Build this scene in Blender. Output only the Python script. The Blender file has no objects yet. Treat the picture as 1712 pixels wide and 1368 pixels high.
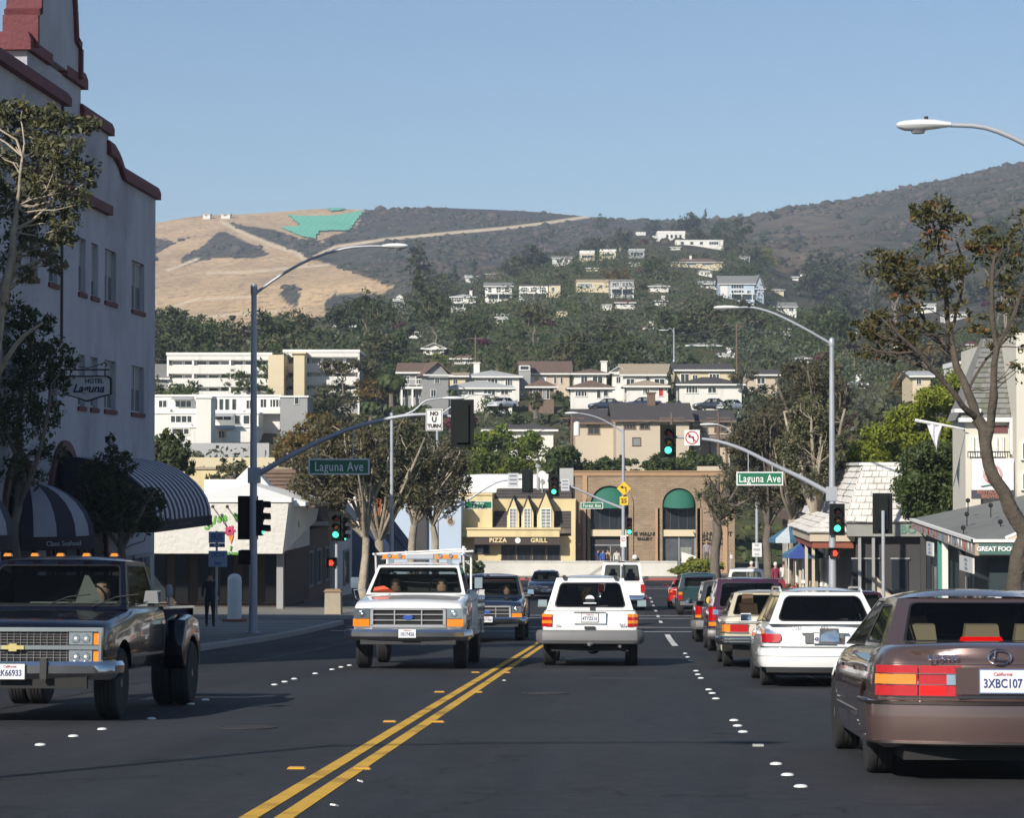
import bpy,bmesh,math,random
import numpy as np
from mathutils import Vector,Matrix,Euler
from mathutils.geometry import tessellate_polygon
PI=math.pi
scene=bpy.context.scene
COL=scene.collection
# ------------------------------------------------------------------ camera, sky, sun
FPX,PXC,PYC,HOR,VPX=4000.0,856.0,684.0,785.0,1045.0
CAMZ=1.42
PITCH=math.atan((HOR-PYC)/FPX)
YAW=math.atan((VPX-PXC)/FPX)
cam_d=bpy.data.cameras.new('camera')
cam_d.sensor_width=36.0
cam_d.lens=36.0*FPX/1712.0
cam_d.clip_start=0.5
cam_d.clip_end=12000
cam=bpy.data.objects.new('camera',cam_d)
COL.objects.link(cam)
cam.location=(0,0,CAMZ)
cam.rotation_euler=(PI/2+PITCH,0,YAW)
scene.camera=cam
SUN_AZ=math.radians(28)      # light travels this far to the right of straight ahead
SUN_EL=math.radians(31)
world=bpy.data.worlds.new('World')
scene.world=world
world.use_nodes=True
wn=world.node_tree
sky=wn.nodes.new('ShaderNodeTexSky')
sky.sky_type='NISHITA'
sky.sun_disc=False
sky.sun_elevation=SUN_EL
sky.sun_rotation=PI+SUN_AZ
sky.altitude=0
sky.air_density=1.0
sky.dust_density=0.15
sky.ozone_density=3.5
bg=wn.nodes['Background']
bg.inputs['Strength'].default_value=0.074
wn.links.new(sky.outputs[0],bg.inputs[0])
sun_d=bpy.data.lights.new('sun','SUN')
sun_d.energy=4.3
sun_d.angle=math.radians(0.53)
sun_d.color=(1.0,0.93,0.82)
sun=bpy.data.objects.new('sun',sun_d)
COL.objects.link(sun)
ldir=Vector((math.sin(SUN_AZ)*math.cos(SUN_EL),math.cos(SUN_AZ)*math.cos(SUN_EL),-math.sin(SUN_EL)))
sun.rotation_euler=ldir.to_track_quat('-Z','Y').to_euler()
scene.view_settings.view_transform='Standard'
scene.view_settings.look='None'
scene.view_settings.exposure=0.45
scene.view_settings.gamma=1.0
scene.view_settings.use_curve_mapping=False
scene.cycles.max_bounces=8
scene.cycles.volume_bounces=0
scene.cycles.transparent_max_bounces=16
# ------------------------------------------------------------------ geometry of the place
CY,SY=math.cos(YAW),math.sin(YAW)
def x_at(px,Y):
 k=(px-PXC)/FPX
 return Y*(k*CY-SY)/(CY+k*SY)
def depth_of(X,Y):
 return-X*SY+Y*CY
def z_at(py,X,Y):
 return CAMZ+(HOR-py)*depth_of(X,Y)/FPX
def P(px,py,Y):
 X=x_at(px,Y)
 return Vector((X,Y,z_at(py,X,Y)))
def PD(px,py,D):
 r=(px-PXC)/FPX*D
 return Vector((r*CY-D*SY,r*SY+D*CY,CAMZ+(HOR-py)*D/FPX))
_RY=[-200,-40,0,20,40,60,70,85,100,127,150,165,178,400]
_RZ=[10.1,2.02,0,-1.01,-2.02,-3.03,-3.5,-4.05,-4.52,-5.3,-5.88,-6.2,-6.3,-6.3]
_rs=[]
for i in range(len(_RY)):
 if 0<i<len(_RY)-1:
  _rs.append((_RZ[i+1]-_RZ[i-1])/(_RY[i+1]-_RY[i-1]))
 else:
  _rs.append(-0.05 if i==0 else 0)
def R(Y):
 Y=min(max(Y,_RY[0]),_RY[-1])
 for i in range(len(_RY)-1):
  if Y<=_RY[i+1]:
   h=_RY[i+1]-_RY[i]
   t=(Y-_RY[i])/h
   a,b,c,d=_RZ[i],_RZ[i+1],_rs[i]*h,_rs[i+1]*h
   return (2*t**3-3*t*t+1)*a+(t**3-2*t*t+t)*c+(-2*t**3+3*t*t)*b+(t**3-t*t)*d
 return _RZ[-1]
def slope(Y):
 return math.atan((R(Y+.5)-R(Y-.5)))
def vnoise(x,y,seed=0):
 x=np.asarray(x,float);y=np.asarray(y,float)
 xi=np.floor(x).astype(np.int64);yi=np.floor(y).astype(np.int64)
 xf=x-xi;yf=y-yi
 u=xf*xf*(3-2*xf);v=yf*yf*(3-2*yf)
 def h(a,b):
  n=(a*374761393+b*668265263+seed*974634777) & 0x7fffffff
  n=((n ^ (n >> 13))*1274126177) & 0x7fffffff
  return ((n ^ (n >> 16)) & 0xffff)/65535.0
 return (h(xi,yi)*(1-u)+h(xi+1,yi)*u)*(1-v)+(h(xi,yi+1)*(1-u)+h(xi+1,yi+1)*u)*v
def fbm(x,y,seed=0,oct=4):
 s=0;a=.5
 for i in range(oct):
  s=s+a*(vnoise(x*2**i,y*2**i,seed+i)-.5)
  a*=.5
 return s
# ------------------------------------------------------------------ materials
_M={}
def _nodes(name):
 m=bpy.data.materials.new(name)
 m.use_nodes=True
 nt=m.node_tree
 return m,nt,nt.nodes['Principled BSDF']
def rgba(c):
 return (c[0],c[1],c[2],1)
def mat(name,c,rough=.7,metal=0,var=.12,scale=3.0,bump=0,bscale=None,spec=.5,coat=0,c2=None,detail=4,stain=0,streak=0):
 """procedural surface: two tones of noise, an optional large stain and a fine relief"""
 if name in _M:return _M[name]
 m,nt,b=_nodes(name)
 b.inputs['Roughness'].default_value=rough
 b.inputs['Metallic'].default_value=metal
 b.inputs['Specular IOR Level'].default_value=spec
 if coat:
  b.inputs['Coat Weight'].default_value=coat
  b.inputs['Coat Roughness'].default_value=.04
 tc=nt.nodes.new('ShaderNodeTexCoord')
 n=nt.nodes.new('ShaderNodeTexNoise')
 n.inputs['Scale'].default_value=scale
 n.inputs['Detail'].default_value=detail
 nt.links.new(tc.outputs['Object'],n.inputs['Vector'])
 mx=nt.nodes.new('ShaderNodeMix');mx.data_type='RGBA'
 a=[max(0,x*(1-var)) for x in c];d=[min(1,x*(1+var)) for x in c] if c2 is None else c2
 mx.inputs[6].default_value=rgba(a);mx.inputs[7].default_value=rgba(d)
 nt.links.new(n.outputs['Fac'],mx.inputs[0])
 out=mx.outputs[2]
 if stain:
  n2=nt.nodes.new('ShaderNodeTexNoise');n2.inputs['Scale'].default_value=scale*.23
  n2.inputs['Detail'].default_value=6
  nt.links.new(tc.outputs['Object'],n2.inputs['Vector'])
  mr=nt.nodes.new('ShaderNodeMapRange');mr.inputs[1].default_value=.5;mr.inputs[2].default_value=.7
  mr.inputs[3].default_value=0;mr.inputs[4].default_value=stain
  nt.links.new(n2.outputs['Fac'],mr.inputs[0])
  m2=nt.nodes.new('ShaderNodeMix');m2.data_type='RGBA'
  m2.inputs[7].default_value=rgba([x*.35 for x in c])
  nt.links.new(out,m2.inputs[6]);nt.links.new(mr.outputs[0],m2.inputs[0])
  out=m2.outputs[2]
 if streak:   # rain runs and grime drawn out along the vertical
  mp=nt.nodes.new('ShaderNodeMapping');mp.inputs['Scale'].default_value=(1.1,1.1,.14)
  n4=nt.nodes.new('ShaderNodeTexNoise');n4.inputs['Scale'].default_value=1.0;n4.inputs['Detail'].default_value=7
  nt.links.new(tc.outputs['Object'],mp.inputs[0]);nt.links.new(mp.outputs[0],n4.inputs['Vector'])
  r4=nt.nodes.new('ShaderNodeMapRange');r4.inputs[1].default_value=.52;r4.inputs[2].default_value=.74;r4.inputs[4].default_value=streak
  m4=nt.nodes.new('ShaderNodeMix');m4.data_type='RGBA';m4.inputs[7].default_value=rgba([x*.45 for x in c])
  nt.links.new(n4.outputs['Fac'],r4.inputs[0]);nt.links.new(r4.outputs[0],m4.inputs[0]);nt.links.new(out,m4.inputs[6])
  out=m4.outputs[2]
 nt.links.new(out,b.inputs['Base Color'])
 if bump:
  n3=nt.nodes.new('ShaderNodeTexNoise');n3.inputs['Scale'].default_value=bscale or scale*6
  n3.inputs['Detail'].default_value=3
  nt.links.new(tc.outputs['Object'],n3.inputs['Vector'])
  bp=nt.nodes.new('ShaderNodeBump');bp.inputs['Strength'].default_value=bump;bp.inputs['Distance'].default_value=.05
  nt.links.new(n3.outputs['Fac'],bp.inputs['Height'])
  nt.links.new(bp.outputs[0],b.inputs['Normal'])
 _M[name]=m
 return m
def glow(name,c,strength,base=None):
 if name in _M:return _M[name]
 m,nt,b=_nodes(name)
 b.inputs['Base Color'].default_value=rgba(base or c)
 b.inputs['Emission Color'].default_value=rgba(c)
 b.inputs['Emission Strength'].default_value=strength
 b.inputs['Roughness'].default_value=.25
 _M[name]=m
 return m
def glass(name,tint=(.5,.55,.55),alpha=.35,rough=.02,base=(.01,.012,.014)):
 """tinted pane: a glossy dark surface mixed with a transparent one"""
 if name in _M:return _M[name]
 m,nt,b=_nodes(name)
 b.inputs['Base Color'].default_value=rgba(base)
 b.inputs['Roughness'].default_value=rough
 b.inputs['Specular IOR Level'].default_value=.6
 tr=nt.nodes.new('ShaderNodeBsdfTransparent');tr.inputs[0].default_value=rgba(tint)
 ms=nt.nodes.new('ShaderNodeMixShader');ms.inputs[0].default_value=alpha
 fr=nt.nodes.new('ShaderNodeFresnel');fr.inputs[0].default_value=1.45
 ad=nt.nodes.new('ShaderNodeMath');ad.operation='ADD';ad.use_clamp=True
 ad.inputs[1].default_value=alpha
 nt.links.new(fr.outputs[0],ad.inputs[0])
 nt.links.new(ad.outputs[0],ms.inputs[0])
 nt.links.new(tr.outputs[0],ms.inputs[1]);nt.links.new(b.outputs[0],ms.inputs[2])
 nt.links.new(ms.outputs[0],nt.nodes['Material Output'].inputs['Surface'])
 _M[name]=m
 return m
def paint(name,c,metal=0.0,rough=.3,coat=1.0,spec=.5):
 return mat(name,c,rough=rough,metal=metal,var=.05,scale=1.5,coat=coat,bump=.0,spec=spec)
# ------------------------------------------------------------------ mesh builder
class MB:
 def __init__(s):
  s.v=[];s.f=[];s.m=[]
 def add(s,vs,fs,mi=0):
  o=len(s.v)
  s.v.extend([tuple(p) for p in vs])
  for f in fs:
   s.f.append(tuple(i+o for i in f));s.m.append(mi)
  return s
 def box(s,c,d,rot=None,mi=0,taper=1.0,tx=None,ty=None):
  hx,hy,hz=d[0]/2,d[1]/2,d[2]/2
  tx=taper if tx is None else tx;ty=taper if ty is None else ty
  vs=[Vector((x*hx*(tx if z>0 else 1),y*hy*(ty if z>0 else 1),z*hz)) for z in (-1,1) for y in (-1,1) for x in (-1,1)]
  if rot is not None:
   e=Euler(rot).to_matrix();vs=[e @ q for q in vs]
  c=Vector(c);vs=[q+c for q in vs]
  return s.add(vs,[(0,2,3,1),(4,5,7,6),(0,1,5,4),(2,6,7,3),(0,4,6,2),(1,3,7,5)],mi)
 def mm(s,a,b,mi=0):
  return s.box([(a[i]+b[i])/2 for i in range(3)],[abs(b[i]-a[i]) for i in range(3)],mi=mi)
 def tube(s,pts,rad,n=8,mi=0,cap=True):
  pts=[Vector(p) for p in pts]
  if not hasattr(rad,'__len__'):rad=[rad]*len(pts)
  vs=[];fs=[]
  up=Vector((0,0,1))
  pa=None
  for i,p in enumerate(pts):
   t=(pts[min(i+1,len(pts)-1)]-pts[max(i-1,0)])
   if t.length<1e-9:t=Vector((0,0,1))
   t.normalize()
   if pa is None:
    a=t.cross(up)
    if a.length<.05:a=t.cross(Vector((1,0,0)))
   else:
    a=pa-t*pa.dot(t)
   a.normalize();b=t.cross(a);pa=a
   for k in range(n):
    an=2*PI*k/n
    vs.append(p+(a*math.cos(an)+b*math.sin(an))*rad[i])
  for i in range(len(pts)-1):
   for k in range(n):
    k2=(k+1) % n
    fs.append((i*n+k,i*n+k2,(i+1)*n+k2,(i+1)*n+k))
  if cap:
   fs.append(tuple(range(n-1,-1,-1)));fs.append(tuple((len(pts)-1)*n+k for k in range(n)))
  return s.add(vs,fs,mi)
 def lathe(s,prof,n=16,origin=(0,0,0),axis='Z',mi=0):
  """prof: (radius, height) pairs round the axis"""
  vs=[];fs=[];o=Vector(origin)
  for r,h in prof:
   for k in range(n):
    a=2*PI*k/n;x,y=r*math.cos(a),r*math.sin(a)
    q=(x,y,h) if axis=='Z' else ((h,x,y) if axis=='X' else (y,h,x))
    vs.append(o+Vector(q))
  for i in range(len(prof)-1):
   for k in range(n):
    k2=(k+1) % n
    fs.append((i*n+k,i*n+k2,(i+1)*n+k2,(i+1)*n+k))
  if prof[0][0]>1e-4:fs.append(tuple(range(n-1,-1,-1)))
  if prof[-1][0]>1e-4:fs.append(tuple((len(prof)-1)*n+k for k in range(n)))
  return s.add(vs,fs,mi)
 def ball(s,c,r,n=10,m=6,mi=0,sz=1):
  pr=[(max(1e-5,r*math.sin(PI*i/m)),-r*sz*math.cos(PI*i/m)) for i in range(m+1)]
  return s.lathe(pr,n,c,mi=mi)
 def panel(s,outline,holes=(),th=.1,mi=0,fn=None,back=True):
  """flat outline (x,z) with holes, front at y=0 and back at y=th; fn maps local to final"""
  loops=[list(outline)]+[list(h) for h in holes]
  tri=tessellate_polygon([[Vector((p[0],p[1],0)) for p in l] for l in loops])
  flat=[p for l in loops for p in l];n=len(flat)
  vs=[Vector((p[0],0,p[1])) for p in flat]+[Vector((p[0],th,p[1])) for p in flat]
  fs=[]
  for t in tri:
   a,b,c=[Vector((flat[i][0],flat[i][1],0)) for i in t]
   nz=(b-a).cross(c-a).z
   t=tuple(t) if nz>0 else tuple(reversed(t))
   fs.append(t)
   if back:fs.append(tuple(i+n for i in reversed(t)))
  o=0
  for l in loops:
   k=len(l)
   for i in range(k):
    j=(i+1) % k
    fs.append((o+i,o+j,o+j+n,o+i+n))
   o+=k
  if fn:vs=[fn(q) for q in vs]
  return s.add(vs,fs,mi)
 def build(s,name,mats,parent=None,loc=None,rot=None,smooth=False,angle=40):
  me=bpy.data.meshes.new(name)
  me.from_pydata(s.v,[],s.f)
  if not isinstance(mats,(list,tuple)):mats=[mats]
  for m in mats:me.materials.append(m)
  if len(mats)>1:me.polygons.foreach_set('material_index',s.m)
  if smooth:
   me.polygons.foreach_set('use_smooth',[True]*len(me.polygons))
   me.set_sharp_from_angle(angle=math.radians(angle))
  me.update()
  o=bpy.data.objects.new(name,me)
  COL.objects.link(o)
  if parent:o.parent=parent
  if loc is not None:o.location=loc
  if rot is not None:o.rotation_euler=rot
  return o
def tag(o,label,cat,group=None,kind=None):
 o['label']=label;o['category']=cat
 if group:o['group']=group
 if kind:o['kind']=kind
 return o
def struct(o,label=None):
 o['kind']='structure'
 if label:o['label']=label
 return o
def thing(name,label,cat,loc=(0,0,0),rot=(0,0,0),group=None):
 o=bpy.data.objects.new(name,None);COL.objects.link(o)
 o.empty_display_size=.2
 o.location=loc;o.rotation_euler=rot
 return tag(o,label,cat,group)
def dup(root,loc=None,rot=None,label=None,scale=None):
 kids={}
 def cp(o,par):
  c=o.copy();COL.objects.link(c)
  c.parent=par
  for ch in CH.get(o,o.children):cp(ch,c)
  return c
 r=cp(root,None)
 if loc is not None:r.location=loc
 if rot is not None:r.rotation_euler=rot
 if scale is not None:r.scale=scale
 if label:r['label']=label
 return r
CH={}
def mesh_np(name,V,F,mats,parent=None,loc=None,fattr=None,mi=None,smooth=False):
 """fast mesh: V (n,3), F (m,k)"""
 V=np.asarray(V,np.float32);F=np.asarray(F,np.int32)
 me=bpy.data.meshes.new(name)
 n,k=F.shape
 me.vertices.add(len(V));me.vertices.foreach_set('co',V.ravel())
 me.loops.add(n*k);me.loops.foreach_set('vertex_index',F.ravel())
 me.polygons.add(n)
 me.polygons.foreach_set('loop_start',np.arange(0,n*k,k,dtype=np.int32))
 try:me.polygons.foreach_set('loop_total',np.full(n,k,np.int32))
 except Exception:pass
 if not isinstance(mats,(list,tuple)):mats=[mats]
 for m in mats:me.materials.append(m)
 if mi is not None:me.polygons.foreach_set('material_index',np.asarray(mi,np.int32))
 if smooth:me.polygons.foreach_set('use_smooth',np.ones(n,bool))
 me.update(calc_edges=True)
 if fattr is not None:
  for an,arr in fattr.items():
   at=me.attributes.new(an,'FLOAT','FACE');at.data.foreach_set('value',np.asarray(arr,np.float32))
 me.validate()
 o=bpy.data.objects.new(name,me);COL.objects.link(o)
 if parent:o.parent=parent
 if loc is not None:o.location=loc
 return o
def text(s,size,name,m,parent=None,loc=(0,0,0),rot=(PI/2,0,0),ext=.005,align='CENTER',bold=0,shear=0,sx=1.0,spacing=1.0):
 """lettering as a thin mesh; default faces -Y and reads left to right towards +X"""
 cu=bpy.data.curves.new(name,'FONT')
 cu.body=s;cu.size=size;cu.extrude=ext;cu.align_x=align;cu.align_y='CENTER'
 cu.offset=bold;cu.shear=shear;cu.space_character=spacing;cu.resolution_u=3
 t=bpy.data.objects.new(name,cu);COL.objects.link(t)
 dg=bpy.context.evaluated_depsgraph_get()
 me=bpy.data.meshes.new_from_object(t.evaluated_get(dg))
 bpy.data.objects.remove(t);bpy.data.curves.remove(cu)
 me.materials.clear();me.materials.append(m)
 me.name=name
 o=bpy.data.objects.new(name,me);COL.objects.link(o)
 if parent:o.parent=parent
 o.location=loc;o.rotation_euler=rot;o.scale=(sx,1,1)
 return o
def arc(cx,cz,r,a0,a1,n,rz=None):
 rz=r if rz is None else rz
 return [(cx+r*math.cos(a0+(a1-a0)*i/n),cz+rz*math.sin(a0+(a1-a0)*i/n)) for i in range(n+1)]
def rect(x0,z0,x1,z1):
 return [(x0,z0),(x1,z0),(x1,z1),(x0,z1)]
def arch(x0,z0,x1,z1,n=12,rz=None):
 r=(x1-x0)/2;rz=r if rz is None else rz
 return [(x0,z0),(x1,z0)]+arc((x0+x1)/2,z1-rz,r,0,PI,n,rz)
# ------------------------------------------------------------------ terrain
KD=[155,200,250,280,320,380,480,600,750,900,1050,1200,1500,1800,2000]
COLS={
 -1500:[968,910,880,860,840,800,760,730,700,680,660,640,560,480,430],
 0:[968,890,810,745,665,605,565,560,562,562,560,550,480,410,392],
 250:[968,885,800,735,660,602,556,556,560,562,560,545,480,405,373],
 330:[968,885,800,735,660,600,556,556,560,560,556,535,470,398,358],
 450:[968,885,795,735,662,603,556,552,556,556,550,525,455,392,354],
 540:[968,885,800,740,672,605,545,535,540,545,540,515,445,385,346],
 620:[968,885,800,740,675,608,545,520,528,535,525,500,440,385,346],
 720:[968,880,780,710,668,612,558,525,500,500,505,480,425,375,342],
 850:[968,880,780,715,668,610,552,508,468,448,452,455,425,380,349],
 950:[968,880,780,715,668,605,550,500,452,420,415,425,420,380,353],
 1050:[968,880,780,715,666,605,550,500,452,415,388,385,392,378,363],
 1150:[968,880,780,715,664,605,550,505,458,418,390,382,382,374,367],
 1230:[968,880,790,720,664,608,558,515,470,432,408,398,388,374,369],
 1320:[968,890,800,730,670,620,575,545,515,490,462,430,385,355,348],
 1420:[968,890,810,750,690,640,595,565,540,512,475,440,380,342,333],
 1560:[968,900,820,760,700,650,605,572,540,505,465,425,355,315,303],
 1712:[968,900,810,750,690,640,595,555,515,475,430,385,320,280,270],
 1900:[968,900,810,750,690,640,590,545,500,455,405,360,300,260,250],
 3300:[968,900,850,800,760,720,680,640,600,560,510,470,410,370,350],
}
_cx=np.array(sorted(COLS),float)
_cv=np.array([COLS[int(c)] for c in _cx],float)
_kd=np.array(KD,float)
TPX=np.concatenate([np.linspace(-1500,200,40)[:-1],np.arange(200,1760,4.0),np.linspace(1760,3300,30)])
TD=np.concatenate([np.linspace(155,480,70)[:-1],np.linspace(480,1100,90)[:-1],np.linspace(1100,2010,150),np.linspace(2030,3200,12)])
def _smooth(a,k,ax):
 if k<2:return a
 ker=np.hanning(k+2)[1:-1];ker /= ker.sum()
 pad=[(0,0),(0,0)];pad[ax]=(k//2,k-1-k//2)
 b=np.pad(a,pad,mode='edge')
 return np.apply_along_axis(lambda v:np.convolve(v,ker,'valid'),ax,b)
# heights at dense knots first
_dd=np.linspace(155,2000,370)
_A=np.array([np.interp(_dd,_kd,row) for row in _cv])                 # column knot x dense D
_A=_smooth(_A,13,1)
_B=np.array([np.interp(TPX,_cx,_A[:,j]) for j in range(len(_dd))])   # D x px
_B=_smooth(_B,15,1)
PYG=np.array([np.interp(np.minimum(TD,2000),_dd,_B[:,i]) for i in range(len(TPX))]).T   # TD x TPX
_DD,_PP=np.meshgrid(TD,TPX,indexing='ij')
ZG=CAMZ+(HOR-PYG)*_DD/FPX
ZG-=np.clip(_DD-2000,0,None)*.25
_rr=(_PP-PXC)/FPX*_DD
XG=_rr*CY-_DD*SY
YG=_rr*SY+_DD*CY
_t=np.clip((_DD-184)/40,0,1);_t=_t*_t*(3-2*_t)
ZG=-6.6*(1-_t)+ZG*_t
amp=np.clip((_DD-420)/900,0,1)
rid=1-np.abs(fbm(XG/190,YG/300,5,4))*5
ZG+=amp*(fbm(XG/260,YG/260,11,4)*14+(rid-.7)*9+fbm(XG/45,YG/45,23,3)*5)*np.clip((2100-_DD)/500,.16,1)
def ground(X,Y):
 """height of the hillside under a point"""
 D=depth_of(X,Y)
 if D<156:return R(Y)
 r=X*CY+Y*SY
 px=PXC+FPX*r/D
 i=min(max(np.searchsorted(TD,D)-1,0),len(TD)-2)
 j=min(max(np.searchsorted(TPX,px)-1,0),len(TPX)-2)
 u=min(max((D-TD[i])/(TD[i+1]-TD[i]),0),1);v=min(max((px-TPX[j])/(TPX[j+1]-TPX[j]),0),1)
 return float((ZG[i,j]*(1-u)+ZG[i+1,j]*u)*(1-v)+(ZG[i,j+1]*(1-u)+ZG[i+1,j+1]*u)*v)
def pinpoly(px,py,poly):
 inside=np.zeros(px.shape,bool)
 n=len(poly)
 for i in range(n):
  x0,y0=poly[i];x1,y1=poly[(i+1) % n]
  c=((y0>py) != (y1>py))
  with np.errstate(divide='ignore',invalid='ignore'):
   xx=(x1-x0)*(py-y0)/(y1-y0+1e-9)+x0
  inside ^= c & (px<xx)
 return inside
# where each terrain point lies on the map of the bare, scrub and netted ground
_sy=HOR-(ZG-CAMZ)*FPX/_DD
_jx=_PP+fbm(XG/30,YG/30,3,3)*8
_jy=_sy+fbm(XG/30,YG/30,9,3)*6
far=_DD>1080
TAN=[(190,376),(254,374),(300,360),(400,352),(475,352),(520,343),(560,346),(600,347),(612,352),(594,378),(570,390),(560,392),(540,404),(505,398),(480,412),(510,430),(545,440),(600,458),(655,478),(640,490),(560,490),(540,505),(545,530),(545,575),(190,585)]
S1=[(380,372),(410,376),(470,386),(500,398),(520,420),(545,440),(500,425),(450,402),(410,388)]
S2=[(300,432),(330,416),(362,388),(375,386),(400,398),(438,415),(446,426),(430,432),(350,430),(300,445)]
S3=[(190,392),(260,396),(290,404),(345,388),(300,400),(260,424),(254,445),(190,455)]
S4=[(436,494),(455,500),(462,514),(438,508)]
S5=[(480,478),(492,476),(502,492),(498,512),(478,506),(466,492)]
GRN=[(475,358),(505,361),(560,360),(612,351),(586,386),(535,388),(528,400),(540,403),(505,398),(462,380),(500,378)]
GRN2=[(540,346),(560,344),(582,347),(570,354),(550,354)]
m_tan=pinpoly(_jx,_jy,TAN) & far
for s in (S1,S2,S3,S5):m_tan &= ~pinpoly(_jx,_jy,s)
m_grn=(pinpoly(_PP,_sy,GRN) | pinpoly(_PP,_sy,GRN2)) & far & (_DD<2020)
def near_line(pts,w):
 d=np.full(_PP.shape,1e9)
 for (x0,y0),(x1,y1) in zip(pts,pts[1:]):
  L2=(x1-x0)**2+(y1-y0)**2
  t=np.clip(((_PP-x0)*(x1-x0)+(_sy-y0)*(y1-y0))/L2,0,1)
  d=np.minimum(d,np.hypot(_PP-x0-t*(x1-x0),_sy-y0-t*(y1-y0)))
 return np.clip(1.6-d/w,0,1)*far
trail=near_line([(522,430),(560,412),(640,400),(700,394),(760,388),(850,380),(920,371),(985,361)],2.2)
road2=np.maximum.reduce([near_line([(345,456),(400,455),(470,449),(550,442)],1.6),near_line([(278,452),(310,440),(330,432)],2.0),
 near_line([(370,370),(400,386),(450,408),(500,424),(512,440)],2.5),near_line([(290,512),(330,500),(430,495)],1.5),near_line([(330,532),(400,524),(460,522)],1.8)])
dryp=np.clip((_PP-1180)/120,0,1)*np.clip((1480-_PP)/120,0,1)*far
n0,n1=_DD.shape
idx=np.arange(n0*n1).reshape(n0,n1)
F=np.stack([idx[:-1,:-1],idx[:-1,1:],idx[1:,1:],idx[1:,:-1]],-1).reshape(-1,4)
V=np.stack([XG,YG,ZG],-1).reshape(-1,3)
def terrain_mat():
 m,nt,b=_nodes('hillside_soil')
 b.inputs['Roughness'].default_value=.95;b.inputs['Specular IOR Level'].default_value=.1
 tc=nt.nodes.new('ShaderNodeTexCoord')
 def noise(sc,det=5,vec=None):
  n=nt.nodes.new('ShaderNodeTexNoise');n.inputs['Scale'].default_value=sc;n.inputs['Detail'].default_value=det
  nt.links.new(tc.outputs['Object'],n.inputs['Vector']);return n.outputs['Fac']
 def mix(f,a,c):
  x=nt.nodes.new('ShaderNodeMix');x.data_type='RGBA'
  for s,q in ((0,f),(6,a),(7,c)):
   if isinstance(q,tuple):x.inputs[s].default_value=rgba(q)
   else:nt.links.new(q,x.inputs[s])
  return x.outputs[2]
 def ramp(f,a,c):
  r=nt.nodes.new('ShaderNodeMapRange');r.inputs[1].default_value=a;r.inputs[2].default_value=c
  nt.links.new(f,r.inputs[0]);return r.outputs[0]
 def attr(n):
  a=nt.nodes.new('ShaderNodeAttribute');a.attribute_name=n;return a.outputs['Fac']
 scrub=mix(ramp(noise(.012,8),.35,.65),(.060,.052,.046),(.085,.076,.05))
 scrub=mix(ramp(noise(.09,8),.44,.62),scrub,(.030,.036,.022))
 scrub=mix(ramp(noise(.35,4),.55,.72),scrub,(.13,.105,.07))
 dry=mix(ramp(noise(.06,8),.4,.62),(.15,.118,.078),(.075,.066,.046))
 c=mix(attr('dry'),scrub,dry)
 tanc=mix(ramp(noise(.02,6),.35,.65),(.57,.40,.225),(.43,.30,.17))
 tanc=mix(ramp(noise(.25,6),.5,.75),tanc,(.20,.15,.09))
 c=mix(attr('bare'),c,tanc)
 c=mix(attr('track'),c,(.62,.50,.34))
 g=mix(ramp(noise(.12,5),.4,.6),(.055,.07,.03),(.10,.085,.045))
 c=mix(attr('green'),c,g)
 nt.links.new(c,b.inputs['Base Color'])
 bp=nt.nodes.new('ShaderNodeBump');bp.inputs['Strength'].default_value=.9;bp.inputs['Distance'].default_value=2.5
 nt.links.new(noise(.16,8),bp.inputs['Height']);nt.links.new(bp.outputs[0],b.inputs['Normal'])
 return m
ter=mesh_np('hillside',V,F,terrain_mat(),smooth=True)
for nm,arr in (('bare',m_tan*1.0),('track',np.maximum(trail,road2)),('dry',dryp),
    ('green',np.clip((1080-_DD)/200,0,1)*(1-np.clip((_PP-1250)/150,0,1)*np.clip((_DD-600)/200,0,1)))):
 at=ter.data.attributes.new(nm,'FLOAT','POINT');at.data.foreach_set('value',arr.astype(np.float32).ravel())
struct(ter)
# green erosion netting staked over the graded slope
def netting(poly,label,extra):
 msk=pinpoly(_PP,_sy,poly) & far & (_DD<2020)
 fm=(msk[:-1,:-1] & msk[:-1,1:] & msk[1:,1:] & msk[1:,:-1]).ravel()
 FF=F[fm]
 used,inv=np.unique(FF.ravel(),return_inverse=True)
 VV=V[used]+np.array([0,-.8,1.0])
 m,nt,b=_nodes('green_netting'+extra)
 b.inputs['Roughness'].default_value=.8
 tc=nt.nodes.new('ShaderNodeTexCoord')
 w=nt.nodes.new('ShaderNodeTexWave');w.inputs['Scale'].default_value=.06;w.inputs['Distortion'].default_value=1.5;w.wave_profile='SAW'
 nt.links.new(tc.outputs['Object'],w.inputs['Vector'])
 mx=nt.nodes.new('ShaderNodeMix');mx.data_type='RGBA'
 mx.inputs[6].default_value=(.10,.42,.27,1);mx.inputs[7].default_value=(.15,.50,.34,1)
 nt.links.new(w.outputs['Fac'],mx.inputs[0]);nt.links.new(mx.outputs[2],b.inputs['Base Color'])
 o=mesh_np('erosion_netting',VV,inv.reshape(-1,4),m,smooth=True)
 tag(o,label,'netting')
netting(GRN,'large green erosion netting sheet spread down the bare graded slope','')
netting(GRN2,'small green netting patch on the very crest of the bare hill','_crest')
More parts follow.
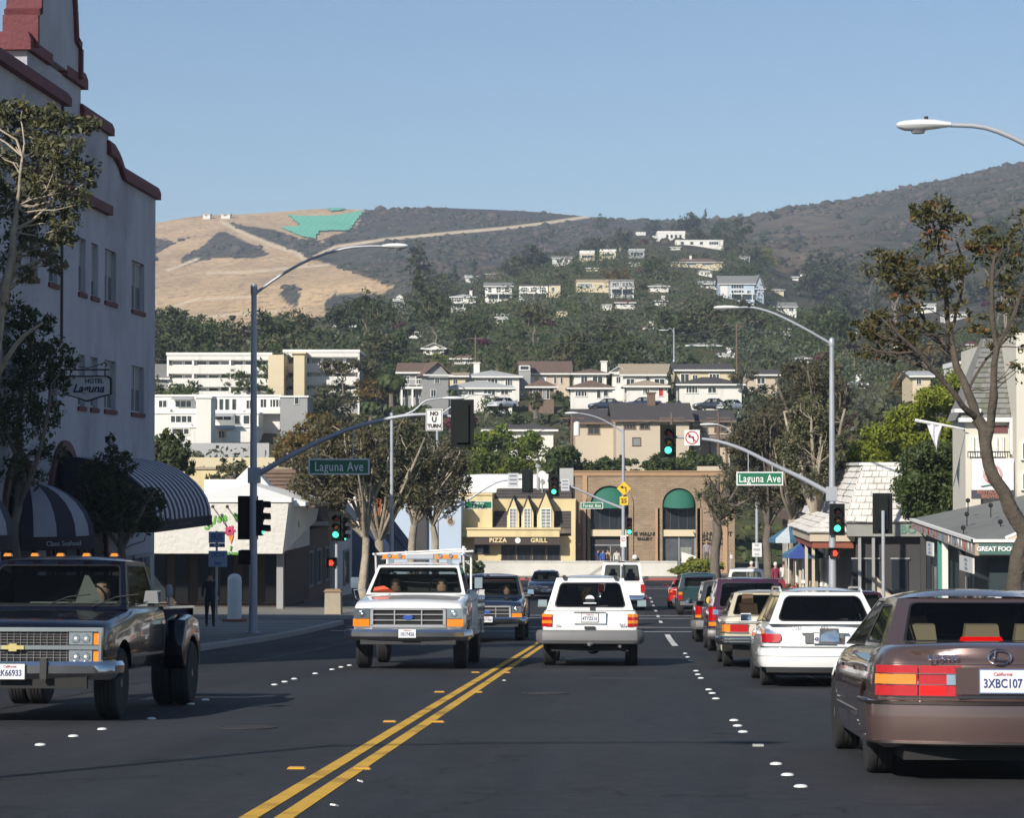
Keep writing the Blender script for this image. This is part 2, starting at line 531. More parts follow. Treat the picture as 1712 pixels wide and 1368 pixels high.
# scrub and boulders that break the far ground: one mass of low bushes
def scrub_field():
 rnd=np.random.RandomState(4)
 N=16000
 px=rnd.uniform(215,1740,N);D=rnd.uniform(1090,2005,N)
 I=np.clip(np.searchsorted(TD,D)-1,0,n0-2);J=np.clip(np.searchsorted(TPX,px)-1,0,n1-2)
 keep=(~m_tan[I,J]) & (~m_grn[I,J]) & (trail[I,J]<.1) & (road2[I,J]<.1)
 dens=vnoise(XG[I,J]/60,YG[I,J]/60,8)
 keep &= (dens>rnd.uniform(.25,.8,N))
 I,J=I[keep],J[keep]
 n=len(I)
 base=np.stack([XG[I,J],YG[I,J],ZG[I,J]],-1)+rnd.normal(0,1.5,(n,3))*np.array([1,1,0])
 s=rnd.uniform(.8,2.6,n)*np.where(rnd.rand(n)>.95,2.0,1)
 ico=bmesh.new();bmesh.ops.create_icosphere(ico,subdivisions=1,radius=1)
 iv=np.array([v.co[:] for v in ico.verts]);iff=np.array([[v.index for v in f.verts] for f in ico.faces])
 ico.free()
 vv=base[:,None,:]+(iv[None]*(1+rnd.uniform(-.35,.35,(n,len(iv),1))))*s[:,None,None]*np.array([1.2,1.2,.75])
 ff=iff[None]+(np.arange(n)*len(iv))[:,None,None]
 o=mesh_np('chaparral_scrub',vv.reshape(-1,3),ff.reshape(-1,3),
    [mat('scrub_green',(.045,.05,.028),.95,var=.5,scale=.05,spec=.1),mat('scrub_brown',(.085,.068,.052),.95,var=.4,scale=.05,spec=.1)],
    mi=np.repeat(rnd.rand(n)>.55,len(iff)).astype(int),smooth=True)
 tag(o,'low grey green chaparral bushes spread over the far hillsides','scrub',kind='stuff')
scrub_field()
# ------------------------------------------------------------------ street
KL,KR=-9.8,7.2          # kerb lines left and right
YJ=164.5                  # far side of the junction
S0,S1Y=83.0,89.5        # side street on both sides
def asphalt():
 m,nt,b=_nodes('asphalt')
 b.inputs['Specular IOR Level'].default_value=.28
 tc=nt.nodes.new('ShaderNodeTexCoord')
 def noise(sc,det=4,st=None):
  n=nt.nodes.new('ShaderNodeTexNoise');n.inputs['Scale'].default_value=sc;n.inputs['Detail'].default_value=det
  if st:
   mp=nt.nodes.new('ShaderNodeMapping');mp.inputs['Scale'].default_value=st
   nt.links.new(tc.outputs['Object'],mp.inputs[0]);nt.links.new(mp.outputs[0],n.inputs['Vector'])
  else:nt.links.new(tc.outputs['Object'],n.inputs['Vector'])
  return n.outputs['Fac']
 def ramp(f,a,c,o0=0,o1=1):
  r=nt.nodes.new('ShaderNodeMapRange');r.inputs[1].default_value=a;r.inputs[2].default_value=c
  r.inputs[3].default_value=o0;r.inputs[4].default_value=o1
  nt.links.new(f,r.inputs[0]);return r.outputs[0]
 def mix(f,a,c):
  x=nt.nodes.new('ShaderNodeMix');x.data_type='RGBA'
  for s,q in ((0,f),(6,a),(7,c)):
   if isinstance(q,tuple):x.inputs[s].default_value=rgba(q)
   else:nt.links.new(q,x.inputs[s])
  return x.outputs[2]
 c=mix(ramp(noise(38,3),.3,.7),(.014,.0155,.020),(.033,.035,.041))
 c=mix(ramp(noise(150,2),.62,.72,0,.55),c,(.09,.09,.09))
 c=mix(ramp(noise(5,6),.42,.7,0,.35),c,(.052,.053,.056))
 c=mix(ramp(noise(.5,5,(1.6,.10,1)),.42,.66,0,.5),c,(.010,.010,.012))     # tyre lanes and oil
 c=mix(ramp(noise(.16,6),.5,.7,0,.35),c,(.05,.05,.05))
 # tar filled cracks and long seams
 vo=nt.nodes.new('ShaderNodeTexVoronoi');vo.feature='DISTANCE_TO_EDGE';vo.inputs['Scale'].default_value=.22
 ad=nt.nodes.new('ShaderNodeMixRGB');ad.inputs[0].default_value=.12
 nz=nt.nodes.new('ShaderNodeTexNoise');nz.inputs['Scale'].default_value=1.3
 nt.links.new(tc.outputs['Object'],nz.inputs['Vector']);nt.links.new(tc.outputs['Object'],ad.inputs[1]);nt.links.new(nz.outputs['Color'],ad.inputs[2]);ad.blend_type='ADD';ad.inputs[0].default_value=1.4
 nt.links.new(ad.outputs[0],vo.inputs['Vector'])
 c=mix(ramp(vo.outputs['Distance'],.0,.006,.75,0),c,(.008,.008,.009))
 nt.links.new(c,b.inputs['Base Color'])
 nt.links.new(ramp(noise(.7,4,(1.5,.15,1)),.3,.7,.72,.92),b.inputs['Roughness'])
 bp=nt.nodes.new('ShaderNodeBump');bp.inputs['Strength'].default_value=.5;bp.inputs['Distance'].default_value=.012
 nt.links.new(noise(60,3),bp.inputs['Height']);nt.links.new(bp.outputs[0],b.inputs['Normal'])
 return m
M_asph=asphalt()
M_conc=mat('sidewalk_concrete',(.21,.20,.18),.9,var=.2,scale=.8,bump=.3,bscale=30,stain=.5)
M_kerb=mat('kerb_concrete',(.36,.34,.31),.9,var=.2,scale=2,bump=.2)
M_redk=mat('red_kerb_paint',(.35,.09,.07),.8,var=.25,scale=4)
M_yel=mat('yellow_road_paint',(.62,.36,.035),.8,var=.18,scale=7,stain=.8,bump=.2,bscale=60)
M_wht=mat('white_road_paint',(.62,.62,.60),.8,var=.2,scale=5,stain=.6)
M_dirt=mat('open_ground',(.20,.17,.12),.95,var=.3,scale=.2)
def sheet(x0,x1,y0,y1,dz,step=2.0,xs=None):
 ys=list(np.arange(y0,y1,step))+[y1]
 mb=MB()
 for i,y in enumerate(ys):pass
 V=[(x,y,R(y)+dz) for y in ys for x in (x0,x1)]
 Fs=[(2*i,2*i+1,2*i+3,2*i+2) for i in range(len(ys)-1)]
 return mb.add(V,Fs)
g=sheet(-900,900,-120,158,-.30,4.0).build('ground',M_dirt)
struct(g)
rd=MB()
a=sheet(KL-.05,KR+.05,-60,YJ,0);rd.add(a.v,a.f)
for x0,x1 in ((-70,KL-.05),(KR+.05,70)):
 a=sheet(x0,x1,S0,S1Y,0);rd.add(a.v,a.f)
 a=sheet(x0,x1,148,YJ,0);rd.add(a.v,a.f)
struct(rd.build('road',M_asph,smooth=True))
def pavement(name,outline_x,y0,y1,far_end=True,near_end=True,redk=False):
 """raised slab with a kerb along the road side"""
 xk,xo=outline_x
 sgn=1 if xo>xk else-1
 ys=list(np.arange(y0,y1,2.0))+[y1]
 mb=MB()
 xs=[xk+sgn*.16,xo]
 V=[]
 for y in ys:
  for x in xs:V.append((x,y,R(y)+.146))
 mb.add(V,[((2*i,2*i+1,2*i+3,2*i+2) if sgn>0 else (2*i+1,2*i,2*i+2,2*i+3)) for i in range(len(ys)-1)])
 o=mb.build(name,M_conc);struct(o)
 kb=MB()
 V=[]
 for y in ys:
  V+=[(xk,y,R(y)-.1),(xk,y,R(y)+.13),(xk+sgn*.02,y,R(y)+.15),(xk+sgn*.163,y,R(y)+.15)]
 fs=[]
 for i in range(len(ys)-1):
  for k in range(3):
   f=(4*i+k,4*i+k+1,4*i+k+5,4*i+k+4)
   fs.append(f if sgn>0 else tuple(reversed(f)))
 kb.add(V,fs)
 for e,ye,s2 in ((near_end,y0,-1),(far_end,y1,1)):
  if e:kb.box(((xk+xo)/2,ye+s2*.07,R(ye)+.024),(abs(xo-xk),.14,.25))
 kb.build('kerb',M_redk if redk else M_kerb,o)
 # dark joints cut across the slab as thin recessed strips
 jn=MB()
 for y in np.arange(max(y0,20)+1.5,y1,1.5 if y0>0 else 3.0):
  jn.box(((xk+xo)/2+sgn*.08,y,R(y)+.1475),(abs(xo-xk)-.4,.012,.004))
 jn.build('joint',mat('joint_dirt',(.07,.065,.06),.95),o)['kind']='stuff'
 return o
pavement('pavement',(KL,-22),-50,S0)
pavement('pavement',(KL,-22),S1Y,148)
pavement('pavement',(KR,26),-50,S0)
pavement('pavement',(KR,26),S1Y,148)
fp=MB()
fp.box((0,YJ+4.5,R(YJ)+.02),(150,9,.26));struct(fp.build('pavement',M_conc))
fk=MB().box((0,YJ-.08,R(YJ)+.03),(150,.16,.25)).build('kerb',M_redk);struct(fk)
# painted lines, 4 mm above the road
def strip(x0,x1,y0,y1,m,name='lane_line',dz=.004):
 o=sheet(x0,x1,y0,y1,dz,1.5).build(name,m);struct(o);return o
strip(-2.40,-2.28,-20,73,M_yel);strip(-2.18,-2.06,-20,73,M_yel)
strip(-2.40,-2.28,96,146,M_yel);strip(-2.18,-2.06,96,146,M_yel)
strip(1.20,1.36,61.5,73.5,M_wht)
strip(-5.26,-5.16,61.5,73.5,M_wht)
for y in (76,80.5):
 strip(KL+.4,KR-.4,y,y+.3,M_wht,'crosswalk_line',.008)
for y in (91,94.5):
 strip(KL+.4,KR-.4,y,y+.3,M_wht,'crosswalk_line',.008)
for y0 in (84,91,98.5,106,113,120):strip(1.22,1.34,y0+1.5,y0+4.2,M_wht,dz=.012)
for y in (143,146.5):strip(KL+.4,KR-.4,y,y+.3,M_wht,'crosswalk_line',.008)
strip(-.1,.25,62,71,mat('worn_paint',(.085,.085,.083),.85,var=.3,scale=3),'worn_marking')
# turn arrow in the far lane
# asphalt seams and patches
for (x0,x1,y0,y1) in ((-.55,.5,38.6,38.9),):
 strip(x0,x1,y0,y1,mat('road_patch',(.06,.06,.06),.85,var=.3,scale=6),'road_patch')
M_dot=mat('ceramic_marker',(.78,.78,.76),.35,var=.06,scale=9,stain=.25)
M_adot=mat('amber_marker',(.55,.28,.03),.4,var=.15,scale=9)
dotp=MB().lathe([(.052,0),(.05,.008),(.036,.016),(.015,.019),(1e-5,.02)],12)
DOTS=[]
dm=None
def dot(x,y,label):
 global dm
 if dm is None:
  o=dotp.build('road_marker',M_dot,smooth=True);dm=o
 else:
  o=dm.copy();COL.objects.link(o)
 o.location=(x,y,R(y));o.rotation_euler=(-slope(y)*-1,0,0)
 tag(o,label,'road marker','round white markers along the lane lines')
def yof(py):
 lo,hi=10.,140.
 for _ in range(40):
  mid=(lo+hi)/2
  if HOR+(CAMZ-R(mid))*FPX/(mid*1.0)>py:lo=mid
  else:hi=mid
 return lo
names=['first','second','third','fourth','fifth','sixth','seventh','eighth','ninth','tenth','eleventh','twelfth','thirteenth','fourteenth','fifteenth','sixteenth','seventeenth','eighteenth','nineteenth','twentieth']
k=0
for px,py in ((1337,1312),(1315,1293),(1296,1275),(1241,1222),(1232,1212),(1226,1203),(1196,1167),(1190,1158),(1184,1152),(1171,1133),(1166,1127),(1163,1121),(1153,1104),(1149,1098),(1145,1092)):
 y=yof(py);dot(x_at(px,y),y,f'{names[k]} white domed marker of the right lane line, counted from the nearest');k+=1
k=0
for px,py in ((70,1250),(125,1235),(173,1223),(255,1205),(320,1180),(345,1173),(460,1147),(477,1142),(493,1137),(528,1128),(556,1121),(571,1117),(585,1114)):
 y=yof(py);dot(x_at(px,y),y,f'{names[k]} white domed marker of the left lane line, counted from the nearest');k+=1
rp=MB().box((0,0,.009),(.1,.1,.018),ty=.5).build('reflector',mat('lane_reflector',(.35,.35,.33),.4))
rp.location=(x_at(1266,yof(1245)),yof(1245),R(yof(1245)));tag(rp,'single square reflector between dots of the right lane line','road marker')
# iron covers, a trench patch and tar seams in the near lanes
for i,(X,Y) in enumerate(((-3.9,24.5),(-1.1,33),(3.4,30))):
 o=MB().lathe([(.33,0),(.33,.006),(.27,.006),(.27,.003),(.001,.003)],24,(0,0,.003)).build('manhole_cover',mat('cast_iron',(.035,.03,.028),.7,var=.3,scale=9,bump=.5,bscale=40))
 o.location=(X,Y,R(Y));o.rotation_euler=(math.atan(R(Y+1)-R(Y)),0,0)
 tag(o,['round iron cover in the oncoming lane before the black pickup','round iron cover in the middle lane behind the white SUV','round iron cover between the bronze sedan and the white estate'][i],'manhole cover')
M_TAR=mat('tar_seam',(.009,.009,.01),.5,var=.2)
for (x0,y0,y1) in ((3.02,30,72),(-7.4,12,72)):strip(x0,x0+.035,y0,y1,M_TAR,'tar_seam')
k=0
for py,pxs in ((1287,(497,606)),(1208,(652,732)),(1158,(735,798)),(1125,(795,846))):
 for j,px in enumerate(pxs):
  y=yof(py)
  o=MB().box((0,0,.008),(.15,.1,.016),ty=.6,tx=.8).build('amber_reflector',M_adot)
  o.location=(x_at(px,y),y,R(y))
  tag(o,f'amber road reflector {["left", "right"][j]} of the double yellow line, {names[k]} pair from the viewer','road marker','amber reflectors flanking the yellow line')
 k+=1
# litter specks on the lane
for i,(px,py) in enumerate(((603,1309),(560,1350),(843,1139))):
 y=yof(py)
 o=MB().box((0,0,.008),(.03,.05,.012),rot=(0,.3,.5*i+.4)).build('litter',mat('paper_scrap',(.6,.6,.58),.8));o.location=(x_at(px,y),y,R(y)+.003)
 tag(o,['scrap of white litter right of the yellow line, nearest the camera but one','tiny scrap of white litter at the bottom of the road','small pale scrap beside the yellow line near the white pickup truck'][i],'litter')
# ------------------------------------------------------------------ vegetation
def leafmat(name,c1,c2,c3=None,trans=.25):
 if name in _M:return _M[name]
 m,nt,b=_nodes(name)
 b.inputs['Roughness'].default_value=.55;b.inputs['Specular IOR Level'].default_value=.3
 at=nt.nodes.new('ShaderNodeAttribute');at.attribute_name='tone'
 cr=nt.nodes.new('ShaderNodeValToRGB')
 cr.color_ramp.elements[0].color=rgba(c1);cr.color_ramp.elements[1].color=rgba(c2)
 if c3:
  cr.color_ramp.elements[1].position=.8
  e=cr.color_ramp.elements.new(.95);e.color=rgba(c3)
 nt.links.new(at.outputs['Fac'],cr.inputs[0])
 nt.links.new(cr.outputs[0],b.inputs['Base Color'])
 tl=nt.nodes.new('ShaderNodeBsdfTranslucent');nt.links.new(cr.outputs[0],tl.inputs[0])
 ms=nt.nodes.new('ShaderNodeMixShader');ms.inputs[0].default_value=trans
 nt.links.new(b.outputs[0],ms.inputs[1]);nt.links.new(tl.outputs[0],ms.inputs[2])
 nt.links.new(ms.outputs[0],nt.nodes['Material Output'].inputs['Surface'])
 _M[name]=m
 return m
L_DARK=leafmat('leaf_dark',(.034,.050,.021),(.086,.105,.042))
L_MID=leafmat('leaf_mid',(.038,.06,.019),(.10,.13,.04))
L_OLIVE=leafmat('leaf_olive',(.056,.064,.034),(.13,.132,.065),(.19,.15,.07))
L_LEFT=leafmat('leaf_soft_olive',(.05,.062,.03),(.14,.14,.07),(.2,.16,.08))
L_GREY=leafmat('leaf_grey_green',(.055,.07,.042),(.13,.145,.09))
L_BRITE=leafmat('leaf_bright',(.06,.10,.014),(.16,.21,.03),(.24,.25,.04))
L_FICUS=leafmat('leaf_ficus',(.04,.066,.014),(.14,.17,.025),(.25,.24,.03))
L_RUST=leafmat('leaf_rusty',(.075,.065,.02),(.20,.13,.03),(.26,.12,.03))
L_BROWN=leafmat('leaf_brownish',(.052,.052,.03),(.115,.105,.055),(.18,.13,.065))
L_PURP=leafmat('leaf_bougainvillea',(.06,.02,.03),(.18,.035,.07),(.05,.06,.02))
L_YEL=leafmat('leaf_yellow_green',(.12,.15,.02),(.26,.28,.04))
L_RED=leafmat('leaf_red_tipped',(.045,.055,.02),(.12,.105,.035),(.24,.08,.035))
B_PALE=mat('bark_pale',(.36,.31,.24),.9,var=.55,scale=3.2,bump=.8,bscale=14,detail=8,stain=.6)
B_GREY=mat('bark_grey',(.15,.125,.10),.95,var=.5,scale=3,bump=.9,bscale=12,detail=8)
B_MID=mat('bark_mid',(.22,.185,.145),.95,var=.5,scale=1,bump=.8,bscale=6)
B_DARK=mat('bark_dark',(.08,.065,.05),.95,var=.45,scale=3,bump=.8,bscale=12)
def leaves_np(rnd,clumps,size,asp=.45,sub=.38,tone_sh=.25,flat=.35,tuft=26):
 """clumps: (centre, radii, n) -> quads. Leaves gather in tufts inside each clump."""
 Vs=[];T=[]
 for c,r,n in clumps:
  n=int(n)
  if n<4:continue
  nt=max(3,n // tuft)
  d=rnd.normal(size=(nt,3));d /= np.linalg.norm(d,axis=1)[:,None]
  rad=rnd.uniform(.35,1,(nt,1)) ** .5
  tc=d*rad*np.array(r)
  ttone=rnd.uniform(0,1,nt)
  w=rnd.randint(0,nt,n)
  p=tc[w]+rnd.normal(size=(n,3))*np.array(r)*sub*.6+np.array(c)
  nrm=rnd.normal(size=(n,3))+d[w]*.7+np.array([0,0,flat]);nrm /= np.linalg.norm(nrm,axis=1)[:,None]
  a=np.cross(nrm,rnd.normal(size=(n,3)));a /= np.linalg.norm(a,axis=1)[:,None]+1e-9
  b=np.cross(nrm,a)
  s=size*rnd.uniform(.35,1.6,(n,1))
  q=np.stack([p-a*s,p+b*s*asp,p+a*s,p-b*s*asp],1)
  Vs.append(q);T.append(np.clip(ttone[w]*(1-tone_sh)+rnd.uniform(-.1,1.1,n)*tone_sh,0,1))
 V=np.concatenate(Vs).reshape(-1,3);n=len(V) // 4
 return V,np.arange(n*4).reshape(n,4),np.concatenate(T)
def tree_obj(name,label,loc,limbs,clumps,lm,bm,leaf,seed=0,group=None,cat='tree',trunk='trunk',**kw):
 """limbs: list of (points, radii) local; clumps local"""
 rnd=np.random.RandomState(seed)
 root=thing(name,label,cat,loc,group=group)
 if limbs:
  tb=MB()
  for pts,rad in limbs:
   i0=len(tb.v);tb.tube(pts,rad,10 if rad[0]>.06 else 5)
   if rad[0]>.05:    # knots and flutes
    nn=10 if rad[0]>.06 else 5
    for q in range(i0,len(tb.v)):
     r_=rad[min((q-i0)//nn,len(rad)-1)]*.16;v_=tb.v[q]
     tb.v[q]=(v_[0]+rnd.uniform(-r_,r_),v_[1]+rnd.uniform(-r_,r_),v_[2]+rnd.uniform(-r_,r_))
  tb.build(trunk,bm,root,smooth=True,angle=60)
 V,F_,T=leaves_np(rnd,clumps,leaf,**kw)
 mesh_np('crown',V,F_,lm,root,fattr={'tone':T})
 return root
def wobble(rnd,a,b,n,amt):
 a=Vector(a);b=Vector(b);L=(b-a).length
 out=[a]
 off=Vector((0,0,0))
 for i in range(1,n):
  off+=Vector([rnd.uniform(-1,1)*amt*L/n for _ in range(3)])
  t=i/n
  out.append(a.lerp(b,t)+off*math.sin(PI*t)**.5)
 out.append(b)
 return out
def branching(rnd,base,top,r0,spread,levels,nb,first=.45,amt=.5,up=.6):
 """a trunk that forks; returns limbs and tip points"""
 limbs=[];tips=[]
 def grow(a,dirv,L,r,lv):
  a=Vector(a)
  b=a+dirv*L
  pts=wobble(rnd,a,b,4,amt)
  limbs.append((pts,[r,r*.92,r*.84,r*.76,r*.68]))
  if lv==0:
   tips.append(b);return
  k=nb if lv>1 else 2
  a0=rnd.uniform(0,2*PI)
  for i in range(k):
   an=a0+2*PI*i/k+rnd.uniform(-.5,.5)
   sp=spread*rnd.uniform(.6,1.2)
   side=Vector((math.cos(an),math.sin(an),0))
   d=(dirv*(1-sp*.4)+side*sp+Vector((0,0,up*.3))).normalized()
   grow(b,d,L*rnd.uniform(.62,.85),r*.62,lv-1)
 base=Vector(base);top=Vector(top)
 grow(base,(top-base).normalized(),(top-base).length*first,r0,levels)
 return limbs,tips
# ---- prototypes for the hillside (unit: metres, base at origin)
def proto(kind,seed):
 r=random.Random(seed)
 if kind=='broad':      # wide rounded crown near the ground
  H,W=8.5,9.5
  cl=[]
  for i in range(13):
   a=r.uniform(0,2*PI);q=r.uniform(0,1)**.5*W*.34
   z=H*r.uniform(.38,.78)-q*.25
   cl.append(((math.cos(a)*q,math.sin(a)*q,z),(r.uniform(1.4,2.4),r.uniform(1.4,2.4),r.uniform(1.1,1.9)),150))
  for i in range(6):
   a=i*PI/3;cl.append(((math.cos(a)*W*.33,math.sin(a)*W*.33,H*.3),(1.7,1.7,1.6),90))
  limbs,_=branching(r,(0,0,0),(0,0,H*.5),.3,.7,1,3)
  return limbs,cl,.32
 if kind=='tall':       # eucalyptus: bare lower trunk and stacked uneven crown
  H=15
  limbs,tips=branching(r,(0,0,0),(r.uniform(-1,1),0,H),.24,.42,2,3,first=.42,amt=.3)
  cl=[]
  for t in tips:
   for q in range(3):
    cl.append(((t.x*.8+r.uniform(-1.2,1.2),t.y*.8+r.uniform(-1.2,1.2),t.z-r.uniform(-.8,3.6)),(r.uniform(1.5,2.4),r.uniform(1.5,2.4),r.uniform(1.1,1.9)),120))
  return limbs,cl,.36
 if kind=='cone':       # cypress or pine
  H=12
  cl=[]
  for i in range(16):
   t=i/15;z=1.2+t*(H-1.5);w=(1-t)**.8*2.6+.35
   a=r.uniform(0,2*PI)
   cl.append(((math.cos(a)*w*.35,math.sin(a)*w*.35,z),(w*.8,w*.8,1.0),90))
  return [([(0,0,0),(0,0,H*.9)],[.25,.05])],cl,.28
 if kind=='bush':
  cl=[]
  for i in range(9):
   a=r.uniform(0,2*PI);q=r.uniform(0,1.5)
   cl.append(((math.cos(a)*q,math.sin(a)*q,r.uniform(.7,1.9)),(r.uniform(.8,1.3),r.uniform(.8,1.3),r.uniform(.6,1.0)),80))
  return [],cl,.2
 if kind=='flat':       # spreading, layered crown on leaning stems
  H=8
  limbs,tips=branching(r,(0,0,0),(r.uniform(-.5,.5),0,H),.2,.8,2,4,first=.4,amt=.5,up=.2)
  cl=[((t.x*1.15,t.y*1.15,min(t.z,H*.95)),(r.uniform(1.3,2.0),r.uniform(1.3,2.0),r.uniform(.6,1.0)),150) for t in tips]
  return limbs,cl,.3
KINDS={}
def kind_proto(key,kind,seed,lm,bm,word):
 limbs,cl,ls=proto(kind,seed)
 KINDS[key]=(limbs,cl,ls,lm,bm,word,seed)
kind_proto('broad_dark','broad',1,L_DARK,B_GREY,'dark green broad crowned')
kind_proto('broad_mid','broad',2,L_MID,B_GREY,'leaf green rounded')
kind_proto('broad_olive','broad',3,L_OLIVE,B_GREY,'olive green rounded')
kind_proto('broad_grey','broad',4,L_GREY,B_PALE,'grey green soft')
kind_proto('tall_dark','tall',5,L_DARK,B_MID,'tall dark')
kind_proto('tall_olive','tall',6,L_OLIVE,B_MID,'tall olive')
kind_proto('tall_mid','tall',7,L_MID,B_GREY,'tall mid green')
kind_proto('cone_dark','cone',8,L_DARK,B_DARK,'pointed dark')
kind_proto('bush_mid','bush',9,L_MID,B_GREY,'low bushy green')
kind_proto('bush_olive','bush',10,L_OLIVE,B_GREY,'low bushy olive')
kind_proto('flat_olive','flat',11,L_OLIVE,B_MID,'spreading olive green')
kind_proto('flat_brown','flat',12,L_BROWN,B_MID,'brownish thin crowned')
kind_proto('broad_rust','broad',13,L_RUST,B_GREY,'rusty orange leaved')
kind_proto('broad_yel','broad',14,L_YEL,B_GREY,'yellow green glowing')
kind_proto('bush_purple','bush',15,L_PURP,B_GREY,'purple flowering')
kind_proto('broad_dark2','broad',16,L_DARK,B_GREY,'dark green dense')
kind_proto('broad_mid2','broad',17,L_MID,B_GREY,'green full crowned')
PROT={}
def plant(key,loc,size,label,rz=0,sxy=1.0,group=None,cat='tree'):
 """size: height scale relative to the prototype"""
 limbs,cl,ls,lm,bm,word,seed=KINDS[key]
 nm='shrub' if key.startswith('bush') else 'tree'
 if nm=='shrub':cat='shrub'
 if key not in PROT:
  o=tree_obj(nm,label,loc,limbs,cl,lm,bm,ls,seed)
  PROT[key]=o;CH[o]=list(o.children)
 else:
  o=bpy.data.objects.new(nm,None);COL.objects.link(o)
  for c in CH[PROT[key]]:
   d=c.copy();COL.objects.link(d);d.parent=o
  tag(o,label,cat)
 o.location=loc;o.rotation_euler=(0,0,rz);o.scale=(size*sxy,size*sxy,size)
 tag(o,label,cat)
 if group:o['group']=group
 return o
def frond_mesh(rnd,n,L,droop,leaf,up0=.9,dens=16):
 vs=[];fs=[]
 for i in range(n):
  az=2*PI*i/n*2.4+rnd.uniform(-.2,.2)
  el=rnd.uniform(-.35,up0)
  L_=L*rnd.uniform(.8,1.1)
  d=Vector((math.cos(az),math.sin(az),0));s=Vector((-math.sin(az),math.cos(az),0))
  p=Vector((0,0,0));e=el
  step=L_/dens
  for k in range(dens):
   q=p+(d*math.cos(e)+Vector((0,0,1))*math.sin(e))*step
   e-=droop/dens*(1+k/dens)
   w=leaf*math.sin(PI*(k+1.5)/(dens+2))**.6
   for sg in (-1,1):
    o=len(vs)
    tip=q+s*sg*w+d*math.cos(e)*w*.5+Vector((0,0,-w*.45))
    vs+=[tuple(p),tuple(q),tuple(tip),tuple(p.lerp(q,.2)+s*sg*w*.3)]
    fs.append((o,o+1,o+2,o+3))
   p=q
 return vs,fs
def palm(loc,H,L,label,seed=0,tr=.28,n=38,droop=1.6,lm=None):
 rnd=random.Random(seed)
 root=thing('palm_tree',label,'palm tree',loc)
 MB().tube([(0,0,0),(rnd.uniform(-.1,.1)*H*.2,0,H*.5),(0,0,H)],[tr*1.25,tr,tr*.9],8).build('trunk',B_GREY,root,smooth=True)
 vs,fs=frond_mesh(rnd,n,L,droop,L*.22)
 o=mesh_np('crown',np.array(vs)+np.array([0,0,H]),fs,lm or L_DARK,root,fattr={'tone':np.random.RandomState(seed).rand(len(fs))})
 return root
def hit(px,py):
 """first hillside point seen through a picture point, as (X, Y, Z, D)"""
 j=int(np.clip(np.searchsorted(TPX,px),0,len(TPX)-1))
 col=HOR-(ZG[:,j]-CAMZ)*FPX/TD
 i=int(np.argmax(col<=py)) if (col<=py).any() else len(TD)-14
 D=TD[i]
 p=PD(px,col[i],D)
 return p.x,p.y,float(ZG[i,j]),D
# ---- trees drawn after the photograph: limbs and clumps given as picture points at a distance
def pic_tree(name,label,Y,base,limbs,clumps,lm,bm,leaf,seed,depth=1.0,twigs=True,per=1.0,group=None,lw=1.0,**kw):
 rnd=random.Random(seed)
 b0=P(base[0],base[1],Y)
 b0.z=(R(Y)+.14) if Y<158 else b0.z
 def loc3(px,py,dy=0):
  q=P(px,py,Y+dy);return q-b0
 LB=[]
 nodes=[]
 for l in limbs:
  pts=[loc3(a,b,dy) for a,b,dy,w in l];rad=[w*Y/FPX/2*lw for a,b,dy,w in l]
  # refine with a slight wander
  P2=[];R2=[]
  for i in range(len(pts)-1):
   for t in (0,.5):
    q=pts[i].lerp(pts[i+1],t)
    if t:q=q+Vector([rnd.uniform(-.5,.5)*rad[i] for _ in range(3)])
    P2.append(q);R2.append(rad[i]*(1-t)+rad[i+1]*t)
  P2.append(pts[-1]);R2.append(rad[-1])
  LB.append((P2,R2));nodes+=P2
 CL=[]
 for c in clumps:
  px,py,rx,ry,n=c[:5];dy=c[5] if len(c)>5 else rnd.uniform(-1,1)*rx*Y/FPX*depth*.6
  ctr=loc3(px,py,dy)
  R_=(rx*Y/FPX,rx*Y/FPX*depth,ry*Y/FPX)
  CL.append((tuple(ctr),R_,n*per))
  if twigs and nodes:
   for k in range(4):
    nr=min(nodes,key=lambda q:(q-ctr).length*rnd.uniform(.6,1.5)+(0 if q.z<ctr.z else 1.5))
    e=ctr+Vector([rnd.uniform(-.7,.7)*R_[j] for j in range(3)])
    r0=max(.012,min(.05,(e-nr).length*.018))
    LB.append((wobble(rnd,nr,e,4,.5),[r0,r0*.85,r0*.7,r0*.5,r0*.3]))
 return tree_obj(name,label,b0,LB,CL,lm,bm,leaf,seed,group=group,**kw)
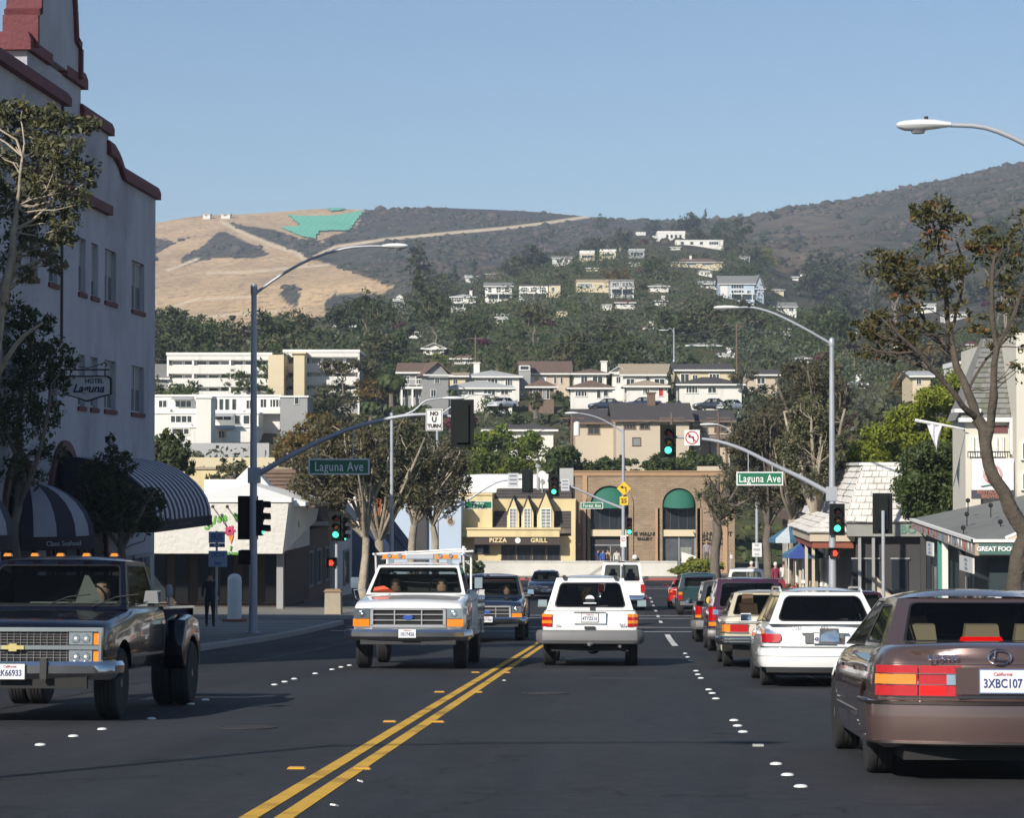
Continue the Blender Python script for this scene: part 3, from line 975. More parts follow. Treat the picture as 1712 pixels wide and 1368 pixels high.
# right hand street tree with long bare limbs
pic_tree('street_tree','tall sparse street tree with long bare dark limbs by the steak restaurant',52,(1700,1000),
 [[(1702,1010,0,40),(1697,960,0,36),(1706,915,0,33),(1712,885,0,32),(1690,850,0,30),(1662,800,0,28),(1648,745,0,27),(1634,700,.1,24)],
 [(1634,700,.1,20),(1618,655,.2,17),(1600,615,.3,15),(1590,560,.4,12),(1583,500,.4,10),(1578,460,.5,8),(1570,410,.5,6),(1562,370,.5,4)],
 [(1648,745,0,22),(1658,690,-.2,17),(1662,640,-.3,15),(1668,580,-.3,13),(1660,530,-.4,11),(1660,470,-.5,9),(1664,430,-.5,6)],
 [(1634,700,.1,14),(1610,680,-.3,12),(1580,640,-.5,11),(1545,600,-.8,10),(1520,575,-1,8),(1490,545,-1.1,5)],
 [(1600,615,.3,11),(1585,580,.8,9),(1560,555,1,8),(1530,510,1.1,6),(1500,470,1.2,4)],
 [(1590,560,.4,8),(1600,520,.8,7),(1610,480,1,6),(1612,440,1,5),(1600,400,1,4)],
 [(1668,580,-.3,9),(1690,540,-.5,8),(1705,500,-.6,7),(1720,460,-.8,5)],
 [(1618,655,.2,7),(1650,600,1,6),(1690,560,1.3,5)],
 [(1583,500,.4,6),(1560,460,.2,5),(1545,430,.1,4)]],
 [(1570,350,30,22,500),(1540,360,24,20,300),(1600,375,26,22,350),(1625,400,22,20,200),(1560,400,30,24,350),(1475,440,32,24,420),(1500,460,34,26,450),(1520,500,32,26,380),
 (1555,470,34,30,420),(1585,450,32,26,380),(1610,440,24,22,260),(1655,400,34,20,420),(1675,420,34,24,420),(1645,415,22,16,220),(1705,380,20,26,230),(1690,470,34,30,380),(1700,510,30,26,280),
 (1470,545,34,28,430),(1445,555,26,22,280),(1500,560,34,28,380),(1530,555,26,24,240),(1490,590,34,18,280),(1450,585,24,16,160),(1570,540,22,20,130),(1630,540,26,22,180),(1645,570,20,20,120),(1710,560,26,24,180),(1700,620,20,20,90),(1600,500,26,24,200),(1520,430,22,18,180)],
 L_RED,B_DARK,.055,21,per=.85,tone_sh=.45,sub=.26,tuft=15,lw=.8)
# pale trunked tree in front of the hotel, two stems
pic_tree('street_tree','pale trunked street tree reaching above the hotel windows at the left edge',46,(-28,1040),
 [[(-28,1050,0,34),(-25,850,0,28),(-18,650,0,24),(-6,540,0,22),(4,490,0,20),(22,430,.2,17),(40,390,.3,14),(66,345,.4,11),(80,300,.4,7),(95,255,.4,4)],
 [(-6,540,0,16),(6,500,-.2,15),(14,450,-.3,13),(20,400,-.4,12),(24,370,-.4,9),(30,320,-.5,6),(35,260,-.6,4)],
 [(4,490,0,10),(30,470,.8,8),(70,430,1,6),(100,390,1.2,4)],
 [(-18,650,0,12),(10,600,-.5,9),(40,560,-.8,7),(70,540,-1,4)]],
 [(20,185,34,24,700),(60,190,36,22,750),(105,205,36,20,700),(145,205,26,14,420),(-10,200,36,30,500),(0,250,40,34,800),(50,240,40,30,900),(100,250,38,28,850),(130,285,32,26,650),(75,300,42,32,850),(20,310,40,34,800),
 (-10,340,36,36,600),(120,330,30,22,480),(60,350,40,26,600),(100,370,34,24,550),(110,400,22,18,240),(30,380,34,30,450),(70,410,36,24,500),(90,440,22,18,240),(0,420,36,36,480),(40,460,26,18,220),(-8,500,36,30,400),(150,300,14,12,120)],
 L_LEFT,B_PALE,.052,22,per=.8,sub=.25,tuft=15)
pic_tree('street_tree','thin dark street tree beside the hotel sign, crown half way up the wall',53,(24,1000),
 [[(26,1010,0,20),(24,900,0,17),(30,850,0,15),(36,780,0,13),(32,720,0,11),(40,640,.2,9),(50,580,.2,6),(60,530,.2,4)],
 [(30,850,0,10),(55,790,-.5,8),(75,720,-.6,6),(85,660,-.7,4)],
 [(36,780,0,8),(10,720,-.3,7),(-5,640,-.4,5)]],
 [(30,530,32,24,420),(60,540,28,20,330),(10,560,34,30,500),(50,580,38,30,620),(95,590,28,24,400),(120,600,14,18,140),(20,620,40,34,680),(70,625,38,30,620),(100,640,22,22,260),(30,680,44,34,750),(80,690,32,28,450),(5,720,40,30,480),(50,740,42,28,500),(85,760,24,22,220),
 (20,780,34,22,300),(60,800,22,16,120),(0,650,34,34,400)],
 L_DARK,B_GREY,.052,23,per=1.15,sub=.25,tuft=15)
pic_tree('street_tree','low dark bushy street tree overlapping the striped arched awning',57.4,(205,1000),
 [[(205,1010,0,16),(204,920,0,14),(200,870,0,11),(190,820,0,8),(182,770,0,5)],
 [(204,920,0,9),(235,860,-.4,7),(260,820,-.4,4)],[(204,920,0,8),(160,860,.3,6),(140,800,.3,4)]],
 [(185,745,12,20,160),(175,780,26,24,420),(150,790,22,18,260),(205,775,22,20,300),(190,820,34,28,620),(235,835,34,24,520),(260,830,18,16,180),(145,830,24,22,320),(170,865,34,24,520),(215,870,36,24,560),(250,870,28,20,320),(125,860,16,16,120),(270,850,12,12,70)],
 L_DARK,B_GREY,.052,24,per=1.5,sub=.25,tuft=15)
# street trees on the left pavement beyond the side street, pale forked trunks
def multi(label,Y,px,base,top,crown,seed,fork,nst=5,n=1500,lm=L_OLIVE,bm=B_PALE,w0=22):
 rnd=random.Random(seed)
 limbs=[[(px,base,0,w0),(px+rnd.uniform(-3,3),(base+fork)/2,0,w0*.85),(px+fork_dx(seed),fork,0,w0*.8)]]
 x0=px+fork_dx(seed)
 cx0,cx1,cy0,cy1=crown
 for i in range(nst):
  tx=cx0+(cx1-cx0)*(i+.5+rnd.uniform(-.25,.25))/nst
  dy=rnd.uniform(-1.6,1.6)
  ty=cy0+(cy1-cy0)*rnd.uniform(.15,.5)
  mx=x0+(tx-x0)*.45+rnd.uniform(-6,6);my=fork+(ty-fork)*.45
  limbs.append([(x0,fork,0,w0*.5),(mx,my,dy*.4,w0*.38),(x0+(tx-x0)*.8,fork+(ty-fork)*.75,dy*.8,w0*.26),(tx,ty,dy,w0*.14)])
  for k in range(2):
   ex=mx+rnd.uniform(-30,30);ey=my-rnd.uniform(25,50)
   limbs.append([(mx,my,dy*.4,w0*.26),((mx+ex)/2+rnd.uniform(-4,4),(my+ey)/2,dy*.5,w0*.18),(ex,ey,dy*.6+rnd.uniform(-.8,.8),w0*.08)])
 for i in range(6 if seed<41 else 2):
  tx=cx0+(cx1-cx0)*rnd.uniform(.15,.85);ty=cy0+(cy1-cy0)*rnd.uniform(.2,.6);dy=-rnd.uniform(1.2,2.4)
  limbs.append([(x0,fork,0,w0*.35),(x0+(tx-x0)*.5+rnd.uniform(-6,6),fork+(ty-fork)*.5,dy*.7,w0*.26),(tx,ty,dy,w0*.12)])
 cl=[]
 m=42
 for i in range(m):
  a=rnd.uniform(0,2*PI);q=rnd.uniform(0,1)**.5
  cl.append(((cx0+cx1)/2+math.cos(a)*q*(cx1-cx0)*.42,(cy0+cy1)/2+math.sin(a)*q*(cy1-cy0)*.40,(cx1-cx0)*.12,(cy1-cy0)*.13,n*1.8/m*rnd.uniform(.6,1.4),rnd.uniform(-2,2)))
 return pic_tree('street_tree',label,Y,(px,base),limbs,cl,lm,bm,.085,seed,sub=.3,tuft=18,group='street trees along the pavements')
def fork_dx(seed):return {31:0,32:0,33:4,34:-4}.get(seed,2)
multi('pale trunked street tree nearest behind the left green signal',101,612,1010,690,(470,660,695,855),31,900,6,7600,lm=L_BROWN,w0=17)
multi('pale forked street tree directly behind the white pickup light bar',109,634,1005,690,(560,740,685,850),32,905,7,8600,lm=L_OLIVE,w0=20)
multi('slimmer street tree right of the white pickup rack',128,688,985,700,(640,790,715,870),33,880,5,6400,lm=L_BROWN,w0=16)
multi('thin leaning street tree next to the cream pizza building',140,728,975,760,(660,785,760,860),34,880,4,3400,w0=12)
# right pavement trees
multi('leaning bare trunked tree before the tan brick building corner',150,1196,965,780,(1165,1290,770,880),41,870,5,4200,lm=L_OLIVE,bm=B_GREY,w0=18)
multi('tall shaggy tree behind the right street name sign',128,1282,985,700,(1215,1370,660,850),42,880,6,8200,lm=L_BROWN,bm=B_GREY,w0=16)
multi('white barked tree left of the right signal pole',112,1322,1000,600,(1280,1400,700,850),43,870,5,6500,lm=L_OLIVE,w0=16)
multi('pale peeling trunk tree just left of the right signal pole, mottled trunk',108,1360,1000,600,(1300,1425,650,830),44,860,6,7500,lm=L_OLIVE,w0=22)
multi('large brownish tree rising behind the right traffic pole',135,1385,980,580,(1285,1430,590,750),45,830,6,7000,lm=L_BROWN,bm=B_GREY,w0=20)
def mound(name,label,Y,base,pts,lm,leaf,seed,cat='tree',trunkw=30,per=1.0,**kw):
 return pic_tree(name,label,Y,base,[[(base[0],base[1],0,trunkw),(base[0],sum(q[1] for q in pts)/len(pts),0,trunkw*.6)]],pts,lm,B_GREY,leaf,seed,twigs=False,per=per,sub=.42,**kw)
# big clipped ficus sloping up behind the steak restaurant
rn=random.Random(5)
pts=[]
for i in range(46):
 t=rn.uniform(0,1)
 px=1430+215*t;top=748-152*t**.85
 py=top+10+rn.uniform(0,1)**1.4*(50+60*t)
 pts.append((px,py,22,14,620,rn.uniform(-2.5,1.5)))
mound('ficus_tree','huge clipped ficus sloping up towards the right behind the shingled shop',112,(1560,985),pts,leafmat('leaf_ficus_top',(.10,.14,.016),(.24,.27,.03),(.30,.29,.04)),.085,51,per=1.7)
pts=[]
for i in range(34):
 a=rn.uniform(0,2*PI);q=rn.uniform(0,1)**.5
 pts.append((1562+math.cos(a)*q*50,808+math.sin(a)*q*66,24,18,560,rn.uniform(-1,1)))
mound('ficus_tree','dark green dense tree between the white shingled roof and the steak restaurant',92,(1560,1000),pts,L_MID,.085,52,per=1.4)
# rounded canopies behind the pizza building
def dome(label,Y,px,base,x0,x1,y0,y1,lm,seed,n=9000,leaf=.16):
 r_=random.Random(seed);pts=[]
 m=30
 for i in range(m):
  u=r_.uniform(-1,1);v=r_.uniform(0,1)
  h=(1-abs(u)**2.2)**.5
  pts.append(((x0+x1)/2+u*(x1-x0)*.44,y1-(y1-y0)*(.15+.72*v*h),(x1-x0)*.10,(y1-y0)*.16,n/m,r_.uniform(-2.5,2.5)*max(.2,h)))
 return mound('canopy_tree',label,Y,(px,base),pts,lm,leaf,seed)
dome('dark rounded broad canopy tree right behind the pizza building roof',196,865,900,770,968,728,815,L_FICUS,61,10000)
dome('bright yellow green canopy tree above the darker one behind the pizza building',212,840,880,775,905,708,760,L_BRITE,62,7000)
dome('low round green tree between pizza building and brick parapet',190,950,900,905,990,745,800,L_MID,63,4500)
dome('round green tree behind the brick parapet, left of the luminaire pole',192,1030,900,985,1078,762,800,L_MID,64,4500)
dome('wide green hedge tree showing over the brick parapet right of the pole',194,1135,900,1072,1222,752,800,L_MID,65,7000)
dome('dark green tree beside the hotel corner above the white restaurant',118,280,1000,245,322,715,800,L_DARK,66,4200,.14)
dome('orange tinged shrub tree below the white apartment block',215,520,880,465,600,690,780,L_RUST,67,6500,.17)
dome('thin olive tree between the lamp pole and the grey retaining wall',165,385,900,345,430,765,822,L_OLIVE,68,1500,.14)
dome('green hedge growing over the planter wall by the brick building',166,1175,968,1120,1215,932,962,L_YEL,69,3500,.12)
dome('small shrub on the cream planter beside the white pickup',166,790,962,765,812,935,962,L_MID,70,1500,.12)
# ------------------------------------------------------------------ buildings
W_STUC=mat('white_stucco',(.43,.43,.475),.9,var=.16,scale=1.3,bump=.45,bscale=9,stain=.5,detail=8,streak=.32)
W_WHITE=mat('white_wall_paint',(.72,.70,.65),.85,var=.07,scale=.4,bump=.15,bscale=12,stain=.22,streak=.3)
W_CREAM=mat('cream_wall_paint',(.62,.53,.36),.85,var=.08,scale=.4,bump=.15,bscale=12,stain=.25)
W_YELL=mat('pale_yellow_stucco',(.66,.54,.30),.85,var=.07,scale=.5,bump=.15,bscale=10,stain=.22,streak=.35)
W_BEIGE=mat('beige_wall',(.52,.44,.34),.85,var=.08,scale=.4,stain=.25)
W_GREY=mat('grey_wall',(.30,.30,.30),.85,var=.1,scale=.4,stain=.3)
W_BLUE=mat('pale_blue_siding',(.42,.50,.60),.8,var=.08,scale=.4)
W_BROWN=mat('brown_wall',(.17,.12,.09),.85,var=.2,scale=.6)
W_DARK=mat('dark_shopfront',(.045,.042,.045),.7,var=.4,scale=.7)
W_RETAIN=mat('grey_retaining_wall',(.40,.40,.40),.9,var=.1,scale=.3,stain=.45)
RF_RED=mat('red_roof_tile',(.125,.025,.031),.75,var=.22,scale=1.6,bump=.5,bscale=10,stain=.3)
RF_BROWN=mat('brown_shingle',(.15,.10,.075),.9,var=.3,scale=2.2,bump=.6,bscale=6)
RF_DK=mat('dark_shingle',(.065,.058,.056),.9,var=.3,scale=2.2,bump=.6,bscale=6)
RF_GREY=mat('grey_shingle',(.20,.20,.19),.9,var=.22,scale=2.5,bump=.5,bscale=6)
RF_TAN=mat('tan_shingle',(.34,.28,.20),.9,var=.2,scale=2,bump=.4,bscale=6)
RF_LGREY=mat('light_grey_roof',(.40,.41,.40),.85,var=.12,scale=1,stain=.3)
RF_WHITE=mat('white_roof_coating',(.75,.74,.71),.8,var=.06,scale=.6,stain=.3)
TR_WHITE=mat('white_trim',(.74,.73,.70),.6,var=.05,scale=2)
TR_DARK=mat('dark_trim',(.05,.04,.04),.6,var=.2,scale=2)
G_WIN=mat('window_glass',(.025,.032,.04),.06,spec=.7,var=.3,scale=.5)
G_BLIND=mat('window_with_blind',(.22,.23,.23),.25,spec=.6,var=.3,scale=.6)
M_BLACK=mat('matt_black',(.015,.015,.016),.6,var=.2,scale=3)
M_GALV=mat('galvanised_steel',(.42,.43,.44),.45,metal=.35,var=.12,scale=3,stain=.3)
M_GOLD=mat('gold_letter',(.75,.62,.32),.4,var=.05)
M_LET=mat('white_letter',(.78,.78,.76),.5,var=.04)
M_RED=mat('red_paint',(.45,.03,.025),.5,var=.15)
HREG=[]      # what stands on the hillside, for planting round it
def win(mb_parent,x,z,w,h,y=0.0,fn=None,frame=TR_WHITE,pane=None,t=.06,mull=0,name='window',cross=0):
 """framed window standing proud of a wall whose face is y=0 (towards -y)"""
 f=MB()
 b=max(.05,min(.12,w*.09))
 f.box((x,y-.03,z+h/2-b/2),(w,.10,b)).box((x,y-.03,z-h/2+b/2),(w+.06,.14,b))
 f.box((x-w/2+b/2,y-.03,z),(b,.10,h-2*b)).box((x+w/2-b/2,y-.03,z),(b,.10,h-2*b))
 for i in range(mull):
  f.box((x-w/2+w*(i+1)/(mull+1),y-.025,z),(b*.7,.06,h-2*b))
 for i in range(cross):
  f.box((x,y-.022,z-h/2+h*(i+1)/(cross+1)),(w-2*b,.05,b*.6))
 o=f.build(name,frame,mb_parent)
 p=MB().box((x,y-.008,z),(w-2*b+.004,.02,h-2*b+.004)).build('pane',pane or G_WIN,o)
 if fn:
  for q in (o,p):
   for v in q.data.vertices:v.co=fn(v.co.copy())
 return o
def roof_mesh(kind,w,d,h,rh,ov=.45,t=.16):
 """roof over a w x d plan whose front is y=0; ridge along x unless gable_front"""
 m=MB()
 x0,x1,y0,y1=-w/2-ov,w/2+ov,-ov,d+ov
 if kind=='flat':
  m.box((0,d/2,h+rh/2),(w+2*ov,d+2*ov,max(rh,.15)))
  return m
 if kind=='gable':
  A=[(x0,y0,h),(x1,y0,h),(x1,(y0+y1)/2,h+rh),(x0,(y0+y1)/2,h+rh),(x0,y1,h),(x1,y1,h)]
  top=[(0,1,2,3),(3,2,5,4)]
 elif kind=='front':
  A=[(x0,y0,h),(x0,y1,h),(0,y1,h+rh),(0,y0,h+rh),(x1,y1,h),(x1,y0,h)]
  top=[(0,3,2,1),(3,5,4,2)]
 else:
  k=min(w,d)/2+ov
  if w>=d:
   A=[(x0,y0,h),(x1,y0,h),(x1,y1,h),(x0,y1,h),(x0+k,(y0+y1)/2,h+rh),(x1-k,(y0+y1)/2,h+rh)]
   top=[(0,1,5,4),(2,3,4,5),(3,0,4),(1,2,5)]
  else:
   A=[(x0,y0,h),(x1,y0,h),(x1,y1,h),(x0,y1,h),(0,y0+k,h+rh),(0,y1-k,h+rh)]
   top=[(0,1,4),(1,2,5,4),(2,3,5),(3,0,4,5)]
 n=len(A)
 B=[(a[0],a[1],a[2]-t) for a in A]
 fs=list(top)+[tuple(i+n for i in reversed(f)) for f in top]
 ed={}
 for f in top:
  for i in range(len(f)):
   e=(f[i],f[(i+1) % len(f)])
   ed[e]=1
 for (a,b) in list(ed):
  if (b,a) not in ed:fs.append((a,a+n,b+n,b))
 m.add(A+B,fs)
 return m
def house(label,x0,x1,ye,yt,yb,D=None,depth=9,roof='hip',wall=W_WHITE,rf=RF_GREY,wins=(),yaw=0,short=None,deck=None,cat='house',
   name='house',chim=None,posts=None,stilts=0,trim=TR_WHITE,hitpx=None,extra=None,gable_h=None):
 """a house fitted to picture rows: ye eave, yt ridge, yb ground, between columns x0..x1"""
 pc=(x0+x1)/2
 if D is None:
  hx,hy,hz,D=hit(pc,yb)
 s=D/FPX
 w=(x1-x0)*s;h=(yb-ye)*s;rh=max(.12,(ye-yt)*s)
 p=PD(pc,yb,D)
 if D>500:p.z+=.7 if D<1500 else-2.0
 b=thing(name,label,cat,p,(0,0,YAW+yaw))
 # walls
 wb=MB();wb.mm((-w/2,0,-3.5 if D<420 else-2.2),(w/2,depth,h))
 if roof=='gable':
  for sx in (-1,1):wb.panel([(0,0),(depth,0),(depth/2,rh*.92)],th=.2,fn=lambda v,sx=sx:Vector((sx*(w/2-.1)+(v.y-.1),v.x,h+v.z-.01)))
 if roof=='front':
  wb.panel([(-w/2,0),(w/2,0),(0,rh*.95)],th=.2,fn=lambda v:Vector((v.x,v.y,h+v.z-.01)))
 wb.build('wall',wall,b)
 ro=roof_mesh(roof,w,depth,h,rh,ov=.12 if roof=='flat' else .5).build('roof',rf,b)
 if roof != 'flat':
  MB().mm((-w/2-.5,-.56,h-.22),(w/2+.5,-.46,h-.02)).build('fascia',trim,b)
 if chim is not None:
  MB().mm((chim*w-.4,depth*.4,h-.2),(chim*w+.4,depth*.4+.7,h+rh+.9)).mm((chim*w-.5,depth*.4-.1,h+rh+.9),(chim*w+.5,depth*.4+.8,h+rh+1.05)).build('chimney',W_WHITE if wall is not W_BEIGE else RF_BROWN,ro)
 for wd in wins:
  u0,u1,v0,v1=wd[:4]
  mull=wd[4] if len(wd)>4 else 1
  win(b,(-.5+(u0+u1)/2)*w,(v0+v1)/2*h,(u1-u0)*w,(v1-v0)*h,frame=trim,mull=mull,pane=(wd[5] if len(wd)>5 else None))
 if deck is not None:
  v,out,u0,u1=deck
  dm_=MB().mm(((u0-.5)*w,-out,v*h-.25),((u1-.5)*w,-.02,v*h)).build('deck',trim,b)
  rl=MB().mm(((u0-.5)*w,-out,v*h+.9),((u1-.5)*w,-out+.08,v*h+1.0))
  n=max(3,int((u1-u0)*w/1.0))
  for i in range(n+1):
   rl.mm(((u0-.5)*w+(u1-u0)*w*i/n-.03,-out+.01,v*h),((u0-.5)*w+(u1-u0)*w*i/n+.03,-out+.07,v*h+.95))
  rl.build('railing',trim,b)
  for i in range(3):
   xx=(u0-.5)*w+.3+((u1-u0)*w-.6)*i/2
   MB().mm((xx-.12,-out+.1,-3.5),(xx+.12,-out+.34,v*h-.25)).build('post',trim,b)
 HREG.append((short or cat,x0,x1,yt,yb,D))
 return b
# --- street of houses across the valley slope
house('grey two gabled house with brown shingle roof beside the palm',668,712,622,604,668,300,9,'gable',W_GREY,RF_BROWN,[(.15,.4,.55,.85,1),(.6,.85,.55,.85,1),(.1,.3,.05,.38),(.42,.62,.05,.38),(.72,.92,.05,.38)],short='two gabled grey house',deck=(.45,1.2,0,1))
house('grey gable ended house wing with small attic window',712,750,626,604,668,297,9,'front',W_GREY,RF_BROWN,[(.38,.6,.62,.86),(.2,.45,.1,.4)],short='grey gable wing',yaw=.25)
house('long white house with low pale grey hip roof and chimney',776,868,629,617,650,318,8,'hip',W_WHITE,RF_LGREY,[(.06,.2,.3,.85,2),(.42,.62,.3,.85,2),(.74,.88,.2,.85,2)],short='long white house',chim=-.28)
house('low white garage wing between grey house and long white house',752,778,628,621,652,316,7,'gable',W_CREAM,RF_TAN,[(.2,.5,.4,.8)],short='garage wing')
house('white bungalow with pale hip roof and porch in front of the long white house',748,856,648,636,664,300,6,'hip',W_WHITE,RF_LGREY,[(.08,.25,.15,.85,1),(.32,.42,.2,.8),(.55,.75,.1,.85,2),(.82,.95,.2,.8)],short='white porch bungalow')
house('beige two storey house with big brown roof and tiny white gable',875,952,624,601,668,325,10,'gable',W_BEIGE,RF_BROWN,[(.1,.24,.62,.86,0,TR_WHITE),(.34,.5,.62,.86,0,TR_WHITE),(.66,.72,.6,.88,0),(.8,.86,.6,.88,0)],short='beige two storey house')
house('dormer box with glass front on the brown roof of the beige house',867,887,610,606,640,322,4,'flat',W_GREY,RF_BROWN,[(.08,.92,.68,.97,0)],short='glass dormer',cat='dormer',name='dormer')
house('small white cottage with brown pyramid roof and white porch posts',884,926,646,633,668,300,6,'hip',W_BROWN,RF_BROWN,[(.55,.66,.0,.85,0,G_BLIND),(.7,.83,.0,.85,0),(.15,.4,.2,.7)],short='brown pyramid cottage')
house('white house with brown hip roof and recessed upper porch',960,1014,624,615,660,318,7,'hip',W_WHITE,RF_BROWN,[(.2,.42,.5,.88,1),(.55,.9,.5,.88,1)],short='brown hip white house',chim=.45)
house('little white house with gable porch and brown roof',954,1024,648,634,668,298,6,'hip',W_WHITE,RF_BROWN,[(.1,.4,.2,.78,3),(.62,.72,.1,.8,0),(.78,.9,.25,.8,0)],short='little gable porch house')
house('white two storey house under a broad tan shingle roof',1042,1117,626,606,662,315,8,'gable',W_WHITE,RF_TAN,[(.06,.26,.45,.82,1),(.5,.6,.5,.95,0),(.68,.94,.5,.82,1)],short='broad tan roof house')
house('white cottage with tan pyramid roof and red door',1048,1114,645,634,664,296,6,'hip',W_WHITE,RF_TAN,[(.4,.58,.3,.8,2),(.8,.93,.05,.8,0,M_RED)],short='tan pyramid cottage')
house('narrow white clapboard house left of the broad tan roof',1024,1044,622,612,660,317,8,'front',W_WHITE,RF_LGREY,[(.3,.7,.5,.8)],short='clapboard house')
house('long cream house with dark brown roof and white rake boards',1130,1222,618,606,660,320,9,'gable',W_CREAM,RF_DK,[(.08,.25,.45,.85,1),(.3,.4,.3,.8),(.6,.8,.4,.85,2)],short='dark roofed cream house')
house('lower dark roofed wing with white fascia below the long cream house',1136,1240,642,629,662,300,6,'hip',W_WHITE,RF_DK,[(.1,.3,.2,.85,3),(.45,.6,.2,.8)],short='dark roofed wing')
house('pale house peeping out right of the spreading olive tree',1250,1300,626,616,650,325,7,'gable',W_BEIGE,RF_DK,[(.3,.6,.3,.8)],short='half hidden pale house')
house('beige apartment house with dark brown roof and chimney above the hedge',1030,1152,702,671,775,235,11,'gable',W_BEIGE,RF_DK,[(.1,.27,.78,.98,3),(.32,.46,.78,.98,1),(.62,.72,.78,.98,0),(.22,.34,.4,.6,0,G_BLIND),(.04,.1,.04,.2,0)],short='beige apartment house',trim=W_BROWN,chim=.02)
house('lower right wing of the beige apartment house with deep balcony',1152,1222,703,684,775,240,9,'gable',W_BEIGE,RF_DK,[(.05,.45,.72,.96,1),(.6,.9,.72,.96,1)],short='apartment wing',trim=W_BROWN,deck=(.62,1.2,0,.95))
house('left wing of the beige apartment house behind the thin trees',962,1030,706,682,775,242,9,'gable',W_BEIGE,RF_DK,[(.3,.6,.7,.95,1)],short='left apartment wing',trim=W_BROWN)
house('low white house with long dark grey roof above the bright canopy',812,925,718,702,745,245,8,'hip',W_WHITE,RF_DK,[(.62,.74,.3,.85,1),(.2,.3,.3,.8)],short='long dark roofed house')
house('grey corner roofed house left of the white apartment block',240,278,632,606,662,305,9,'gable',W_GREY,RF_GREY,[(.3,.6,.3,.8)],short='grey corner house')
# --- hillside villas
house('white modernist villa with a row of tall windows near the hilltop',1100,1146,392,388,404,None,12,'flat',W_WHITE,RF_WHITE,[(.3,.4,.3,.85,0),(.46,.56,.3,.85,0),(.62,.72,.3,.85,0),(.78,.88,.3,.85,0)],short='white hilltop villa')
house('long white terrace wall with tiny openings below the hilltop villa',1130,1210,404,403,413,None,6,'flat',W_WHITE,RF_WHITE,[(.1,.18,.2,.8,0),(.3,.38,.2,.8,0),(.5,.58,.2,.8,0),(.7,.9,.2,.8,3)],short='white terrace wall',cat='terrace')
house('pale end pavilion left of the hilltop villa',1092,1102,398,396,405,None,8,'flat',W_WHITE,RF_WHITE,[(.2,.8,.3,.8)],short='end pavilion')
house('small white villa left of the hilltop villa',1064,1080,386,382,394,None,8,'flat',W_WHITE,RF_WHITE,[(.3,.7,.3,.8)],short='small white villa')
house('flat roofed villa with long pale parapet on the upper slope',1004,1030,424,419,434,None,9,'flat',W_CREAM,RF_WHITE,[(.1,.9,.35,.8,4)],short='flat roofed villa')
house('pale flat villa with balcony slab left of its twin',970,994,426,421,438,None,9,'flat',W_CREAM,RF_WHITE,[(.1,.9,.35,.8,3)],short='pale flat villa')
house('shadowy glass fronted villa under a wide flat roof',1052,1078,422,418,432,None,9,'flat',W_GREY,RF_LGREY,[(.08,.92,.2,.85,3)],short='glass fronted villa')
house('white house in the trees below the pale flat villa',924,956,434,429,444,None,8,'gable',W_WHITE,RF_GREY,[(.2,.5,.2,.8),(.6,.8,.2,.8)],short='white house in the trees')
house('long brown house with low red brown roof',812,868,460,455,470,None,8,'hip',W_BROWN,RF_BROWN,[(.2,.3,.2,.8),(.5,.6,.2,.8)],short='long brown house')
house('white cabin left of the long brown house',778,798,466,461,473,None,6,'gable',W_WHITE,RF_LGREY,[(.3,.7,.2,.8)],short='white cabin')
house('two storey white house with dark roof and balcony on stilts',811,856,482,474,504,None,9,'gable',W_WHITE,RF_GREY,[(.1,.25,.5,.9,0),(.4,.6,.5,.9,1),(.72,.9,.5,.9,0),(.1,.9,.03,.35,5)],short='white house on stilts',deck=(.42,2,0,1))
house('long low house with white deck on tall posts',868,916,482,480,501,None,8,'flat',W_WHITE,RF_DK,[(.06,.3,.45,.9,2),(.4,.62,.45,.9,2),(.7,.94,.45,.9,2)],short='long deck house',deck=(.35,2.5,0,1))
house('boxy cream house right of the long deck house',918,937,481,478,500,None,8,'flat',W_CREAM,RF_DK,[(.2,.5,.45,.85),(.6,.8,.1,.35)],short='boxy cream house')
house('wide cream house with blue tinted veranda',964,1018,475,471,490,None,9,'flat',W_CREAM,RF_TAN,[(.02,.5,.35,.85,7,G_BLIND),(.7,.8,.3,.7)],short='blue veranda house')
house('dark framed house with stacked white balconies',1020,1060,474,471,498,None,9,'flat',W_GREY,RF_GREY,[(.08,.4,.6,.92,2),(.5,.92,.6,.92,2),(.1,.9,.15,.4,4)],short='stacked balcony house',deck=(.48,2,0,1))
house('white two storey villa with grey hip roof and wrap around deck',754,795,500,494,519,None,9,'hip',W_WHITE,RF_LGREY,[(.12,.5,.55,.92,3),(.68,.9,.55,.92,1),(.1,.9,.08,.38,5)],short='wrap around deck villa',deck=(.46,1.6,0,1),chim=.3)
house('white gabled house on the ridge left of the tall eucalyptus',656,678,502,493,513,None,8,'front',W_WHITE,RF_GREY,[(.3,.7,.2,.7)],short='white gabled ridge house')
house('white house with grey roof just below the white gabled ridge house',658,682,517,511,528,None,8,'gable',W_WHITE,RF_GREY,[(.1,.9,.3,.75,4)],short='lower ridge house')
house('long ranch house with brown roof under the hilltop villa',1122,1208,441,433,448,None,9,'hip',W_CREAM,RF_BROWN,[(.3,.5,.25,.8,3),(.6,.8,.25,.8,3)],short='long ranch house',chim=-.1)
house('big pale blue house with three glazed balconies',1204,1262,478,462,504,None,11,'gable',W_BLUE,RF_GREY,[(.02,.22,.1,.9,1,W_WHITE),(.32,.7,.68,.95,4),(.32,.7,.38,.62,4),(.32,.7,.06,.3,4),(.78,.9,.3,.6)],short='pale blue house',deck=(.34,2,.28,.95))
house('steep gabled end of the pale blue house',1262,1278,486,462,506,None,12,'front',W_BLUE,RF_GREY,[(.3,.6,.4,.7)],short='blue gable end',yaw=.2)
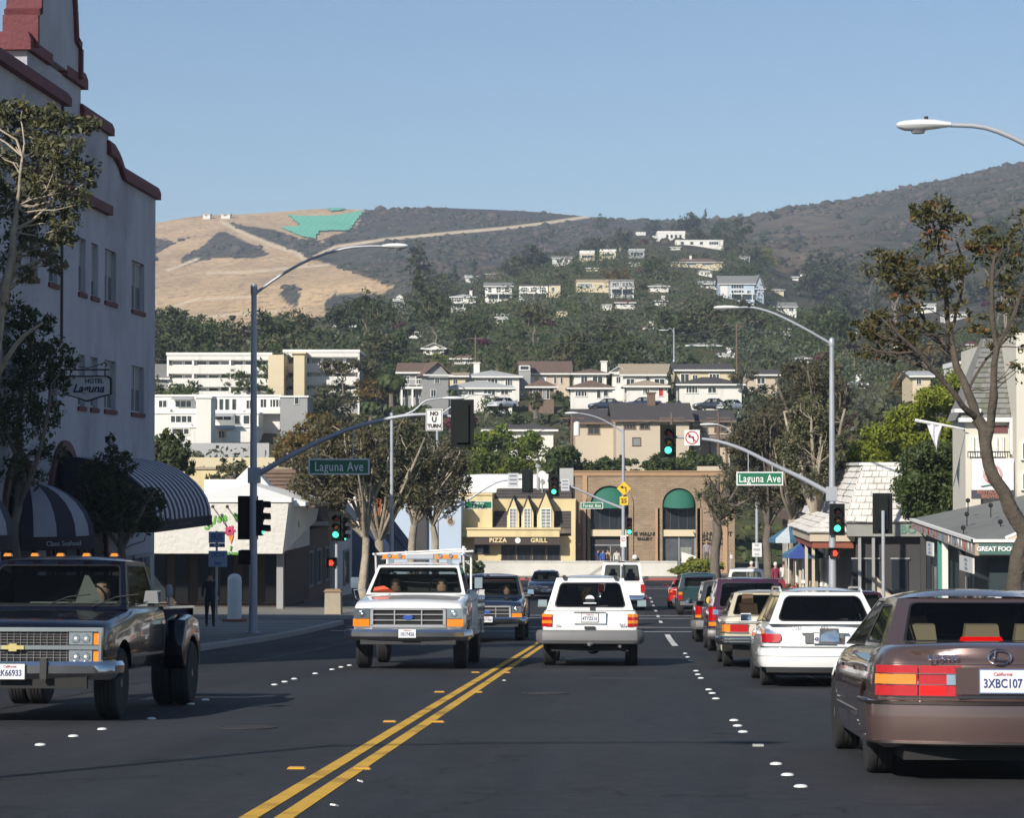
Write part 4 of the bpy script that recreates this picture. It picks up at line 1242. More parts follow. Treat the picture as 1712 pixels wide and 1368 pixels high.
house('white house in the trees left of the pale blue house',1170,1202,478,471,485,None,8,'gable',W_WHITE,RF_LGREY,[(.1,.5,.3,.8,2),(.6,.9,.3,.8,2)],short='white house left of the blue one')
house('low white house in the trees in the middle of the slope',1086,1118,482,477,489,None,8,'hip',W_WHITE,RF_GREY,[(.2,.4,.3,.8),(.6,.8,.3,.8)],short='low mid slope house')
house('grey roofed gabled house under the perched bird',1290,1332,516,507,526,None,9,'gable',W_WHITE,RF_GREY,[(.3,.5,.2,.8),(.7,.9,.2,.8)],short='house under the bird')
house('bungalow with wide dark blue grey roof among dense trees',1150,1204,577,571,583,None,9,'hip',W_GREY,RF_GREY,[(.2,.35,.3,.8),(.55,.7,.3,.8)],short='dense trees bungalow')
house('small brown roofed bungalow with white window band',756,800,599,590,610,None,8,'hip',W_WHITE,RF_BROWN,[(.1,.4,.2,.8,3),(.5,.8,.2,.8,3)],short='brown roofed bungalow')
house('white stepped house behind the long pale stem',708,742,582,573,594,None,8,'front',W_WHITE,RF_LGREY,[(.1,.3,.3,.8),(.4,.6,.3,.8)],short='white stepped house')
house('small white house at the foot of the eucalyptus pair',560,592,545,541,551,None,7,'gable',W_WHITE,RF_LGREY,[(.2,.8,.3,.8,3)],short='small white valley house')
house('red roofed white house in trees below the stacked balconies',1030,1062,510,505,518,None,7,'hip',W_WHITE,RF_RED,[(.2,.5,.3,.8)],short='red roofed house')
house('pale villa on the slope behind the right street tree',1536,1566,515,510,524,None,8,'flat',W_WHITE,RF_LGREY,[(.1,.9,.3,.8,3)],short='pale villa on the right')
house('dark windowed long house right of the pale villa behind the street tree',1580,1622,528,524,537,None,8,'flat',W_WHITE,RF_GREY,[(.1,.9,.2,.7,5)],short='long windowed house')
house('white flat roofed house with carport right of the sloping ficus',1600,1664,612,604,628,300,9,'flat',W_WHITE,RF_WHITE,[(.1,.3,.1,.7),(.4,.9,.1,.7,3)],short='carport house')
house('orange roofed cottage between the limbs of the right street tree',1618,1640,581,574,590,None,7,'hip',W_CREAM,RF_RED,[(.3,.6,.2,.8)],short='orange roofed cottage')
house('cream house partly hidden by trees right of the traffic pole',1526,1556,628,618,650,300,8,'gable',W_CREAM,RF_LGREY,[(.2,.5,.3,.8)],short='cream house right of the pole')
for i,(px,py,w,h,rf_,wl,lab) in enumerate(((1105,512,18,8,RF_GREY,W_WHITE,'small white cube house in the dense trees below the low mid slope house'),(690,566,20,8,RF_BROWN,W_CREAM,'small cream house under the tall dark eucalyptus'),
 (1015,520,16,7,RF_LGREY,W_WHITE,'small white house under the stacked balconies'),(1300,492,22,8,RF_GREY,W_CREAM,'cream cottage right of the steep blue gable end'),(1336,470,20,7,RF_LGREY,W_WHITE,'white cottage on the edge of the dry slope'),
 (940,530,18,8,RF_DK,W_CREAM,'small dark roofed cream house in the middle of the wooded slope'),(840,540,20,8,RF_GREY,W_WHITE,'small grey roofed white house in the wooded slope left of the bare stemmed eucalyptus'),
 (1310,560,22,9,RF_BROWN,W_WHITE,'brown roofed white house left of the right pole top'),(1215,600,26,10,RF_LGREY,W_WHITE,'pale roofed house behind the long cream house'),(1340,606,26,12,RF_GREY,W_WHITE,'white house just left of the right pole shaft'),
 (1440,560,20,9,RF_LGREY,W_WHITE,'white house in the trees right of the right pole top'),(1492,590,24,10,RF_BROWN,W_CREAM,'cream house between pole and street tree crown'),(1432,650,30,14,RF_LGREY,W_WHITE,'white house showing through the trees right of the pole'),(1130,418,16,5,RF_LGREY,W_WHITE,'narrow white garage below the terrace wall'),
 (1180,462,22,7,RF_LGREY,W_WHITE,'white long garage above the pale blue house'),(990,455,20,6,RF_GREY,W_CREAM,'cream bungalow above the blue veranda house'),(1245,436,18,6,RF_BROWN,W_WHITE,'white bungalow right of the long ranch house'),(900,452,18,6,RF_LGREY,W_WHITE,'white bungalow right of the long brown house'),
 (1060,446,22,7,RF_DK,W_WHITE,'dark roofed white villa under the shadowy glass fronted one'),(730,528,18,7,RF_GREY,W_WHITE,'white cottage left of the wrap around deck villa'),(1085,552,20,8,RF_BROWN,W_CREAM,'brown roofed cream cottage by the small curved hillside lamp'))):
 house(lab,px-w/2,px+w/2,py-h*.62,py-h,py,None,8,('hip','gable','flat')[i % 3],wl,rf_,[(.12,.3,.3,.8),(.42,.62,.25,.8),(.72,.88,.3,.8)],short=lab.split(' in ')[0].split(' under ')[0].split(' right ')[0].split(' left ')[0].split(' below ')[0].split(' above ')[0].split(' behind ')[0].split(' on ')[0].split(' between ')[0].split(' showing ')[0].split(' by ')[0],chim=(.3 if i % 4==0 else None),deck=((.45,1.5,0,1) if i % 5==1 else None))
for i,(px,w_,lab) in enumerate(((344,12,'small pale ranch building on the bare hill crest'),(376,15,'white building standing on the bare hill crest'))):
 house(lab,px-w_/2,px+w_/2,353,350,357,1960,10,'gable',W_WHITE,RF_LGREY,[(.3,.6,.2,.8)],short='crest building')
# --- white slab apartment block with ribbon windows
def slab():
 D=305;s=D/FPX
 for k,(x0,x1,top,bot,lab,cols) in enumerate(((280,452,594,664,'white apartment slab with three ribbon window bands behind the lamp pole',(280,322,384,452)),
         (474,600,588,662,'right white apartment slab with cream stair tower',(474,506,600)))):
  p=PD((x0+x1)/2,bot,D+k*4);w=(x1-x0)*s
  b=thing('apartment_block',lab,'apartment block',p,(0,0,YAW))
  Z=lambda y:(bot-y)*s
  X=lambda x:(x-(x0+x1)/2)*s
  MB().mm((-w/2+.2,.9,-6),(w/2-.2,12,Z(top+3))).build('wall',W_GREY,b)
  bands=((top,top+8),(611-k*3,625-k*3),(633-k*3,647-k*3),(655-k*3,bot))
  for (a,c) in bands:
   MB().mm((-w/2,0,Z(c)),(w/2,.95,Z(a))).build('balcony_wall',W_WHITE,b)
  MB().mm((-w/2-.2,-.1,Z(top)),(w/2+.2,12.2,Z(top)+.35)).build('roof',RF_WHITE,b)
  for cx in cols:MB().mm((X(cx)-.12,.05,-6),(X(cx)+.12,.85,Z(top))).build('fin_wall',TR_WHITE,b)
  for i,(a,c) in enumerate(((top+8,611-k*3),(625-k*3,633-k*3),(647-k*3,655-k*3))):
   n=int(w/1.6)
   for j in range(n):
    xx=-w/2+.35+(w-.7)*(j+.5)/n
    win(b,xx,(Z(a)+Z(c))/2,(w-.7)/n-.08,Z(a)-Z(c),y=.88,pane=(G_WIN if (i+j*3) % 4 else G_BLIND))
  HREG.append(('white apartment slab',x0,x1,top,bot,D))
 p=PD(463,664,D)
 b=thing('stair_tower','cream windowless stair tower joining the two white slabs','tower',p,(0,0,YAW))
 MB().mm((-13*s,-1.5,-6),(13*s,10,70*s)).build('wall',W_CREAM,b)
 p=PD(501,662,D+1)
 b=thing('stair_tower','narrow cream chimney like tower on the right slab','tower',p,(0,0,YAW))
 MB().mm((-9*s,-1.2,-6),(9*s,3,70*s)).mm((-12*s,-1.5,70*s),(12*s,3.3,73*s)).build('wall',W_CREAM,b)
 HREG.append(('cream stair tower',450,476,594,664,D))
slab()
# --- terraced white flats in front
def terraces():
 D=280;s=D/FPX
 def blk(lab,x0,x1,y0,y1,depth,dD,parts,wall=W_WHITE):
  p=PD((x0+x1)/2,y1,D+dD);w=(x1-x0)*s
  b=thing('terrace_flat',lab,'flats',p,(0,0,YAW))
  MB().mm((-w/2,0,-2.5),(w/2,depth,(y1-y0)*s)).build('wall',wall,b)
  MB().mm((-w/2-.15,-.15,(y1-y0)*s),(w/2+.15,depth+.15,(y1-y0)*s+.2)).build('roof',RF_WHITE,b)
  for q in parts:
   kind,a0,a1,b0,b1=q[:5]
   xa,xb=(a0-(x0+x1)/2)*s,(a1-(x0+x1)/2)*s;za,zb=(y1-b1)*s,(y1-b0)*s
   if kind=='w':win(b,(xa+xb)/2,(za+zb)/2,xb-xa,zb-za,mull=q[5])
   if kind=='b':
    MB().mm((xa,-1.3,za),(xb,-.01,zb)).build('balcony_wall',W_WHITE,b)
   if kind=='a':
    MB().panel([(xa,0),(xb,0),(xb,1),(xa,1)],th=.05,fn=lambda v:Vector((v.x,-1.5*(1-v.z)+v.y,za+(zb-za)*v.z))).build('awning',RF_LGREY,b)
  HREG.append(('terraced white flats',x0,x1,y0,y1,D+dD))
 blk('upper terrace row of white flats with glazed sun room',254,470,662,700,9,6,[('w',262,278,668,682,1),('w',290,320,668,682,2),('a',286,322,663,668),('w',356,364,666,686,0),('w',366,374,666,686,0),('w',376,384,666,686,0),('w',388,396,666,686,0),('b',345,410,686,696),('w',412,424,668,684,1),('w',436,448,666,682,1),('w',452,474,666,682,3),('b',430,475,682,692),('b',254,285,684,692)])
 blk('middle terrace row of white flats with grey awnings',254,432,692,722,8,0,[('w',284,322,694,708,3),('b',282,322,710,718),('w',358,388,694,704,1),('a',356,392,690,697),('w',392,402,694,710,0),('w',406,418,694,710,0)])
 blk('bottom terrace row of white flats above the grey wall',290,425,716,741,7,-6,[('w',288,318,716,728,2),('w',364,382,720,734,2),('a',358,392,712,718),('b',380,420,722,740),('w',300,312,728,738,0)])
 blk('plain white lift tower standing in the terraced flats',328,352,669,741,4,-12,[])
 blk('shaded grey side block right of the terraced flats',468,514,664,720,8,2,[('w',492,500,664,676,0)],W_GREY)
 p=PD(385,768,262);s=262/FPX
 o=thing('retaining_wall','long grey retaining wall under the terraced white flats','wall',p,(0,0,YAW))
 MB().mm((-95*s,0,-3),(65*s,1,27*s)).build('face',W_RETAIN,o)
 o=thing('garden_wall','cream garden wall below the grey retaining wall','wall',PD(400,790,250),(0,0,YAW))
 MB().mm((-140*.0625,0,-3),(80*.0625,.6,25*.0625)).build('face',W_CREAM,o)
 o=thing('yellow_building','pale yellow low building behind the white restaurant roof','building',PD(380,830,200),(0,0,YAW))
 MB().mm((-120*.05,0,-4),(110*.05,8,45*.05)).build('wall',W_YELL,o)
 MB().mm((-121*.05,-.15,45*.05),(111*.05,8.2,45*.05+.2)).build('roof',RF_TAN,o)
terraces()
# ------------------------------------------------------------------ hotel on the left
def XF(face_x,Y,z):return Vector((face_x,Y,z))
HX=-13.9
def yx(px,X=HX):
 k=(px-PXC)/FPX
 return X*(CY+k*SY)/(k*CY-SY)
def zpx(py,px,X=HX):
 Y=yx(px,X);return z_at(py,X,Y)
def hotel():
 h=thing('hotel_building','tall white stucco mission style hotel with red stepped parapet','hotel',(HX,40,0))
 O=Vector((HX,40,0))
 F_=lambda v:Vector((-v.y,v.x-40,v.z))      # panel (x=Y, z) -> local, thickness goes to -X
 GZ=-4.5
 top=[(34,GZ),(70.2,GZ),(70.2,9.45),(65.6,9.45)]+[(65.3,9.5),(64.9,9.75),(64.3,9.9),(63.7,9.92)]+[(63.7,10.45),(60.4,10.45),(60.4,11.2),
   (54.9,11.2),(54.9,10.45),(51.5,10.45),(51.5,9.92),(50.9,9.9),(50.3,9.75),(49.9,9.5),(49.6,9.45),(34,9.45)]
 wins=[]
 for (a,b) in ((130,142),(151,163),(174,193),(219,240),(80,95),(48,62),(18,34)):
  Y0,Y1=yx(a),yx(b)
  for (z0,z1) in ((5.95,7.35),(3.03,4.36)):wins.append((Y0,Y1,z0,z1))
 holes=[rect(a,z0,b,z1) for a,b,z0,z1 in wins]
 arches=[(57.2,60.2,-2.6,1.9),(53.0,55.6,-2.6,1.6),(61.0,63.4,-2.6,.4)]
 for (a,b,z0,z1) in arches:holes.append(arch(a,z0,b,z1,14,rz=1.6))
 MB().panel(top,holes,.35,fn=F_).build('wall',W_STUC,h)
 MB().mm((-.36,-6,GZ),(-20,30.2,9.0)).build('rear_wall',W_STUC,h)
 MB().mm((-.4,-6,9.0),(-20,30.1,9.12)).build('roof',RF_LGREY,h)
 MB().mm((-20,29.9,9.0),(-.36,30.2,9.45)).build('parapet',W_STUC,h)
 for (a,b,z0,z1) in wins:
  w=b-a
  fr=MB()
  for (q0,q1,r0,r1) in ((a,b,z1-.06,z1),(a,b,z0,z0+.06),(a,a+.06,z0,z1),(b-.06,b,z0,z1)):
   fr.mm((-.16,q0-40,r0),(-.10,q1-40,r1))
  if w>1.2:fr.mm((-.17,(a+b)/2-40-.05,z0),(-.09,(a+b)/2-40+.05,z1))
  f=fr.build('window',mat('grey_sash',(.35,.36,.38),.6),h)
  MB().mm((-.15,a-40+.05,z0+.05),(-.13,b-40-.05,z1-.05)).build('pane',mat('hotel_pane',(.10,.11,.12),.2,spec=.6,var=.3,scale=1),f)
  if (int(a*7) % 3):MB().mm((-.128,a-40+.06,z1-(z1-z0)*(.3+.2*(int(a*5) % 3))),(-.12,b-40-.06,z1-.05)).build('blind',mat('window_blind',(.30,.30,.29),.8,var=.1),f)
  MB().mm((-.3,a-40-.05,z0-.12),(.05,b-40+.05,z0-.002)).build('sill',RF_RED,f)
 for (a,b,z0,z1) in arches:
  out=arch(a-.22,z0,b+.22,z1+.24,16,rz=1.82);inn=arch(a,z0-.001,b,z1,16,rz=1.6)
  n=len(out);T=MB();V=[]
  for x_ in (.09,-.02):
   V+=[(x_,p[0]-40,p[1]) for p in out]+[(x_,p[0]-40,p[1]) for p in inn]
  fs=[]
  for i in range(1,n-1+1):
   j=(i+1) % n
   fs.append((i,j,n+j,n+i));fs.append((2*n+i,i,j,2*n+j)[::-1] if False else (i,j,2*n+j,2*n+i));fs.append((n+i,n+j,3*n+j,3*n+i))
  T.add(V,fs).build('arch_trim',mat('maroon_trim',(.10,.03,.035),.7),h)
  pn=MB().mm((-.30,a-40,z0),(-.26,b-40,z1)).build('arch_window',G_WIN,h)
  MB().mm((-.25,(a+b)/2-40-.05,z0),(-.18,(a+b)/2-40+.05,z1)).mm((-.25,a-40,.0),(-.18,b-40,.1)).build('mullion',TR_DARK,pn)
 # red tiled copings
 def cop(pts,hh=.3,out=.13,inn=-.6):
  m=MB()
  for (y0,z0),(y1,z1) in zip(pts,pts[1:]):
   V=[]
   for (y,z) in ((y0,z0),(y1,z1)):
    V+=[(out,y-40,z-.02),(out,y-40,z+hh*.55),(out*.5,y-40,z+hh),(inn,y-40,z+hh),(inn,y-40,z-.02)]
   m.add(V,[(0,1,2,3,4),(9,8,7,6,5)]+[(i,(i+1) % 5,(i+1) % 5+5,i+5)[::-1] for i in range(5)])
  return m
 cop([(65.5,9.45),(70.4,9.45)],.34).build('coping',RF_RED,h)
 cop([(63.5,9.92),(64.3,9.9),(64.9,9.75),(65.5,9.45)],.36).build('coping',RF_RED,h)
 cop([(60.3,10.45),(63.9,10.45)],.32).build('coping',RF_RED,h)
 cop([(51.3,10.45),(58.6,10.45)],.32,out=.2).build('coping',RF_RED,h)
 cop([(58.4,11.2),(60.7,11.2)],.4,inn=-1.2).build('coping',RF_RED,h)
 cop([(54.7,11.2),(56.9,11.2)],.4,inn=-1.2).build('coping',RF_RED,h)
 cop([(45,9.45),(49.6,9.45)],.34).build('coping',RF_RED,h)
 MB().mm((-.1,50-40,8.25),(.16,yx(178)-40,8.5)).build('belt_course',RF_RED,h)
 MB().mm((-1.2,54.9-40,10.4),(-.36,60.4-40,11.19)).build('parapet_block',W_STUC,h)
 # bell gable with its curved red top
 bo=[(55.2,11.3),(59.6,11.3),(59.6,12.05),(59.15,12.15),(59.0,12.9),(58.75,13.6),(58.35,14.15),(57.8,14.5),(57.3,14.6),(56.8,14.5),(56.25,14.15),(55.85,13.6),(55.6,12.9),(55.5,12.15),(55.2,12.05)]
 MB().panel(bo,[],.6,fn=lambda v:Vector((.12-v.y,v.x-40,v.z))).build('bell_gable',W_STUC,h)
 m=MB()
 for (y0,z0),(y1,z1) in zip(bo[1:],bo[2:]+bo[:1]):
  d=Vector((y1-y0,z1-z0));d.normalize();nx,nz=d.y*.16,-d.x*.16
  V=[]
  for (y,z) in ((y0,z0),(y1,z1)):
   V+=[(.22,y-40,z),(.22,y-40+nx,z+nz),(-.62,y-40+nx,z+nz),(-.62,y-40,z)]
  m.add(V,[(0,1,2,3),(7,6,5,4),(0,4,5,1),(1,5,6,2),(2,6,7,3),(3,7,4,0)])
 m.build('gable_coping',RF_RED,h)
 MB().mm((.0,58.3-40,4.6),(.06,58.36-40,10.4)).build('drain_pipe',TR_DARK,h)
 # ground floor openings and piers
 for (a,b) in ((64.2,66.4),(67.0,69.4),(50.2,52.4)):
  d=MB().mm((.01,a-40,-3.8),(.05,b-40,-1.1)).build('shop_window',G_WIN,h)
  MB().mm((.02,(a+b)/2-40-.04,-3.8),(.09,(a+b)/2-40+.04,-1.1)).mm((.02,a-40-.08,-1.1),(.1,b-40+.08,-1.0)).build('frame',W_GREY,d)
 # striped barrel awning
 aw=MB();n=26;seg=10
 for i in range(n):
  ya,yb=58.6-40+8.0*i/n,58.6-40+8.0*(i+1)/n
  V=[]
  for k in range(seg+1):
   a=PI/2*k/seg
   x=2.3*math.sin(a)**1.0+.02;z=.12+1.62*math.cos(a)
   V+=[(x,ya,z),(x,yb,z)]
  aw.add(V,[(2*k,2*k+2,2*k+3,2*k+1) for k in range(seg)],i % 2)
 aw2=aw.build('striped_awning',[mat('awning_dark',(.03,.025,.045),.85,var=.2),mat('awning_white',(.48,.48,.53),.85,var=.1)],h)
 sk=MB().mm((2.28,18.58,-.14),(2.34,26.62,.14)).mm((0,18.56,-.14),(2.3,18.6,.12)).mm((0,26.6,-.14),(2.3,26.64,.12))
 sk.build('valance',mat('valance_cloth',(.035,.02,.03),.9),aw2)
 t=text('Hotel Laguna Restaurant',.2,'lettering',mat('faint_letter',(.12,.10,.11),.8),aw2,loc=(2.345,22.6,0),rot=(PI/2,0,PI/2),ext=.002)
 for e in (18.59,26.61):
  V=[(0.02,e,.12)]+[(2.3*math.sin(PI/2*k/seg),e,.12+1.62*math.cos(PI/2*k/seg)) for k in range(seg+1)]
  MB().add(V,[tuple(range(len(V)))]).build('awning_end',_M['awning_dark'],aw2)
 # round gored awning
 def dome(cy,r,hz,zb,nm,txt):
  V=[(0.02,cy-40,zb+hz)];rings=7;ng=9
  fs=[];mi=[]
  m=MB()
  for g in range(ng):
   a0,a1=-PI/2+PI*g/ng,-PI/2+PI*(g+1)/ng
   vv=[]
   for k in range(rings+1):
    e=PI/2*(1-k/rings)
    for a in (a0,a1):vv.append((.02+r*math.cos(e)*math.cos(a),cy-40+r*math.cos(e)*math.sin(a),zb+hz*math.sin(e)))
   m.add(vv,[(2*k,2*k+2,2*k+3,2*k+1) for k in range(rings)],g % 2)
  o=m.build(nm,[_M['awning_dark'],mat('awning_grey',(.30,.30,.34),.85,var=.1)],h,smooth=True)
  vb=MB();V=[]
  for k in range(19):
   a=-PI/2+PI*k/18
   V+=[(.02+(r+.01)*math.cos(a),cy-40+(r+.01)*math.sin(a),zb-.3),(.02+(r+.01)*math.cos(a),cy-40+(r+.01)*math.sin(a),zb+.01)]
  vb.add(V,[(2*k,2*k+2,2*k+3,2*k+1) for k in range(18)])
  vb.build('valance',_M['valance_cloth'],o)
  text(txt,.16,'lettering',mat('grey_letter',(.35,.34,.36),.8),o,loc=(.02+r*.74,cy-40-r*.74,zb-.15),rot=(PI/2,0,PI/4),ext=.01)
 dome(55.0,1.55,1.25,-.12,'round_awning','Claes Seafood')
 dome(47.5,1.6,1.25,.1,'round_awning','Bar')
 return h
hotel()
def hotel_sign():
 Y=56.0;x0,x1=x_at(105,Y),x_at(187,Y);w=x1-x0;zc=z_at(648,(x0+x1)/2,Y)
 s=thing('hanging_sign','white hanging hotel sign with scroll bracket on the stucco wall','sign',((x0+x1)/2,Y,zc))
 out=[(-w*.5,-.17),(-w*.28,-.23),(0,-.34),(w*.28,-.23),(w*.5,-.17),(w*.5,.22),(w*.42,.28),(-w*.42,.28),(-w*.5,.22)]
 inn=[(x*.93,z*.9) for x,z in out]
 MB().panel(out,[inn],.10,fn=lambda v:Vector((v.x,v.y-.05,v.z))).build('rim',M_BLACK,s)
 b=MB().panel([(x*.94,z*.92) for x,z in out],[],.05,fn=lambda v:Vector((v.x,v.y-.025,v.z))).build('board',mat('sign_board',(.55,.55,.56),.6),s)
 mm_=mat('sign_dark_blue',(.02,.02,.07),.6)
 text('HOTEL',.14,'lettering',mm_,b,loc=(w*.14,-.03,.15),bold=.004)
 text('Laguna',.27,'lettering',mm_,b,loc=(.02,-.03,-.03),bold=.007,shear=.35)
 br=MB()
 xw=HX-(x0+x1)/2
 br.tube([(xw,0,.42),(w*.45,0,.42)],.02,6)
 br.tube([(-w*.35,0,.28),(-w*.35,0,.42)],.012,6).tube([(w*.35,0,.28),(w*.35,0,.42)],.012,6)
 for cx,sg in ((-w*.3,1),(w*.36,-1)):
  br.tube([(cx+sg*(.09-.012*i)*math.cos(i*.7),0,.52+(.09-.012*i)*math.sin(i*.7)) for i in range(8)],.012,5)
 br.tube([(w*.3,0,.56),(0,0,.46),(-w*.2,0,.5)],.012,5)
 br.build('bracket',M_BLACK,s)
hotel_sign()
# ------------------------------------------------------------------ white restaurant with the flower sign, left
M_GRN=mat('sign_green',(.12,.36,.05),.6);M_PNK=mat('sign_pink',(.55,.05,.14),.6);M_ORG=mat('sign_orange',(.7,.22,.03),.6)
def restaurant():
 Y=97.0
 xL,xR=x_at(262,Y)-1.5,x_at(483,Y)
 r=thing('restaurant_building','white stucco restaurant with flaring fascia and flower sign','restaurant',(xR,Y,R(Y)))
 W=xR-xL;g=R(Y)
 zt,zb=z_at(840,xR,Y)-g,z_at(926,xR,Y)-g
 # front fascia, slightly flared side, tapering side fascia along the street
 V=[(-W,0,zb),(-.25,0,zb),(0,0,zt),(-W,0,zt),(-W,.5,zb),(-.25,.5,zb),(0,.5,zt),(-W,.5,zt)]
 B6=[(0,1,2,3),(7,6,5,4),(0,4,5,1),(2,6,7,3),(1,5,6,2),(0,3,7,4)]
 fz=MB().add(V,B6).build('front_fascia',mat('rough_white_stucco',(.60,.58,.53),.95,var=.1,scale=1.2,bump=1.0,bscale=5),r)
 MB().mm((-W-.1,-.08,zt),(.12,.7,zt+.18)).build('fascia_cap',TR_WHITE,r)
 # side
 L=5.2;dx=.55
 V=[(-.25,.02,zb),(.0,.02,zt-.02),(dx,L,zt-.35),(dx-.1,L,zb+1.25),(-.75,.02,zb),(-.5,.02,zt-.02),(dx-.5,L,zt-.35),(dx-.6,L,zb+1.25)]
 MB().add(V,[(0,3,2,1),(4,5,6,7),(0,1,5,4),(1,2,6,5),(2,3,7,6),(3,0,4,7)]).build('side_fascia',W_WHITE,r)
 # low white roof behind
 V=[(-W,.6,zt),(-.1,.6,zt),(dx,L,zt-.2),(-.4,7,zt+.2),(-W,7,zt+.9),(-2.5,3.5,zt+.55)]
 MB().mm((-W,.5,zb),(-.6,11,zt-.02)).build('upper_wall',W_WHITE,r)
 roof_mesh('hip',5.4,8,0,.75,.1).build('roof',RF_WHITE,r).location=(-2.2,.7,zt)
 # roof mounted parapet block and white gable seen above
 MB().mm((x_at(342,103)-xR,6,zt-.1),(x_at(418,103)-xR,8,z_at(802,-16,103)-g)).build('parapet_block',W_WHITE,r)
 gx=x_at(400,104)-xR
 MB().panel([(-1.1,0),(1.25,0),(.15,1.25)],th=1.2,fn=lambda v:Vector((gx+.35+v.x,7+v.y,zt+.3+v.z))).build('gable',W_WHITE,r)
 # dark shopfront beneath
 MB().mm((-W,3.4,0),(-.6,11,zb)).mm((-W,.5,zb-.05),(-.3,3.4,zb-.001)).build('lower_wall',mat('dark_wood_front',(.045,.032,.028),.7,var=.35,scale=2),r)
 for i in range(6):
  xx=-W+.7+i*(W-1.2)/6
  p=MB().mm((xx,3.34,.25),(xx+.55,3.39,2.3)).build('shop_window',G_WIN,r)
  MB().mm((xx-.05,3.3,.2),(xx+.6,3.34,.25)).mm((xx-.05,3.3,2.3),(xx+.6,3.34,2.36)).build('frame',W_BROWN,p)
 MB().mm((-.62,.86,0),(-.35,1.2,zb)).build('pier',W_GREY,r)
 # green script arc and flower
 ctr=x_at(385,Y)-xR;zc=z_at(888,-16,Y)-g
 word='Cafe Zinnia'
 for i,ch in enumerate('Salsa Verde'):
  if ch==' ':continue
  a=PI*.86-PI*.72*i/10
  text(ch,.44,'letter',M_GRN,fz,loc=(ctr+1.0*math.cos(a)*1.05,-.03,zc-.05+.62*math.sin(a)),rot=(PI/2,a-PI/2 if False else 0,0),bold=.022,shear=.2)
 fl=MB()
 for k in range(26):
  a=k*2.4;rr=.009*k**1.05
  fl.lathe([(.05,-.045),(.035,-.06)],7,(ctr+rr*math.cos(a)*.8,0,zc+rr*math.sin(a)*.8),axis='Y')
 fl.build('flower',M_PNK,fz)
 MB().panel([(-.11,.04),(.12,.04),(.02,-.3)],th=.04,fn=lambda v:Vector((ctr+v.x+.03,v.y-.05,zc-.22+v.z))).build('flower_cone',M_ORG,fz)
 MB().tube([(ctr+.06,-.05,zc-.6),(ctr+.02,-.05,zc-.8)],.03,6).build('stem',M_GRN,fz)
 text('JUICE CREATIONS',.15,'lettering',M_GRN,fz,loc=(ctr+.25,-.03,zc-.92),bold=.006)
 MB().lathe([(.25,0),(.22,.02)],12,(0,0,0),axis='X').build('side_logo',M_GRN,r).location=(.12,2.2,(zt+zb)/2+.2)
 # thin bracket lamps
 for px in (360,384):
  xx=x_at(px,Y)-xR
  MB().tube([(xx+.5,-.05,zc+.15),(xx,-.55,zc+1.0)],.02,5).ball((xx,-.55,zc+1.0),.07).build('sign_lamp',M_BLACK,r)
restaurant()
